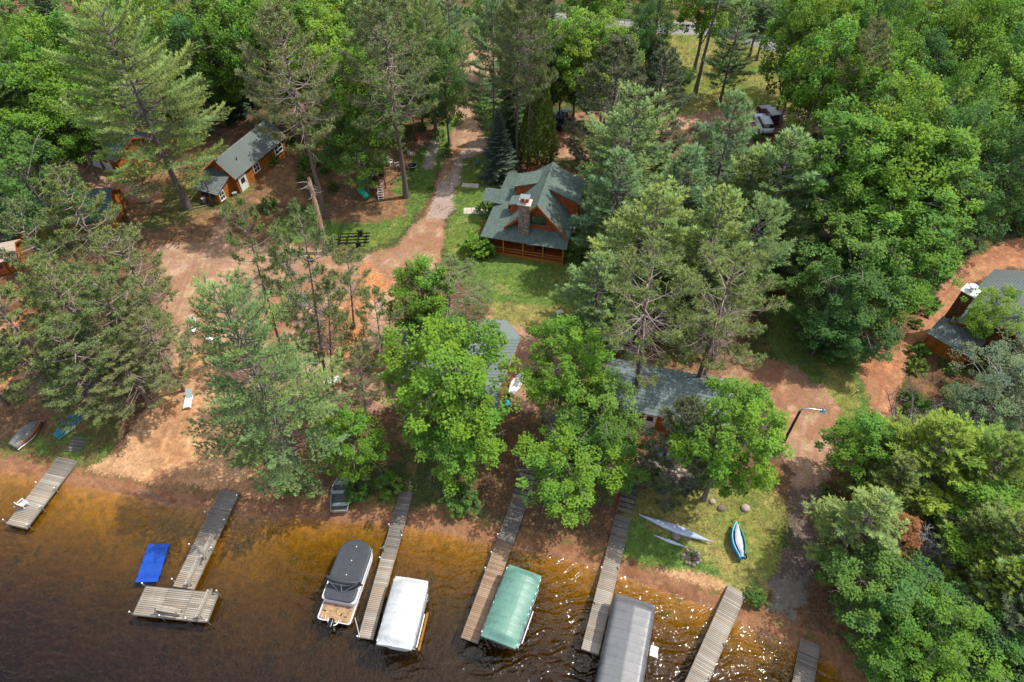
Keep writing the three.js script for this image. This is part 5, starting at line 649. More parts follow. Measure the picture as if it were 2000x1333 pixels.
{ const [t, L] = along('sailboat', 'small blue sailing dinghy with white cover and green edge on the lakeside grass', 'boat', [1434, 1026], [1446, 1098], 0.6); t.rotation.z = 0.38; part(t, 'hull', hull(L, 1.2, 0.6, { transom: 0.35, keel: 0.6 }), dbl(std('#2f7fc4', { roughness: 0.35 }))); part(t, 'stripe', tubeOf([V(-0.2, 0.1, -L * 0.49), V(-0.6, 0.0, -L * 0.1), V(-0.5, 0.02, L * 0.2), V(-0.03, 0.1, L * 0.49)], 0.06, 24, 6), std('#2e9a5e')); part(t, 'gunwale', tubeOf([V(0.22, 0.1, -L * 0.49), V(0.6, 0.0, -L * 0.1), V(0.5, 0.02, L * 0.2), V(0.03, 0.1, L * 0.49)], 0.05, 24, 6), std('#6fd0e0')); const cg = lid(L * 0.94, 0.72, { transom: 0.3, crown: 0.22, sheer: 0.1 }), p = cg.attributes.position; for (let i = 0; i < p.count; i++) p.setY(i, p.getY(i) + 0.07 * (noise(p.getZ(i) * 5, p.getX(i) * 2) - 0.3)); cg.computeVertexNormals(); part(t, 'cover', cg, dbl(cloth('#d9d2dc'))); part(t, 'rudder', box(0.06, 0.35, 0.4, -0.3, 0.1, -L * 0.44), M.black); part(t, 'trestle', merge([box(1.0, 0.14, 0.14, 0, -0.4, -0.8), box(1.0, 0.14, 0.14, 0, -0.4, 0.8)]), M.planksOld[0]); }
{ const [t, L] = along('sailboat', 'white dinghy hull with dark specks on the sand beside the middle lodge', 'boat', [1022, 728], [998, 774], 0.35); part(t, 'hull', hull(L, 1.1, 0.35, { transom: 0.6, keel: 0.5 }), dbl(std('#e9e6ea', { roughness: 0.35 }))); part(t, 'deck', lid(L, 1.1, { transom: 0.6, crown: 0.06 }), dbl(std('#efedf0', { roughness: 0.35 }))); part(t, 'cockpit', rbox(0.5, 0.06, 1.1, 0.02, 0, 0.05, -0.4), std('#8c8a90')); part(t, 'stripe', tubeOf([V(0.33, 0.1, -L * 0.49), V(0.56, 0.02, 0), V(0.03, 0.1, L * 0.49)], 0.04, 16, 6), std('#8a4a3c')); }
// ---------- small things ----------
const plastic = std('#f1eff2', { roughness: 0.45 });
function armchair(label, pos, yaw, mat = plastic, group) { const t = thing('chair', label, 'chair', pos, yaw, group); part(t, 'seat', rbox(0.5, 0.05, 0.5, 0.02, 0, 0.42, 0), mat); const b = part(t, 'backrest', merge([-0.18, -0.06, 0.06, 0.18].map((x) => rbox(0.1, 0.55, 0.03, 0.012, x, 0.28, 0)).concat([rbox(0.52, 0.08, 0.04, 0.015, 0, 0.57, 0)])), mat); b.position.set(0, 0.42, -0.25); b.rotation.x = -0.25; for (const x of [-1, 1]) { part(t, 'armrest', merge([rbox(0.08, 0.04, 0.55, 0.015, x * 0.29, 0.66, 0), box(0.05, 0.24, 0.05, x * 0.28, 0.54, 0.2)]), mat); for (const z of [-1, 1]) part(t, 'leg', box(0.05, 0.42, 0.05, x * 0.23, 0.21, z * 0.22), mat); } return t; }
armchair('white plastic armchair on the far left dock facing the shore', level(50, 988, 0.55).setY(0.53), 2.6);
for (const [x, y, l, a] of [[379, 634, 'white plastic chair at the road bend, the upper one beside the shore pine', 0.4], [414, 668, 'white plastic chair at the edge of the big shore pine, the lower one', 1.3], [383, 650, 'white plastic chair between the two at the road bend', 2.2]]) armchair(l, G(x, y), a);
{ const t = thing('sun_lounger', 'white plastic sun lounger standing alone on the beach sand', 'lounger', G(369, 790), 0.15); for (let i = 0; i < 7; i++) part(t, 'slat', rbox(0.62, 0.04, 0.15, 0.015, 0, 0.34, 0.55 - i * 0.17), plastic); const b = part(t, 'backrest', rbox(0.6, 0.04, 0.8, 0.02, 0, 0, -0.4), std('#9fb0b4')); b.position.set(0, 0.35, -0.6); b.rotation.x = 0.7; for (const x of [-1, 1]) { part(t, 'side_rail', rbox(0.06, 0.08, 1.5, 0.02, x * 0.33, 0.34, 0), plastic); for (const z of [-0.5, 0.5]) part(t, 'leg', box(0.06, 0.34, 0.06, x * 0.3, 0.17, z), plastic); } }
{ const p = G(572, 952), t = thing('bucket', 'white bin with red litter inside on the sand below the shore pine', 'bin', p); part(t, 'body', new THREE.LatheGeometry([[0.2, 0], [0.27, 0.62], [0.29, 0.64], [0.25, 0.62], [0.2, 0.1], [0, 0.1]].map((v) => new THREE.Vector2(...v)), 20), plastic); part(t, 'litter', merge([new THREE.SphereGeometry(0.1, 8, 6).translate(0.05, 0.5, 0), new THREE.SphereGeometry(0.09, 8, 6).translate(-0.08, 0.5, 0.05)]), std('#a3262e')); }
{ const a = G(556, 965), b = G(606, 926); single('log', rod(a.clone().add(V(0, 0.1, 0)), b.clone().add(V(0, 0.1, 0)), 0.09, 9), wood('#b58a5c'), 'peeled log lying on the sand beside the white bin', 'log'); }
{ const a = G(270, 958), b = G(322, 978); single('driftwood', rod(a.clone().add(V(0, 0.02, 0)), b.clone().add(V(0, 0.02, 0)), 0.06, 7), M.planksOld[1], 'thin dark board at the waterline of the beach', 'board'); }
{ const a = G(412, 400), b = G(368, 411); single('log', rod(a.clone().add(V(0, 0.08, 0)), b.clone().add(V(0, 0.08, 0)), 0.08, 8), M.planksOld[1], 'log edging the ground beside the big white pine trunk', 'log'); }
{ const t = thing('trash_can', 'pale metal can beside the pole at the lean-to of the long cabin', 'bin', G(400, 396)); part(t, 'body', cyl(0.28, 0.25, 0.75, 0, 0.37, 0, 16), M.alu); part(t, 'lid', cyl(0.1, 0.31, 0.12, 0, 0.8, 0, 16), std('#d5d8d6')); }
{ const b = G(416, 397), t = thing('utility_pole', 'short wooden pole in front of the lean-to of the long cabin', 'pole', b); part(t, 'pole', cyl(0.1, 0.13, 4.2, 0, 2.0, 0, 9), wood('#8a7f76')); part(t, 'bracket', box(0.5, 0.08, 0.08, 0, 3.9, 0), M.dark); }
{ const t = thing('utility_box', 'green electrical box with pale lid standing on the lawn below the house', 'box', G(1092, 622), 0.25); part(t, 'body', rbox(0.72, 0.95, 0.5, 0.03, 0, 0.47, 0), std('#4a564c')); part(t, 'lid', rbox(0.8, 0.08, 0.58, 0.02, 0, 0.98, 0), std('#b9b2a0')); part(t, 'door', box(0.6, 0.7, 0.02, 0, 0.45, 0.26), std('#55625a')); }
// lamp post at the boat ramp
{ const b = G(1531, 864), t = thing('lamp_post', 'dark wooden lamp post with a bent metal arm over the dirt track', 'lamp post', b, -0.12); part(t, 'pole', cyl(0.1, 0.14, 5.0, 0, 2.4, 0, 10), wood('#5c4a40')); part(t, 'arm', tubeOf([V(0, 4.6, 0), V(0.1, 5.05, 0), V(0.5, 5.25, 0), V(1.75, 5.2, 0)], 0.05, 16, 8), M.alu); const l = part(t, 'lamp_head', new THREE.LatheGeometry([[0, 0.25], [0.12, 0.24], [0.14, 0.1], [0.32, -0.02], [0.3, -0.03], [0.1, 0.04], [0, 0.04]].map((v) => new THREE.Vector2(...v)), 18), std('#7d8a94', { metalness: 0.4, roughness: 0.4 })); l.position.set(1.85, 5.1, 0); part(l, 'bulb', new THREE.SphereGeometry(0.09, 10, 8).translate(0, -0.02, 0), M.white); }
{ const a = G(1662, 777), t = thing('marker_post', 'thin leaning dark stake with a white tip on the grass by the orange path', 'post', a); part(t, 'stake', rod(V(0, -0.1, 0), V(0.45, 0.85, -0.2), 0.035), M.dark); part(t, 'tip', new THREE.SphereGeometry(0.06, 8, 6).translate(0.45, 0.86, -0.2), M.white); }
{ const t = thing('marker_post', 'short white pipe standing in the shaded grass right of the dark cabin', 'post', G(1580, 628)); part(t, 'pipe', cyl(0.05, 0.05, 0.6, 0, 0.3, 0, 10), M.white); part(t, 'cap', cyl(0.07, 0.07, 0.06, 0, 0.63, 0, 10), M.white); }
{ const t = thing('marker_post', 'thin yellow stake on the grass by the gabled cabin with the teal roof', 'post', G(268, 437)); part(t, 'stake', rod(V(0, -0.1, 0), V(0.35, 1.5, -0.1), 0.03), std('#cdbb3a')); part(t, 'tip', new THREE.SphereGeometry(0.045, 8, 6).translate(0.35, 1.5, -0.1), std('#cdbb3a')); }
// boulders
function boulder(r0, seed, sq = 0.7) { const g = new THREE.IcosahedronGeometry(r0, 3), p = g.attributes.position; for (let i = 0; i < p.count; i++) { const v = V(p.getX(i), p.getY(i), p.getZ(i)), k = 0.78 + 0.4 * fbm(v.x / r0 * 1.3 + seed * 7.1, v.z / r0 * 1.3 + v.y / r0 * 1.7 + seed, 3); p.setXYZ(i, v.x * k, v.y * k * sq, v.z * k * 0.9); } g.computeVertexNormals(); return g; }
for (const [x, y, r, l] of [[1321, 1048, 0.42, 'large grey boulder between the two pale canoe hulls'], [1409, 993, 0.33, 'round grey stone on the grass, left of the pair above the dinghy'], [1457, 993, 0.4, 'flat pale stone on the grass, right of the pair above the dinghy'], [1556, 642, 0.36, 'round stone in the shaded grass, left of the pair below the dark cabin'], [1586, 645, 0.36, 'round stone in the shaded grass, right of the pair below the dark cabin'], [1392, 980, 0.3, 'pale stone beside the leaning maple trunk'], [32, 302, 0.5, 'dark low boulder at the forest edge, far left']]) { const m = single('boulder', boulder(r, x), M.stone[x % 5], l, 'stone'); m.position.copy(G(x, y, 0.1)); }
{ const c = G(1350, 1089), t = thing('fire_pit', 'ring of stones with charred wood on the lakeside grass', 'fire pit', c), r = RNG(8); for (let i = 0; i < 13; i++) { const a = i / 13 * 6.283, s = part(t, 'stone', boulder(0.13 + 0.08 * r(), i), M.stone[[4, 1, 0, 4, 1][i % 5]]); s.position.set(Math.cos(a) * (0.6 + 0.2 * r()), 0.06, Math.sin(a) * (0.55 + 0.2 * r())); } for (let i = 0; i < 7; i++) part(t, 'branch', rod(V(-0.6 + 1.2 * r(), 0.08, -0.5 + r()), V(-0.5 + r(), 0.22, -0.5 + r()), 0.035), wood(['#3a302b', '#6b5443', '#4d4038'][i % 3])); part(t, 'ash', new THREE.CircleGeometry(0.6, 20).rotateX(-PI / 2).translate(0, 0.035, 0), std('#4a403a', { roughness: 1 })); }
{ // dry stone bank below the lakeside cabin
  const r = RNG(33), t = thing('stone_wall', 'bank of pale and grey stones behind the leaning trunk below the lakeside cabin', 'stone wall', G(1292, 925)); const o = t.position; const path = [[1245, 898], [1262, 905], [1280, 914], [1300, 918], [1320, 915], [1340, 910], [1358, 916]]; for (let row = 0; row < 4; row++) for (let i = 0; i < 26; i++) { const u = (i + 0.5 * (row % 2) + 0.3 * r()) / 26 * (path.length - 1.01), k = u | 0, f = u - k, p = G(lerp(path[k][0], path[k + 1][0], f), lerp(path[k][1], path[k + 1][1], f) + row * 9); const s = part(t, 'stone', boulder(0.2 + 0.14 * r(), (i * 7 + row * 3) % 9, 0.75), row > 1 ? M.stone[[0, 1, 4][i % 3]] : std(['#b9a48f', '#a8998a', '#c4b19c', '#9d8a7a'][i % 4], { roughness: 0.95 })); s.position.copy(p).sub(o).add(V(0, 0.18 - row * 0.04, 0)); s.rotation.y = 6 * r(); }
}
for (const [x, y, l, a] of [[1290, 893, 'faded blue chair in the shade above the stone bank, left one', 2.8], [1304, 893, 'faded blue chair in the shade above the stone bank, right one', 3.3]]) armchair(l, G(x, y, 0.05), a, std('#5f86ad', { roughness: 0.6 }));
{ const a = G(1281, 910), b = G(1312, 918), t = thing('kayak', 'pale blue kayak lying along the top of the stone bank', 'kayak', a.clone().lerp(b, 0.5).add(V(0, 0.3, 0)), Math.atan2(b.x - a.x, b.z - a.z)); part(t, 'hull', hull(2.4, 0.5, 0.25, { keel: 0.6 }), dbl(std('#9fb6c9'))); part(t, 'deck', lid(2.4, 0.5, { crown: 0.06 }), dbl(std('#b7c7d4'))); }
{ const t = thing('gas_cylinder', 'turquoise round tank beside the white dinghy', 'tank', G(989, 793)); part(t, 'body', new THREE.SphereGeometry(0.36, 16, 12).scale(1, 0.95, 1).translate(0, 0.4, 0), std('#2fb4c8', { roughness: 0.4 })); part(t, 'collar', cyl(0.14, 0.16, 0.14, 0, 0.78, 0), std('#2fb4c8')); part(t, 'base', cyl(0.25, 0.27, 0.1, 0, 0.05, 0), M.alu); }
{ const t = thing('grill', 'dark kettle grill under the maple beside the turquoise tank', 'grill', G(968, 800)); part(t, 'bowl', new THREE.SphereGeometry(0.3, 16, 10).translate(0, 0.8, 0), std('#4a4c52', { roughness: 0.3 })); for (let i = 0; i < 3; i++) part(t, 'leg', rod(V(Math.cos(i * 2.1) * 0.3, 0, Math.sin(i * 2.1) * 0.3), V(Math.cos(i * 2.1) * 0.12, 0.7, Math.sin(i * 2.1) * 0.12), 0.02), M.alu); }
{ const t = thing('kayak', 'bright red kayak leaning on the mulch behind the thin pines', 'kayak', G(735, 690, 0.3), -0.75); part(t, 'hull', hull(2.6, 0.62, 0.3, { keel: 0.6 }), dbl(std('#d8243a', { roughness: 0.4 }))); part(t, 'deck', lid(2.6, 0.62, { crown: 0.08 }), dbl(std('#e13a4c', { roughness: 0.4 }))); part(t, 'cockpit', rbox(0.36, 0.06, 0.7, 0.03, 0, 0.14, 0), M.dark); }
{ const t = thing('kayak', 'pale yellow kayak beside the bright red kayak', 'kayak', G(720, 688, 0.3), -0.55); part(t, 'hull', hull(2.6, 0.62, 0.3, { keel: 0.6 }), dbl(std('#d9cf5a'))); part(t, 'deck', lid(2.6, 0.62, { crown: 0.08 }), dbl(std('#e5dc74'))); part(t, 'cockpit', rbox(0.36, 0.06, 0.7, 0.03, 0, 0.14, 0), M.dark); }
{ const t = thing('picnic_table', 'white folding table in the shade of the thin shore pines', 'table', G(650, 752), 0.3); part(t, 'table_top', rbox(1.6, 0.06, 0.75, 0.02, 0, 0.74, 0), plastic); for (const x of [-1, 1]) for (const z of [-1, 1]) part(t, 'leg', rod(V(x * 0.7, 0, z * 0.32), V(x * 0.62, 0.72, z * 0.28), 0.022), M.pipe); }
{ const t = thing('storage_tote', 'pale turquoise box on the ground right of the thin pines', 'box', G(747, 737), 0.5); part(t, 'body', rbox(0.8, 0.4, 0.5, 0.04, 0, 0.2, 0), std('#8ac3c6')); part(t, 'lid', rbox(0.86, 0.06, 0.56, 0.02, 0, 0.43, 0), std('#a7d6d8')); }
{ const t = thing('covered_trailer', 'blue grey tarpaulin covered heap behind the thin middle pines', 'tarpaulin', G(582, 588)); const g = boulder(1.1, 4, 0.7); part(t, 'tarpaulin', g, std('#6b7c8c', { roughness: 0.6 })); part(t, 'strap', new THREE.TorusGeometry(0.9, 0.03, 6, 24).scale(1, 0.72, 1), M.dark); }
// covered boat, trailer rack and bits beside the garage
{ const [t, L] = along('covered_boat', 'boat under a grey tarpaulin at the forest edge left of the garage', 'boat', [146, 278], [75, 300], 0.9); const g = lid(L, 2.1, { transom: 0.7, crown: 0.8 }), p = g.attributes.position; for (let i = 0; i < p.count; i++) p.setY(i, p.getY(i) + 0.12 * (noise(p.getZ(i) * 1.6, p.getX(i) * 1.2) - 0.5) - 0.25 * Math.pow(Math.abs(p.getX(i)) / 1.05, 3)); g.computeVertexNormals(); part(t, 'tarpaulin', g, dbl(std('#8b97a0', { roughness: 0.5 }))); part(t, 'hull', hull(L * 0.97, 1.95, 0.8, { transom: 0.7 }), dbl(std('#5f686e'))); part(t, 'trailer_frame', merge([box(0.1, 0.1, L, -0.5, -0.7, 0), box(0.1, 0.1, L, 0.5, -0.7, 0), box(1.8, 0.1, 0.1, 0, -0.7, -0.6)]), M.dark); for (const x of [-1, 1]) part(t, 'wheel', cyl(0.3, 0.3, 0.2, 0, 0, 0, 16).rotateZ(PI / 2).translate(x * 0.95, -0.6, -0.6), M.rubber); }
{ const [t, L] = along('utility_trailer', 'flat wooden trailer between the tarpaulin covered boat and the garage', 'trailer', [150, 293], [125, 311], 0.55); for (let i = 0; i < 6; i++) part(t, 'plank', box(0.26, 0.05, L, -0.7 + i * 0.28, 0, 0), M.planks[(i * 2) % 6]); part(t, 'frame', merge([box(1.75, 0.14, 0.08, 0, -0.08, -L / 2), box(1.75, 0.14, 0.08, 0, -0.08, L / 2), box(0.08, 0.1, 1.2, 0, -0.1, L / 2 + 0.6)]), M.dark); for (const x of [-1, 1]) part(t, 'wheel', cyl(0.28, 0.28, 0.18, 0, 0, 0, 16).rotateZ(PI / 2).translate(x * 0.98, -0.27, -0.2), M.rubber); }
{ const t = thing('barrel', 'white and blue drum at the forest edge above the tarpaulin covered boat', 'barrel', G(150, 268)); part(t, 'body', cyl(0.35, 0.35, 0.8, 0, 0.4, 0, 16), std('#dfe4f2')); part(t, 'band', merge([new THREE.TorusGeometry(0.36, 0.03, 6, 20).rotateX(PI / 2).translate(0, 0.28, 0), new THREE.TorusGeometry(0.36, 0.03, 6, 20).rotateX(PI / 2).translate(0, 0.56, 0)]), std('#6b7ed8')); }
{ const t = thing('wood_pile', 'dark brown tree stump at the forest edge, far left', 'stump', G(52, 262)); part(t, 'stump', new THREE.LatheGeometry([[0.75, 0], [0.6, 0.3], [0.55, 0.9], [0, 0.92]].map((v) => new THREE.Vector2(...v)), 14), wood('#4a3a30')); part(t, 'top', cyl(0.5, 0.5, 0.02, 0, 0.935, 0, 14), wood('#6a5240')); }
// boat trailer on the grass
{ const t = thing('boat_trailer', 'empty black boat trailer on the grass beside the dirt road', 'trailer', G(690, 472), PI + 0.05); for (const z of [-0.85, -0.3, 0.3, 0.85]) part(t, 'rail', box(3.6, 0.1, 0.1, -0.2, 0.52, z), M.black); for (const x of [-1.6, -0.7, 0.6, 1.5]) part(t, 'cross_bar', box(0.1, 0.1, 2.0, x, 0.42, 0), M.black); part(t, 'tongue', beam(V(1.6, 0.42, 0), V(4.0, 0.38, 0.05), 0.1, 0.1), M.black); for (const z of [-1, 1]) { part(t, 'wheel', cyl(0.32, 0.32, 0.22, -0.7, 0, z * 1.05).rotateX(0), M.rubber).geometry = new THREE.CylinderGeometry(0.32, 0.32, 0.22, 18).rotateX(PI / 2).translate(-0.75, 0.32, z * 1.1); part(t, 'mudguard', rbox(0.8, 0.06, 0.28, 0.03, -0.75, 0.7, z * 1.1), M.black); } part(t, 'winch_post', box(0.08, 0.7, 0.08, 1.6, 0.75, 0), M.black); }
// garden furniture and playground
{ const t = thing('playset', 'wooden climbing tower with green tube slide, white ladder and swing frame', 'playset', G(738, 372), -0.35), w = wood('#6e5138'); for (const x of [-0.75, 0.75]) for (const z of [-0.75, 0.75]) part(t, 'post', box(0.11, 3.2, 0.11, x, 1.6, z), w); part(t, 'platform', box(1.6, 0.08, 1.6, 0, 1.5, 0), w); for (const s of [-1, 1]) part(t, 'roof_panel', slab([V(-0.95, 3.0, s * 0.95), V(0.95, 3.0, s * 0.95), V(0.95, 3.75, 0), V(-0.95, 3.75, 0)], 0.04), cloth(s < 0 ? '#2a4035' : '#8d9a96')); for (const z of [-0.78, 0.78]) part(t, 'rail', box(1.5, 0.5, 0.04, 0, 1.9, z), w);
  part(t, 'tube_slide', tubeOf([V(-0.6, 2.0, 0.3), V(-1.3, 1.95, 0.5), V(-1.75, 1.5, 1.15), V(-1.4, 1.0, 1.8), V(-0.7, 0.6, 2.1), V(-0.2, 0.3, 2.25)], 0.42, 40, 16), dbl(std('#11a07c', { roughness: 0.3 })), 'green tube slide'); for (let i = 0; i < 6; i++) part(t, 'slide_ring', new THREE.TorusGeometry(0.44, 0.03, 6, 18).applyQuaternion(new THREE.Quaternion().setFromUnitVectors(V(0, 0, 1), [V(-1, -0.1, 0.3), V(-0.7, -0.5, 0.7), V(-0.1, -0.6, 0.8), V(0.5, -0.5, 0.7), V(0.8, -0.45, 0.4), V(0.8, -0.4, 0.25)][i].normalize())).translate(...[[-0.95, 2.0, 0.38], [-1.55, 1.75, 0.8], [-1.68, 1.25, 1.5], [-1.1, 0.8, 1.98], [-0.7, 0.6, 2.1], [-0.3, 0.35, 2.22]][i]), std('#0e8c6c', { roughness: 0.3 }));
  const ld = [V(0.75, 1.6, 0.4), V(1.35, 0, 1.7)]; for (const k of [-0.35, 0.35]) part(t, 'ladder_rail', beam(ld[0].clone().add(V(k * 0.9, 0, -k * 0.4)), ld[1].clone().add(V(k * 0.9, 0, -k * 0.4)), 0.06, 0.1), M.white); for (let i = 0; i < 7; i++) part(t, 'rung', box(0.66, 0.05, 0.12).rotateY(0.42).translate(...ld[0].clone().lerp(ld[1], (i + 0.5) / 7).toArray()), M.white);
  part(t, 'swing_beam', beam(V(0.7, 2.6, -0.7), V(2.2, 2.6, -4.0), 0.1, 0.14), w); for (const k of [-1, 1]) part(t, 'swing_leg', beam(V(2.2, 2.65, -4.0), V(2.2 + k * 1.5, 0, -4.0 + k * 0.9), 0.09, 0.09), w); for (const f of [0.4, 0.7]) { const c = V(0.7, 2.6, -0.7).lerp(V(2.2, 2.6, -4.0), f), s = part(t, 'swing', merge([rod(c.clone().add(V(-0.1, 0, 0.22)), c.clone().add(V(-0.1, -2.1, 0.22)), 0.012), rod(c.clone().add(V(0.1, 0, -0.22)), c.clone().add(V(0.1, -2.1, -0.22)), 0.012)]), M.pipe); part(s, 'seat', box(0.2, 0.04, 0.5).translate(c.x, c.y - 2.1, c.z), std('#127a5f')); } }
armchair('orange wooden garden chair on the grass beside the gravel parking strip', G(817, 275), 0.5, wood('#c86a34')); armchair('orange wooden garden chair by the trees above the playset', G(741, 316), 0.9, wood('#d2702e'));
for (const [x, y, l, a, c] of [[762, 322, 'white folding chair above the swing frame', 1, '#e8e6e2'], [777, 328, 'pale chair left of the tall bare pine trunk', 2, '#c6c6cc'], [802, 305, 'white chair right of the tall bare pine trunk', 2.5, '#dedee4'], [787, 298, 'dark chair behind the tall bare pine trunk', 0.2, '#2b2b30']]) armchair(l, G(x, y), a, std(c));
{ const t = thing('fire_bowl', 'round black fire bowl on the brown ground left of the gravel parking strip', 'fire bowl', G(806, 329)); part(t, 'bowl', new THREE.LatheGeometry([[0.1, 0.05], [0.5, 0.25], [0.62, 0.5], [0.58, 0.5], [0.42, 0.28], [0, 0.15]].map((v) => new THREE.Vector2(...v)), 20), dbl(M.black)); part(t, 'ring', new THREE.TorusGeometry(0.62, 0.04, 8, 24).rotateX(PI / 2).translate(0, 0.5, 0), M.alu); }
{ const t = thing('signpost', 'tall thin wooden post beside the orange garden chair', 'post', G(811, 272)); part(t, 'post', cyl(0.07, 0.08, 4.8, 0, 2.3, 0, 8), wood('#a08c76')); part(t, 'cap', box(0.2, 0.1, 0.2, 0, 4.75, 0), M.dark); }
{ const t = thing('mailbox', 'dark post with a turquoise box on the shaded lawn left of the spruce', 'box', G(931, 330)); part(t, 'post', box(0.1, 1.1, 0.1, 0, 0.55, 0), M.dark); part(t, 'box', rbox(0.5, 0.3, 0.7, 0.06, 0.1, 1.1, 0), std('#2b6f72')); }
{ const t = thing('planter', 'dark grey planter box against the long orange cabin', 'planter', G(512, 336), 1.15); part(t, 'body', box(1.3, 0.5, 0.6, 0, 0.25, 0), std('#6b6e70')); part(t, 'rim', box(1.4, 0.06, 0.7, 0, 0.52, 0), std('#8a8d8f')); }
{ const t = thing('cooler', 'small grey box on the bare ground in front of the long orange cabin', 'box', G(459, 382), 0.4); part(t, 'body', rbox(0.6, 0.4, 0.4, 0.04, 0, 0.2, 0), std('#70766f')); part(t, 'lid', rbox(0.64, 0.08, 0.44, 0.03, 0, 0.43, 0), std('#9aa09a')); }
{ const t = thing('barbecue', 'blue and white barrel grill by the white door of the long orange cabin', 'grill', G(462, 364), 1.1); part(t, 'body', cyl(0.28, 0.28, 0.8, 0, 0.85, 0, 14), std('#e4e6ea')); part(t, 'band', cyl(0.3, 0.3, 0.25, 0, 0.7, 0, 14), std('#3b4a86')); part(t, 'base', box(0.5, 0.45, 0.5, 0, 0.22, 0), M.dark); }
for (const [x, y, l, a, c] of [[1478, 528, 'red garden chair on the deck of the dark cabin, left one', 0.3, '#c4152c'], [1492, 524, 'red garden chair on the deck of the dark cabin, right one', -0.4, '#d01a32']]) armchair(l, G(x, y, 0.44), a, std(c));
{ const t = thing('table', 'small orange table at the left end of the dark cabin deck', 'table', G(1461, 532, 0.44)); part(t, 'table_top', cyl(0.35, 0.35, 0.05, 0, 0.5, 0, 18), std('#d68a2a')); for (let i = 0; i < 3; i++) part(t, 'leg', rod(V(Math.cos(i * 2.1) * 0.3, 0, Math.sin(i * 2.1) * 0.3), V(Math.cos(i * 2.1) * 0.2, 0.48, Math.sin(i * 2.1) * 0.2), 0.025), M.dark); }
// vehicles
function car(label, pos, yaw, paint, roofMat) { const t = thing('parked_car', label, 'car', pos, yaw), sh = new THREE.Shape(), q = [[-2.3, 0.35], [-2.35, 0.85], [-2.2, 1.05], [-1.0, 1.1], [0.9, 1.08], [2.0, 0.98], [2.3, 0.75], [2.3, 0.35]]; sh.moveTo(...q[0]); q.slice(1).forEach((p) => sh.lineTo(...p)); const body = new THREE.ExtrudeGeometry(sh, { depth: 1.62, bevelEnabled: true, bevelSize: 0.08, bevelThickness: 0.1, bevelSegments: 3 }).translate(0, 0, -0.81); part(t, 'body', body, paint); const cs = new THREE.Shape(); [[-2.15, 1.05], [-1.95, 1.62], [0.2, 1.64], [1.05, 1.08]].forEach((p, i) => i ? cs.lineTo(...p) : cs.moveTo(...p)); part(t, 'cabin', new THREE.ExtrudeGeometry(cs, { depth: 1.4, bevelEnabled: true, bevelSize: 0.05, bevelThickness: 0.1, bevelSegments: 2 }).translate(0, 0, -0.7), M.glass); part(t, 'roof', rbox(2.15, 0.08, 1.36, 0.04, -0.88, 1.68, 0), roofMat ?? paint); for (const z of [-0.5, 0.5]) part(t, 'roof_rack', box(1.7, 0.05, 0.05, -0.9, 1.78, z), M.alu); for (const x of [-1.45, 1.45]) for (const z of [-1, 1]) { const w = part(t, 'wheel', new THREE.CylinderGeometry(0.36, 0.36, 0.24, 18).rotateX(PI / 2).translate(x, 0.36, z * 0.86), M.rubber); part(w, 'rim', new THREE.CylinderGeometry(0.2, 0.2, 0.25, 12).rotateX(PI / 2).translate(x, 0.36, z * 0.865), M.alu); } for (const z of [-0.65, 0.65]) { part(t, 'headlight', rbox(0.1, 0.16, 0.34, 0.03, 2.36, 0.78, z), M.white); part(t, 'tail_light', rbox(0.08, 0.3, 0.16, 0.02, -2.4, 0.85, z * 1.1), std('#a3161c')); } part(t, 'bumper', merge([rbox(0.2, 0.2, 1.7, 0.05, 2.36, 0.45, 0), rbox(0.2, 0.2, 1.7, 0.05, -2.4, 0.45, 0)]), M.dark); return t; }
const paint = (c) => new THREE.MeshPhysicalMaterial({ color: c, roughness: 0.35, clearcoat: 1, clearcoatRoughness: 0.08 });
car('dark red car with a pale roof parked beyond the white car at the clearing', G(1500, 232), 1.75, paint('#4a1420'), M.white); car('white car parked nearest the pines at the clearing', G(1488, 249), 1.6, paint('#e9e9ee')); car('dark blue car parked behind the arborvitae', G(1098, 240), 1.2, paint('#141c33'));
// guard rail along the road at the top
{ const pts = [[1120, 32], [1220, 46], [1320, 54], [1420, 64], [1500, 80]].map(([x, y]) => G(x, y)), t = thing('guard_rail', 'pale metal guard rail along the road at the top', 'guard rail', pts[0]); for (let i = 0; i < 4; i++) { const a = pts[i].clone().sub(pts[0]), b = pts[i + 1].clone().sub(pts[0]); part(t, 'rail', beam(a.clone().add(V(0, 0.6, 0)), b.clone().add(V(0, 0.6, 0)), 0.06, 0.3), std('#c6cad0', { metalness: 0.4, roughness: 0.5 })); for (let k = 0; k < 5; k++) { const p = a.clone().lerp(b, k / 5); part(t, 'post', box(0.1, 0.8, 0.12, p.x, p.y + 0.3, p.z - 0.08), M.planksOld[1]); } } }
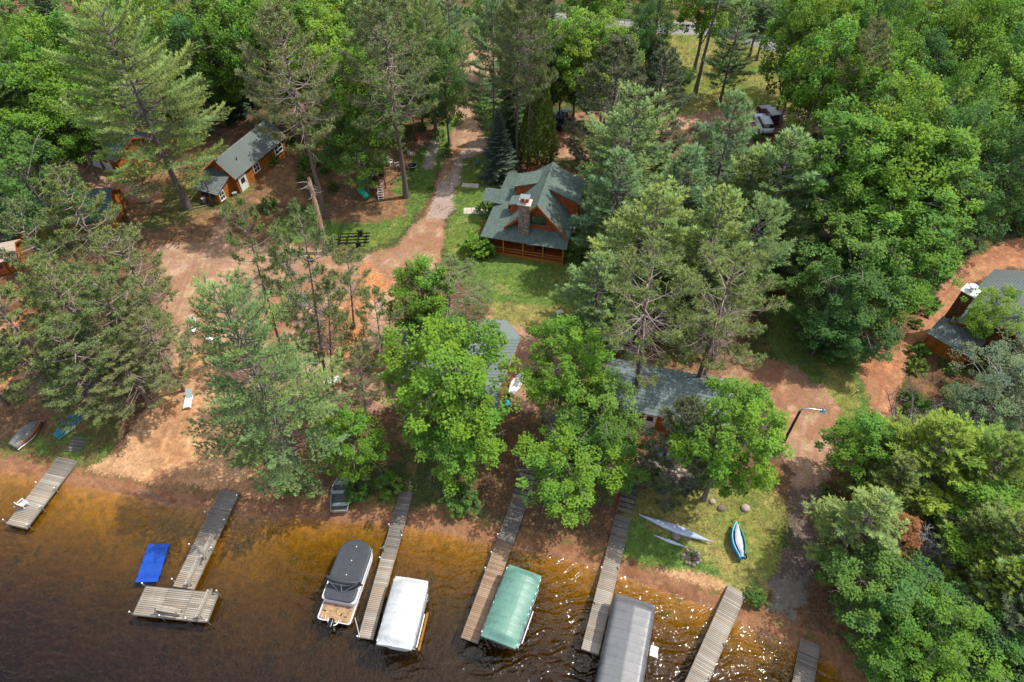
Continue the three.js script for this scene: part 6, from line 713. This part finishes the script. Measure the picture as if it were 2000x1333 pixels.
// broken pine snag on the lawn
{ const b = G(640, 496), top = level(604, 352, b.y + 9.2), t = thing('dead_tree', 'broken grey pine snag with bare branch stubs near its top', 'tree', b), W = new Buf(), T = new Buf(), r = RNG(99), d = top.clone().sub(b), n = 9, pts = [], rad = []; for (let i = 0; i <= n; i++) { pts.push(d.clone().multiplyScalar(i / n).add(V(0.06 * (r() - 0.5), i ? 0 : -0.3, 0.06 * (r() - 0.5)))); rad.push(lerp(0.34, 0.2, i / n) * (i ? 1 : 1.4)); } W.tube(pts, rad, 10, [1, 1, 1]); for (let i = 0; i < 6; i++) { const a = i * 1.05; W.tri(pts[n].clone().add(V(Math.cos(a) * 0.2, -0.02, Math.sin(a) * 0.2)), pts[n].clone().add(V(Math.cos(a + 0.7) * 0.16, 0.3 + 0.35 * r(), Math.sin(a + 0.7) * 0.16)), pts[n].clone().add(V(Math.cos(a + 1.3) * 0.2, -0.02, Math.sin(a + 1.3) * 0.2)), [1.1, 1.05, 1]); } for (let i = 0; i < 34; i++) { const f = 0.35 + 0.63 * Math.sqrt(r()), p = d.clone().multiplyScalar(f), q = dirOf(r() * 6.283, 0.5 * r() - 0.25), L = (0.4 + 1.2 * r()) * (f > 0.8 ? 1.0 : 0.5), e = p.clone().addScaledVector(q, L).add(V(0, 0.12 * L, 0)); T.tube([p, p.clone().lerp(e, 0.5).add(V(0, 0.07, 0)), e], [0.05, 0.035, 0.012], 4, [0.9, 0.86, 0.84]); if (L > 0.8) T.tube([p.clone().lerp(e, 0.6), e.clone().addScaledVector(rdir(r), 0.5)], [0.025, 0.008], 3, [0.9, 0.86, 0.84]); } part(t, 'trunk', W.geo(), std(lin(0.40, 0.27, 0.19), { vertexColors: true, roughness: 0.95, bumpMap: grainTex, bumpScale: 0.02 })); part(t, 'branch_stubs', T.geo(), barkMat.dead).userData.kind = 'stuff'; }
// ---------- trees: those one can tell apart ----------
function footTree(kind, foot, topPy, R, label, o = {}) {        // height from where its foot stands and where its top shows
  const f = G(...foot); let lo = 3, hi = 40; const py = (h) => { const y = f.y + h - CAM_H, fw = -y * sP - f.z * cP, u = y * cP - f.z * sP; return 666.5 - FOCAL * u / fw; };
  for (let i = 0; i < 30; i++) { const m = (lo + hi) / 2; if (py(m) > topPy) lo = m; else hi = m; } const H = (lo + hi) / 2; let lean;
  if (o.topPx !== undefined) { const t = level(o.topPx, topPy, f.y + H); lean = [(t.x - f.x) / H, (t.z - f.z) / H]; }
  return tree(kind, f, H, R, label, { ...o, lean });
}
const W_ = 'white', R_ = 'red', Mp = 'maple';
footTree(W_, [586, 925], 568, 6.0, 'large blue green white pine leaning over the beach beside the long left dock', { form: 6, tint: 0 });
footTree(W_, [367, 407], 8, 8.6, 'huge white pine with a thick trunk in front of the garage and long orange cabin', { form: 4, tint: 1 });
footTree(R_, [637, 425], 18, 4.2, 'tall red pine right of the long orange cabin with a bare lower trunk', { form: 2, tint: 2 });
footTree(R_, [793, 385], -8, 4.6, 'tall red pine with a straight bare trunk left of the dirt road', { form: 2, tint: 1 });
const clusterL = [[105, 335, 16, 3.7, 'topmost red pine of the left cluster, in front of the teal roofed cabin'], [20, 405, 16, 3.4, 'red pine at the left edge over the teal roof'], [215, 455, 14, 3.6, 'red pine of the left cluster reaching right towards the sandy road'], [70, 515, 15, 3.9, 'red pine in the middle of the left cluster above the beige shed roof'], [185, 550, 13, 3.8, 'red pine of the left cluster beside the bend of the sandy road'], [270, 610, 11, 3.0, 'low red pine at the right side of the left cluster above the beach'], [-30, 560, 15, 3.6, 'red pine cut by the left edge of the photo'], [110, 640, 12, 3.8, 'broad low red pine of the left cluster over the shore grass'], [215, 675, 9, 3.6, 'short red pine beside the upper end of the beach'], [20, 665, 10, 3.6, 'low red pine above the grey upturned rowboat']];
clusterL.forEach(([x, y, h, r, l], i) => treeAt(R_, x, y, h, r * 0.93, l, { form: [1, 4, 4, 1, 3, 1, 0, 3, 1, 4][i], tint: i % 3 }));
footTree(R_, [213, 820], 720, 3.2, 'short red pine with a stout trunk at the edge of the beach sand', { form: 3, tint: 0 }); footTree(R_, [14, 792], 600, 3.2, 'red pine with a pale leaning trunk above the upturned rowboats', { form: 3, tint: 1 });
for (const [fx, fy, ty, tx, r, l, f] of [[552, 690, 402, 470, 2.7, 'thin red pine with a bushy top left of the broken snag', 4], [640, 772, 412, 585, 3.0, 'thin red pine in the middle group just below the broken snag', 4], [625, 700, 470, 545, 2.5, 'thin red pine of the middle group with many bare twigs', 4], [692, 640, 490, 675, 2.2, 'slender red pine standing before the orange mulch', 4], [650, 775, 560, 640, 2.3, 'sparse red pine whose double trunk shows right of the big shore pine', 4], [760, 760, 575, 730, 2.3, 'slender red pine beside the red kayak', 4], [874, 662, 515, 882, 4.0, 'red pine with a bare lower trunk left of the middle lodge roof', 1], [716, 818, 690, 700, 2.0, 'low sparse red pine between the big shore pine and the middle maple', 4]]) footTree(R_, [fx, fy], ty, r, l, { form: f, topPx: tx, tint: fx % 3 });
treeAt(Mp, 815, 520, 12, 3.3, 'small bright maple at the lower end of the dirt road', { form: 0, tint: 0 }); treeAt(Mp, 866, 654, 15, 5.2, 'big bright green maple in the middle of the shore', { form: 1, tint: 0 }); treeAt(Mp, 890, 796, 9.5, 4.1, 'lower bright maple crown hanging over the head of the middle dock', { form: 3, tint: 0 }); footTree(Mp, [718, 947], 822, 2.7, 'small maple beside the open aluminium rowboat', { form: 0, tint: 0 });
treeAt(Mp, 1108, 630, 14, 3.6, 'bright maple right of the middle lodge roof', { form: 2, tint: 0 }); treeAt('oak', 1184, 754, 11, 3.6, 'fine leaved yellow green oak left of the lakeside cabin', { form: 1, tint: 1 }); treeAt(Mp, 1112, 868, 8.5, 4.3, 'round maple crown over the steps of the tan dock', { form: 3, tint: 0 }); treeAt('oak', 1190, 860, 7.5, 3.4, 'dense oak crown beside the steps of the pale dock', { form: 0, tint: 1 });
treeAt('dead', 1092, 750, 8, 3.2, 'bare grey dead tree between the two shore maples', { form: 1, tint: 2 });
footTree(Mp, [1375, 976], 762, 3.9, 'bright maple with a forked grey trunk on the lakeside grass', { form: 2, tint: 0 });
footTree(R_, [1238, 797], 488, 3.9, 'tall red pine rising in front of the lakeside cabin roof', { form: 5, topPx: 1272, tint: 0 }); footTree(R_, [1354, 772], 496, 4.2, 'tall red pine with a bare trunk behind the right end of the lakeside cabin', { form: 5, tint: 0 }); footTree(R_, [1364, 760], 560, 3.0, 'second slimmer red pine trunk behind the lakeside cabin', { form: 4, topPx: 1452, tint: 0 }); footTree('jack', [1292, 962], 790, 2.6, 'dark sparse pine with a leaning trunk before the stone bank', { form: 0, tint: 0 });
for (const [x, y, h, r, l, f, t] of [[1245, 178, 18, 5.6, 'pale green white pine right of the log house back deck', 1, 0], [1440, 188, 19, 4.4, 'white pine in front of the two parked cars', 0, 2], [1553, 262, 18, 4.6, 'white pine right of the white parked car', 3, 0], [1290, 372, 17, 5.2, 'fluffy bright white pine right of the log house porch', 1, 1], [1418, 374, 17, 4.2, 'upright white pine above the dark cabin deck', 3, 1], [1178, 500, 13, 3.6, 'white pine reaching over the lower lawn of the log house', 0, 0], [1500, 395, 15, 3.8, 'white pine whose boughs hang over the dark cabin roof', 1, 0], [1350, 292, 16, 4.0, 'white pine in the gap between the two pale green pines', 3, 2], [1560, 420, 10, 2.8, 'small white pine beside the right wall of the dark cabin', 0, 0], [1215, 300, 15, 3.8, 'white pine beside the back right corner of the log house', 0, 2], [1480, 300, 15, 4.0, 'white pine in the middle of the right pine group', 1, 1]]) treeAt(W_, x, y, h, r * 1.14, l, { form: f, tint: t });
for (const [k, x, y, h, r, l, f, t] of [[Mp, 1815, 238, 18, 7.0, 'broad light green maple towering over the right forest', 1, 0], [Mp, 1725, 262, 16, 4.4, 'green maple left of the broad light green maple', 0, 1], ['oak', 1945, 248, 16, 4.8, 'tall oak right of the broad light green maple', 0, 1], ['oak', 1685, 335, 15, 4.4, 'oak at the left edge of the right forest beside the white pines', 1, 1], [Mp, 1815, 365, 15, 5.4, 'wide maple above the bend of the orange path', 2, 1], ['oak', 1905, 320, 15, 4.6, 'oak above the upper end of the orange path', 0, 0], ['oak', 1715, 445, 14, 5.2, 'dark green oak standing left of the orange path', 1, 0], ['oak', 1655, 520, 11, 4.0, 'dark oak beside the right end of the dark cabin', 0, 0], [Mp, 1800, 465, 12, 4.6, 'bright maple edging the orange path', 3, 1], ['oak', 1705, 590, 8, 3.8, 'low dark oak over the grass left of the orange path', 1, 2], ['oak', 1640, 585, 8, 3.2, 'low dark bushy oak right of the round stones', 0, 2]]) treeAt(k, x, y, h, r, l, { form: f, tint: t });
treeAt(R_, 1722, 48, 20, 3.7, 'brownish red pine standing out of the bright leafy forest at upper right', { form: 1, tint: 2 });
// right edge below the cabin
for (const [k, x, y, h, r, l, f, t] of [[Mp, 1968, 572, 8, 2.8, 'small yellow green maple in front of the edge cabin roof', 3, 2], ['poplar', 2000, 705, 9, 3.6, 'grey green poplar below the edge cabin', 0, 0], ['poplar', 2075, 668, 9, 3.8, 'grey green poplar at the right edge below the cabin roof', 0, 0], ['poplar', 1900, 790, 6, 2.4, 'grey green bush poplar beside the lower orange path', 1, 2], ['poplar', 2020, 745, 8, 3.8, 'grey green poplar behind the bare leaning trunks at right', 1, 0], ['poplar', 1965, 785, 6.5, 2.8, 'small grey green poplar between the two bare leaning trunks', 1, 2], ['larch', 1868, 838, 10, 5.2, 'yellow green larch with layered boughs right of the dirt ramp', 0, 0], ['larch', 1985, 865, 10, 4.6, 'yellow green larch at the right edge', 0, 1], [Mp, 1728, 838, 8, 3.3, 'round green maple at the end of the orange path', 0, 1], ['larch', 1778, 905, 8, 3.0, 'olive larch between the round maple and the dead grey tree', 0, 2], [W_, 1728, 975, 10, 3.5, 'white pine over the dark gravel track at the boat ramp', 3, 1], ['oak', 1752, 1112, 8.5, 3.7, 'dark green oak overhanging the boat ramp', 1, 0], ['oak', 1825, 1150, 9, 3.8, 'dark green oak right of the boat ramp oak', 0, 0], [Mp, 1890, 1215, 9, 3.6, 'green maple in the lower right thicket', 3, 1], [Mp, 1985, 985, 9, 3.6, 'bright maple above the lower right thicket', 2, 0], ['larch', 2010, 1020, 10, 4.0, 'olive larch at the right edge of the lower thicket', 0, 2], ['jack', 2040, 1110, 9, 3.0, 'dark scrubby pine in the lower right thicket', 0, 0], ['larch', 2000, 1120, 9, 3.4, 'yellow green larch crown standing out of the lower right thicket', 0, 0], ['oak', 1985, 1235, 8, 3.6, 'dark oak near the lower right corner', 1, 2], ['oak', 1772, 1235, 6.5, 3.2, 'oak hanging over the far right dock', 0, 0], [Mp, 1835, 1300, 7, 3.6, 'maple at the bottom edge right of the far right dock', 1, 1], ['oak', 1935, 1320, 7, 3.6, 'oak at the bottom edge near the right corner', 1, 1], ['oak', 2040, 1310, 8, 3.8, 'oak filling the lower right corner', 0, 2], ['jack', 2045, 1190, 9, 3.2, 'dark pine at the right edge of the lower thicket', 0, 2], [W_, 2100, 1100, 11, 4, 'white pine beyond the right edge of the lower thicket', 0, 0]]) treeAt(k, x, y, h, r, l, { form: f, tint: t });
footTree('dead', [1745, 858], 678, 3.4, 'bare grey trunk leaning right below the orange path', { form: 0, topPx: 1862, tint: 1 }); footTree('dead', [1862, 862], 730, 3.8, 'bare leaning tree with a fan of grey twigs at right', { form: 1, topPx: 1950, tint: 1 }); treeAt('dead', 1838, 968, 9, 4.6, 'wide bare grey dead tree above the lower right thicket', { form: 2, tint: 2 }); treeAt('dead', 1880, 1000, 8.5, 4.0, 'bare grey dead tree with tangled twigs in the lower right thicket', { form: 1, tint: 0 });
{ const g = treeAt('jack', 1775, 1020, 7, 1.7, 'dying pine with rust orange needles beside the wide dead tree', { form: 0, tint: 1 }); g.children[1].material = std(lin(0.36, 0.15, 0.05), { vertexColors: true, roughness: 0.9, side: THREE.DoubleSide }); }
// around the house and up the road
footTree('cedar', [1050, 322], 147, 2.9, 'dense cone of arborvitae behind the log house', { tint: 0 }); footTree('spruce', [975, 348], 208, 2.5, 'small blue green spruce at the back left corner of the log house', { form: 1, tint: 1 }); footTree('spruce', [1056, 250], 36, 1.7, 'narrow dark spruce spire behind the arborvitae', { form: 0, tint: 2 }); footTree('fir', [1000, 300], 110, 3.0, 'grey green fir left of the arborvitae', { tint: 2 });
footTree(Mp, [1118, 236], 120, 2.6, 'slim maple between the arborvitae and the clearing road', { form: 2, tint: 1 }); treeAt(Mp, 1135, 22, 16, 4.6, 'light green maple in front of the road at the top', { form: 0, tint: 2 }); treeAt(Mp, 1195, 28, 16, 3.8, 'bright maple right of the light green maple at the top', { form: 2, tint: 2 });
treeAt('jack', 1208, 82, 18, 4.2, 'brownish shaggy pine behind the pale white pine', { tint: 0 }); treeAt('jack', 1308, 102, 15, 3.4, 'smaller brownish shaggy pine left of the grass clearing', { tint: 2 });
footTree(W_, [1357, 187], -110, 3.6, 'leaning tall pine with a bare trunk at the edge of the clearing', { form: 5, topPx: 1432, tint: 2 }); treeAt('oak', 1262, 0, 14, 2.4, 'slim oak left of the grass clearing', { form: 1, tint: 2 }); treeAt('oak', 1290, -20, 15, 2.4, 'slim dark oak at the left of the grass clearing', { form: 0, tint: 2 }); treeAt('spruce', 1290, 70, 12, 2.4, 'dark spruce between the shaggy pines', { form: 1, tint: 2 }); treeAt('oak', 1338, 130, 3.5, 2.0, 'dark round bush at the foot of the leaning tall pine', { form: 1, tint: 2 });
treeAt(W_, 1455, 0, 15, 3.6, 'white pine before the road at the top right of the leaning pine', { form: 0, tint: 0 }); treeAt('fir', 1440, 75, 5, 2.2, 'small blue grey fir at the top of the clearing', { tint: 2 }); footTree(W_, [1463, 112], -10, 2.6, 'slender pine at the top of the clearing, left of the pair', { form: 5, tint: 2 }); footTree(W_, [1478, 118], 0, 2.4, 'slender pine at the top of the clearing, right of the pair', { form: 5, tint: 2 });
footTree('oak', [1572, 250], 85, 3.6, 'oak with a dark bare trunk right of the parked cars', { form: 1, tint: 0 }); treeAt('fir', 1712, 150, 13, 3.2, 'dark fir overhanging the right side of the clearing', { tint: 1 }); treeAt(Mp, 1590, -18, 18, 5.0, 'large maple at the top of the clearing', { form: 1, tint: 1 }); treeAt('oak', 1705, 60, 15, 4.4, 'oak behind the dark fir at the clearing', { form: 0, tint: 1 });
// left and top-left woods
for (const [k, x, y, h, r, f, t, l] of [[Mp, 50, 35, 17, 5.2, 1, 0, 'bright maple near the top left corner'], [Mp, 130, 25, 17, 4.6, 0, 1, 'maple behind the top of the huge white pine'], [Mp, 5, 120, 16, 5.0, 2, 0, 'bright maple at the left edge of the top left wood'], [Mp, 95, 120, 15, 5.0, 3, 0, 'wide bright maple left of the huge white pine'], [Mp, 25, 215, 12, 4.2, 1, 1, 'lower maple at the edge of the top left wood'], [Mp, 120, 215, 10, 3.8, 0, 1, 'low maple behind the tarpaulin covered boat'], [Mp, 378, 70, 13, 4.6, 2, 2, 'bright yellow green maple right of the huge white pine'], [Mp, 408, 128, 8, 3.4, 0, 2, 'lower bright maple right of the huge white pine'], ['oak', 335, 10, 18, 4.6, 0, 2, 'dark oak behind the huge white pine'], ['spruce', 372, -25, 18, 3.0, 0, 2, 'dark spruce left of the grey far house'], ['fir', 428, 5, 15, 3.2, 0, 0, 'dark fir in front of the grey far house'], ['fir', 468, 92, 8, 2.4, 0, 2, 'dark fir behind the roof of the long orange cabin'], [Mp, 490, 40, 16, 3.8, 0, 1, 'maple right of the grey far house'], ['oak', 430, 88, 9, 3.0, 1, 2, 'low dark oak behind the long orange cabin'], [Mp, 622, 18, 20, 4.4, 2, 2, 'bright yellow green maple right of the first tall red pine'], [Mp, 668, 95, 17, 4.4, 1, 0, 'bright maple between the two tall red pines'], ['oak', 690, 215, 12, 4.2, 0, 1, 'oak between the two tall red pines above the playset'], [Mp, 645, 185, 13, 3.8, 3, 0, 'lower maple beside the first tall red pine'], ['oak', 720, 110, 15, 3.6, 1, 0, 'darker oak behind the second tall red pine'], ['oak', 860, 60, 16, 3.6, 0, 0, 'oak right of the second tall red pine'], ['oak', 842, 135, 9, 2.6, 1, 1, 'low oak left of the dirt road'], [W_, 872, -32, 17, 3.6, 0, 2, 'dark white pine left of the upper dirt road'], [W_, 960, -5, 21, 3.8, 2, 2, 'tall dark pine right of the upper dirt road'], ['fir', 1018, 62, 15, 2.6, 0, 1, 'dark fir right of the upper dirt road'], [R_, 1012, -40, 24, 3.0, 2, 0, 'tall thin red pine trunk at the top, left one'], [R_, 1040, -40, 24, 3.0, 2, 1, 'tall thin red pine trunk at the top, right one'], [W_, 1010, 25, 15, 3.0, 3, 0, 'white pine behind the narrow spruce by the upper road'], ['oak', 545, -5, 18, 4.2, 1, 1, 'oak behind the first tall red pine'], ['oak', 800, 10, 17, 4.0, 0, 1, 'oak behind the crown of the second tall red pine'], [Mp, 1085, 30, 15, 3.6, 2, 0, 'maple behind the narrow spruce spire'], ['oak', 1100, 90, 11, 3.0, 0, 0, 'dark oak right of the narrow spruce spire']]) treeAt(k, x, y, h, r, l, { form: f, tint: t });
// ---------- the rest of the woods: crowns that nothing tells apart ----------
{
  const r = RNG(404), rows = [[-75, -160, 2200, 112, 'along the top'], [-20, 200, 860, 105, 'along the top'], [-25, 1600, 2160, 92, 'upper right'], [55, 1650, 2160, 96, 'upper right'], [125, 1800, 2160, 92, 'upper right'], [195, 1690, 2160, 100, 'upper right'], [262, 1950, 2160, 90, 'upper right'], [60, -120, 0, 100, 'upper left'], [150, -120, -20, 90, 'upper left'], [240, -120, -20, 90, 'upper left']];
  for (const [y, x0, x1, step, where] of rows) for (let x = x0; x < x1; x += step) { if (y < 0 && x > 1000 && x < 1500 && y > -40) continue; const k = where === 'upper right' ? (r() < 0.62 ? Mp : 'oak') : (q => q < 0.45 ? Mp : q < 0.72 ? 'oak' : q < 0.88 ? W_ : 'fir')(r()); const kind = { maple: 'green leafy maple', oak: 'darker leafy oak', white: 'soft white pine', fir: 'dark fir' }[k]; treeAt(k, x + 40 * (r() - 0.5), y + 34 * (r() - 0.5) - (y < -60 && x > 1230 && x < 1560 ? 45 : 0), (y > 250 && where === 'upper right' ? 11 : 15 + 5 * r()), (k === 'fir' ? 3 : 4.2) + 1.2 * r(), kind + ' in the closed forest ' + (where === 'along the top' ? 'along the top of the photo' : 'at the ' + where), { group: kind + ' trees of the ' + where + ' forest' }); }
}
// shrubs
const SHRUB = [broadleaf(201, { H: 2.2, R: 1.5, base: 0.02, lobes: 11, clumps: 6, leaves: 46, size: 0.22, spread: 0.5 }), broadleaf(202, { H: 2.0, R: 1.3, base: 0.02, lobes: 9, clumps: 6, leaves: 40, size: 0.2, spread: 0.55 })];
const shrubGreen = [leafMat.maple[0], leafMat.oak[0], leafMat.oak[2], leafMat.maple[1]];
function shrub(px, py, s, label, mat = 0, form = 0) { const t = thing('shrub', label, 'shrub', G(px, py), px); t.scale.setScalar(s); part(t, 'stems', SHRUB[form].trunk, barkMat.oak); part(t, 'foliage', SHRUB[form].crown, shrubGreen[mat]); return t; }
shrub(934, 494, 1.05, 'bright leafy shrub at the left end of the log house porch', 0); shrub(953, 500, 0.75, 'lower bright shrub in front of the left porch corner', 0, 1); shrub(1122, 500, 1.15, 'dark round shrub at the right end of the log house porch', 1); shrub(530, 322, 0.7, 'pale green shrub against the long orange cabin wall', 3, 1); shrub(1474, 1172, 0.5, 'low green shrub right of the pale grey dock head', 1); shrub(560, 958, 0.6, 'pale shrub on the sand left of the white bin', 3, 1); shrub(30, 700, 1.1, 'dark green shrub under the left red pines', 1); shrub(120, 720, 1.0, 'green shrub between the left red pine trunks', 2, 1); shrub(1620, 690, 1.2, 'dark shrub at the foot of the oaks beside the orange path', 1); shrub(1280, 935, 0.6, 'dark green shrub in the stone bank', 1, 1); shrub(700, 970, 0.7, 'green shrub at the top of the bank by the open rowboat', 1); shrub(760, 955, 0.8, 'green shrub left of the middle dock head', 3, 1); shrub(900, 990, 0.9, 'shrub under the big maple beside the middle dock', 1);
// undergrowth, grass, needles on the ground: nobody could count these
{
  const r = RNG(77), put = (name, geo, mat, cells, n, lo, hi, label, test) => { const m = new THREE.InstancedMesh(geo, mat, n), q = new THREE.Quaternion(), p = V(0, 0, 0), s = V(1, 1, 1), M4 = new THREE.Matrix4(), c = new THREE.Color(); let k = 0, guard = 0; while (k < n && guard++ < n * 8) { const [x, z] = cells[(r() * cells.length) | 0]; if (test && !test(x, z)) continue; const px = x + r() - 0.5, pz = z + r() - 0.5, sc = lerp(lo, hi, r() * r()); q.setFromAxisAngle(up, r() * 6.283); m.setMatrixAt(k, M4.compose(p.set(px, groundY(px, pz) - 0.03, pz), q, s.setScalar(sc))); const v = 0.75 + 0.5 * r(); m.setColorAt(k, c.setRGB(v * (0.9 + 0.3 * r()), v, v * 0.9)); k++; } m.count = k; m.name = name; m.userData = { kind: 'stuff', label }; m.castShadow = m.receiveShadow = true; scene.add(m); };
  const bush = new Buf(), rr = RNG(5); for (let i = 0; i < 90; i++) { const e = rdir(rr); e.y = Math.abs(e.y); bush.leaf(V(e.x * 0.55, 0.1 + e.y * 0.55, e.z * 0.55).multiplyScalar(0.5 + 0.5 * rr()), rdir(rr).add(e).normalize(), up.clone().addScaledVector(rdir(rr), 0.6).normalize(), 0.26, 0.18, tone(rr, 0.4)); }
  const dense = (x, z) => fbm(x * 0.09 + 7, z * 0.09, 3) > 0.5 || z < -104 || x > 38;
  put('undergrowth', bush.geo(), leafMat.oak[0], scatterCells.ground.filter(([x, z]) => !(x > -45 && x < 26 && z > -64)), 3200, 0.8, 2.6, 'green undergrowth on the forest floor', dense);
  const tuft = new Buf(); for (let i = 0; i < 6; i++) { const a = i * 1.05 + rr(), d = V(Math.cos(a) * 0.4, 1, Math.sin(a) * 0.4).normalize(); tuft.needle(V(0.06 * Math.cos(a), 0, 0.06 * Math.sin(a)), d, 0.16 + 0.1 * rr(), 0.03, V(-Math.sin(a), 0, Math.cos(a)), tone(rr, 0.4)); }
  const grassMat = new THREE.MeshPhysicalMaterial({ color: lin(0.15, 0.26, 0.045), vertexColors: true, roughness: 0.8, transmission: 0.3, thickness: 0, side: THREE.DoubleSide }), dryMat = new THREE.MeshPhysicalMaterial({ color: lin(0.28, 0.28, 0.09), vertexColors: true, roughness: 0.8, transmission: 0.3, thickness: 0, side: THREE.DoubleSide });
  put('grass', tuft.geo(), grassMat, scatterCells.lawn, 26000, 0.6, 1.5, 'green grass of the lawns'); put('dry_grass', tuft.geo(), dryMat, scatterCells.meadow, 20000, 0.6, 1.7, 'yellowish dry grass of the clearing and lakeside');
  const litter = new Buf(); for (let i = 0; i < 10; i++) { const e = rdir(rr); litter.leaf(V(0.5 * e.x, 0.02 + 0.02 * rr(), 0.5 * e.z), V(e.z, 0.1 * e.y, e.x).normalize(), up.clone().addScaledVector(rdir(rr), 0.25).normalize(), 0.16, 0.08, tone(rr, 0.6, 0.4)); }
  put('fallen_leaves', litter.geo(), std(lin(0.24, 0.13, 0.06), { vertexColors: true, side: THREE.DoubleSide }), [...scatterCells.needles, ...scatterCells.ground.filter(([x, z]) => z > -100)], 9000, 0.6, 1.5, 'brown fallen leaves and twigs under the trees');
}
const renderer = new THREE.WebGLRenderer({ antialias: true });
renderer.setSize(1024, 682);
renderer.shadowMap.enabled = true; renderer.shadowMap.type = THREE.PCFSoftShadowMap;
renderer.toneMapping = THREE.LinearToneMapping; renderer.toneMappingExposure = EXPOSURE;

renderer.render(scene, camera);
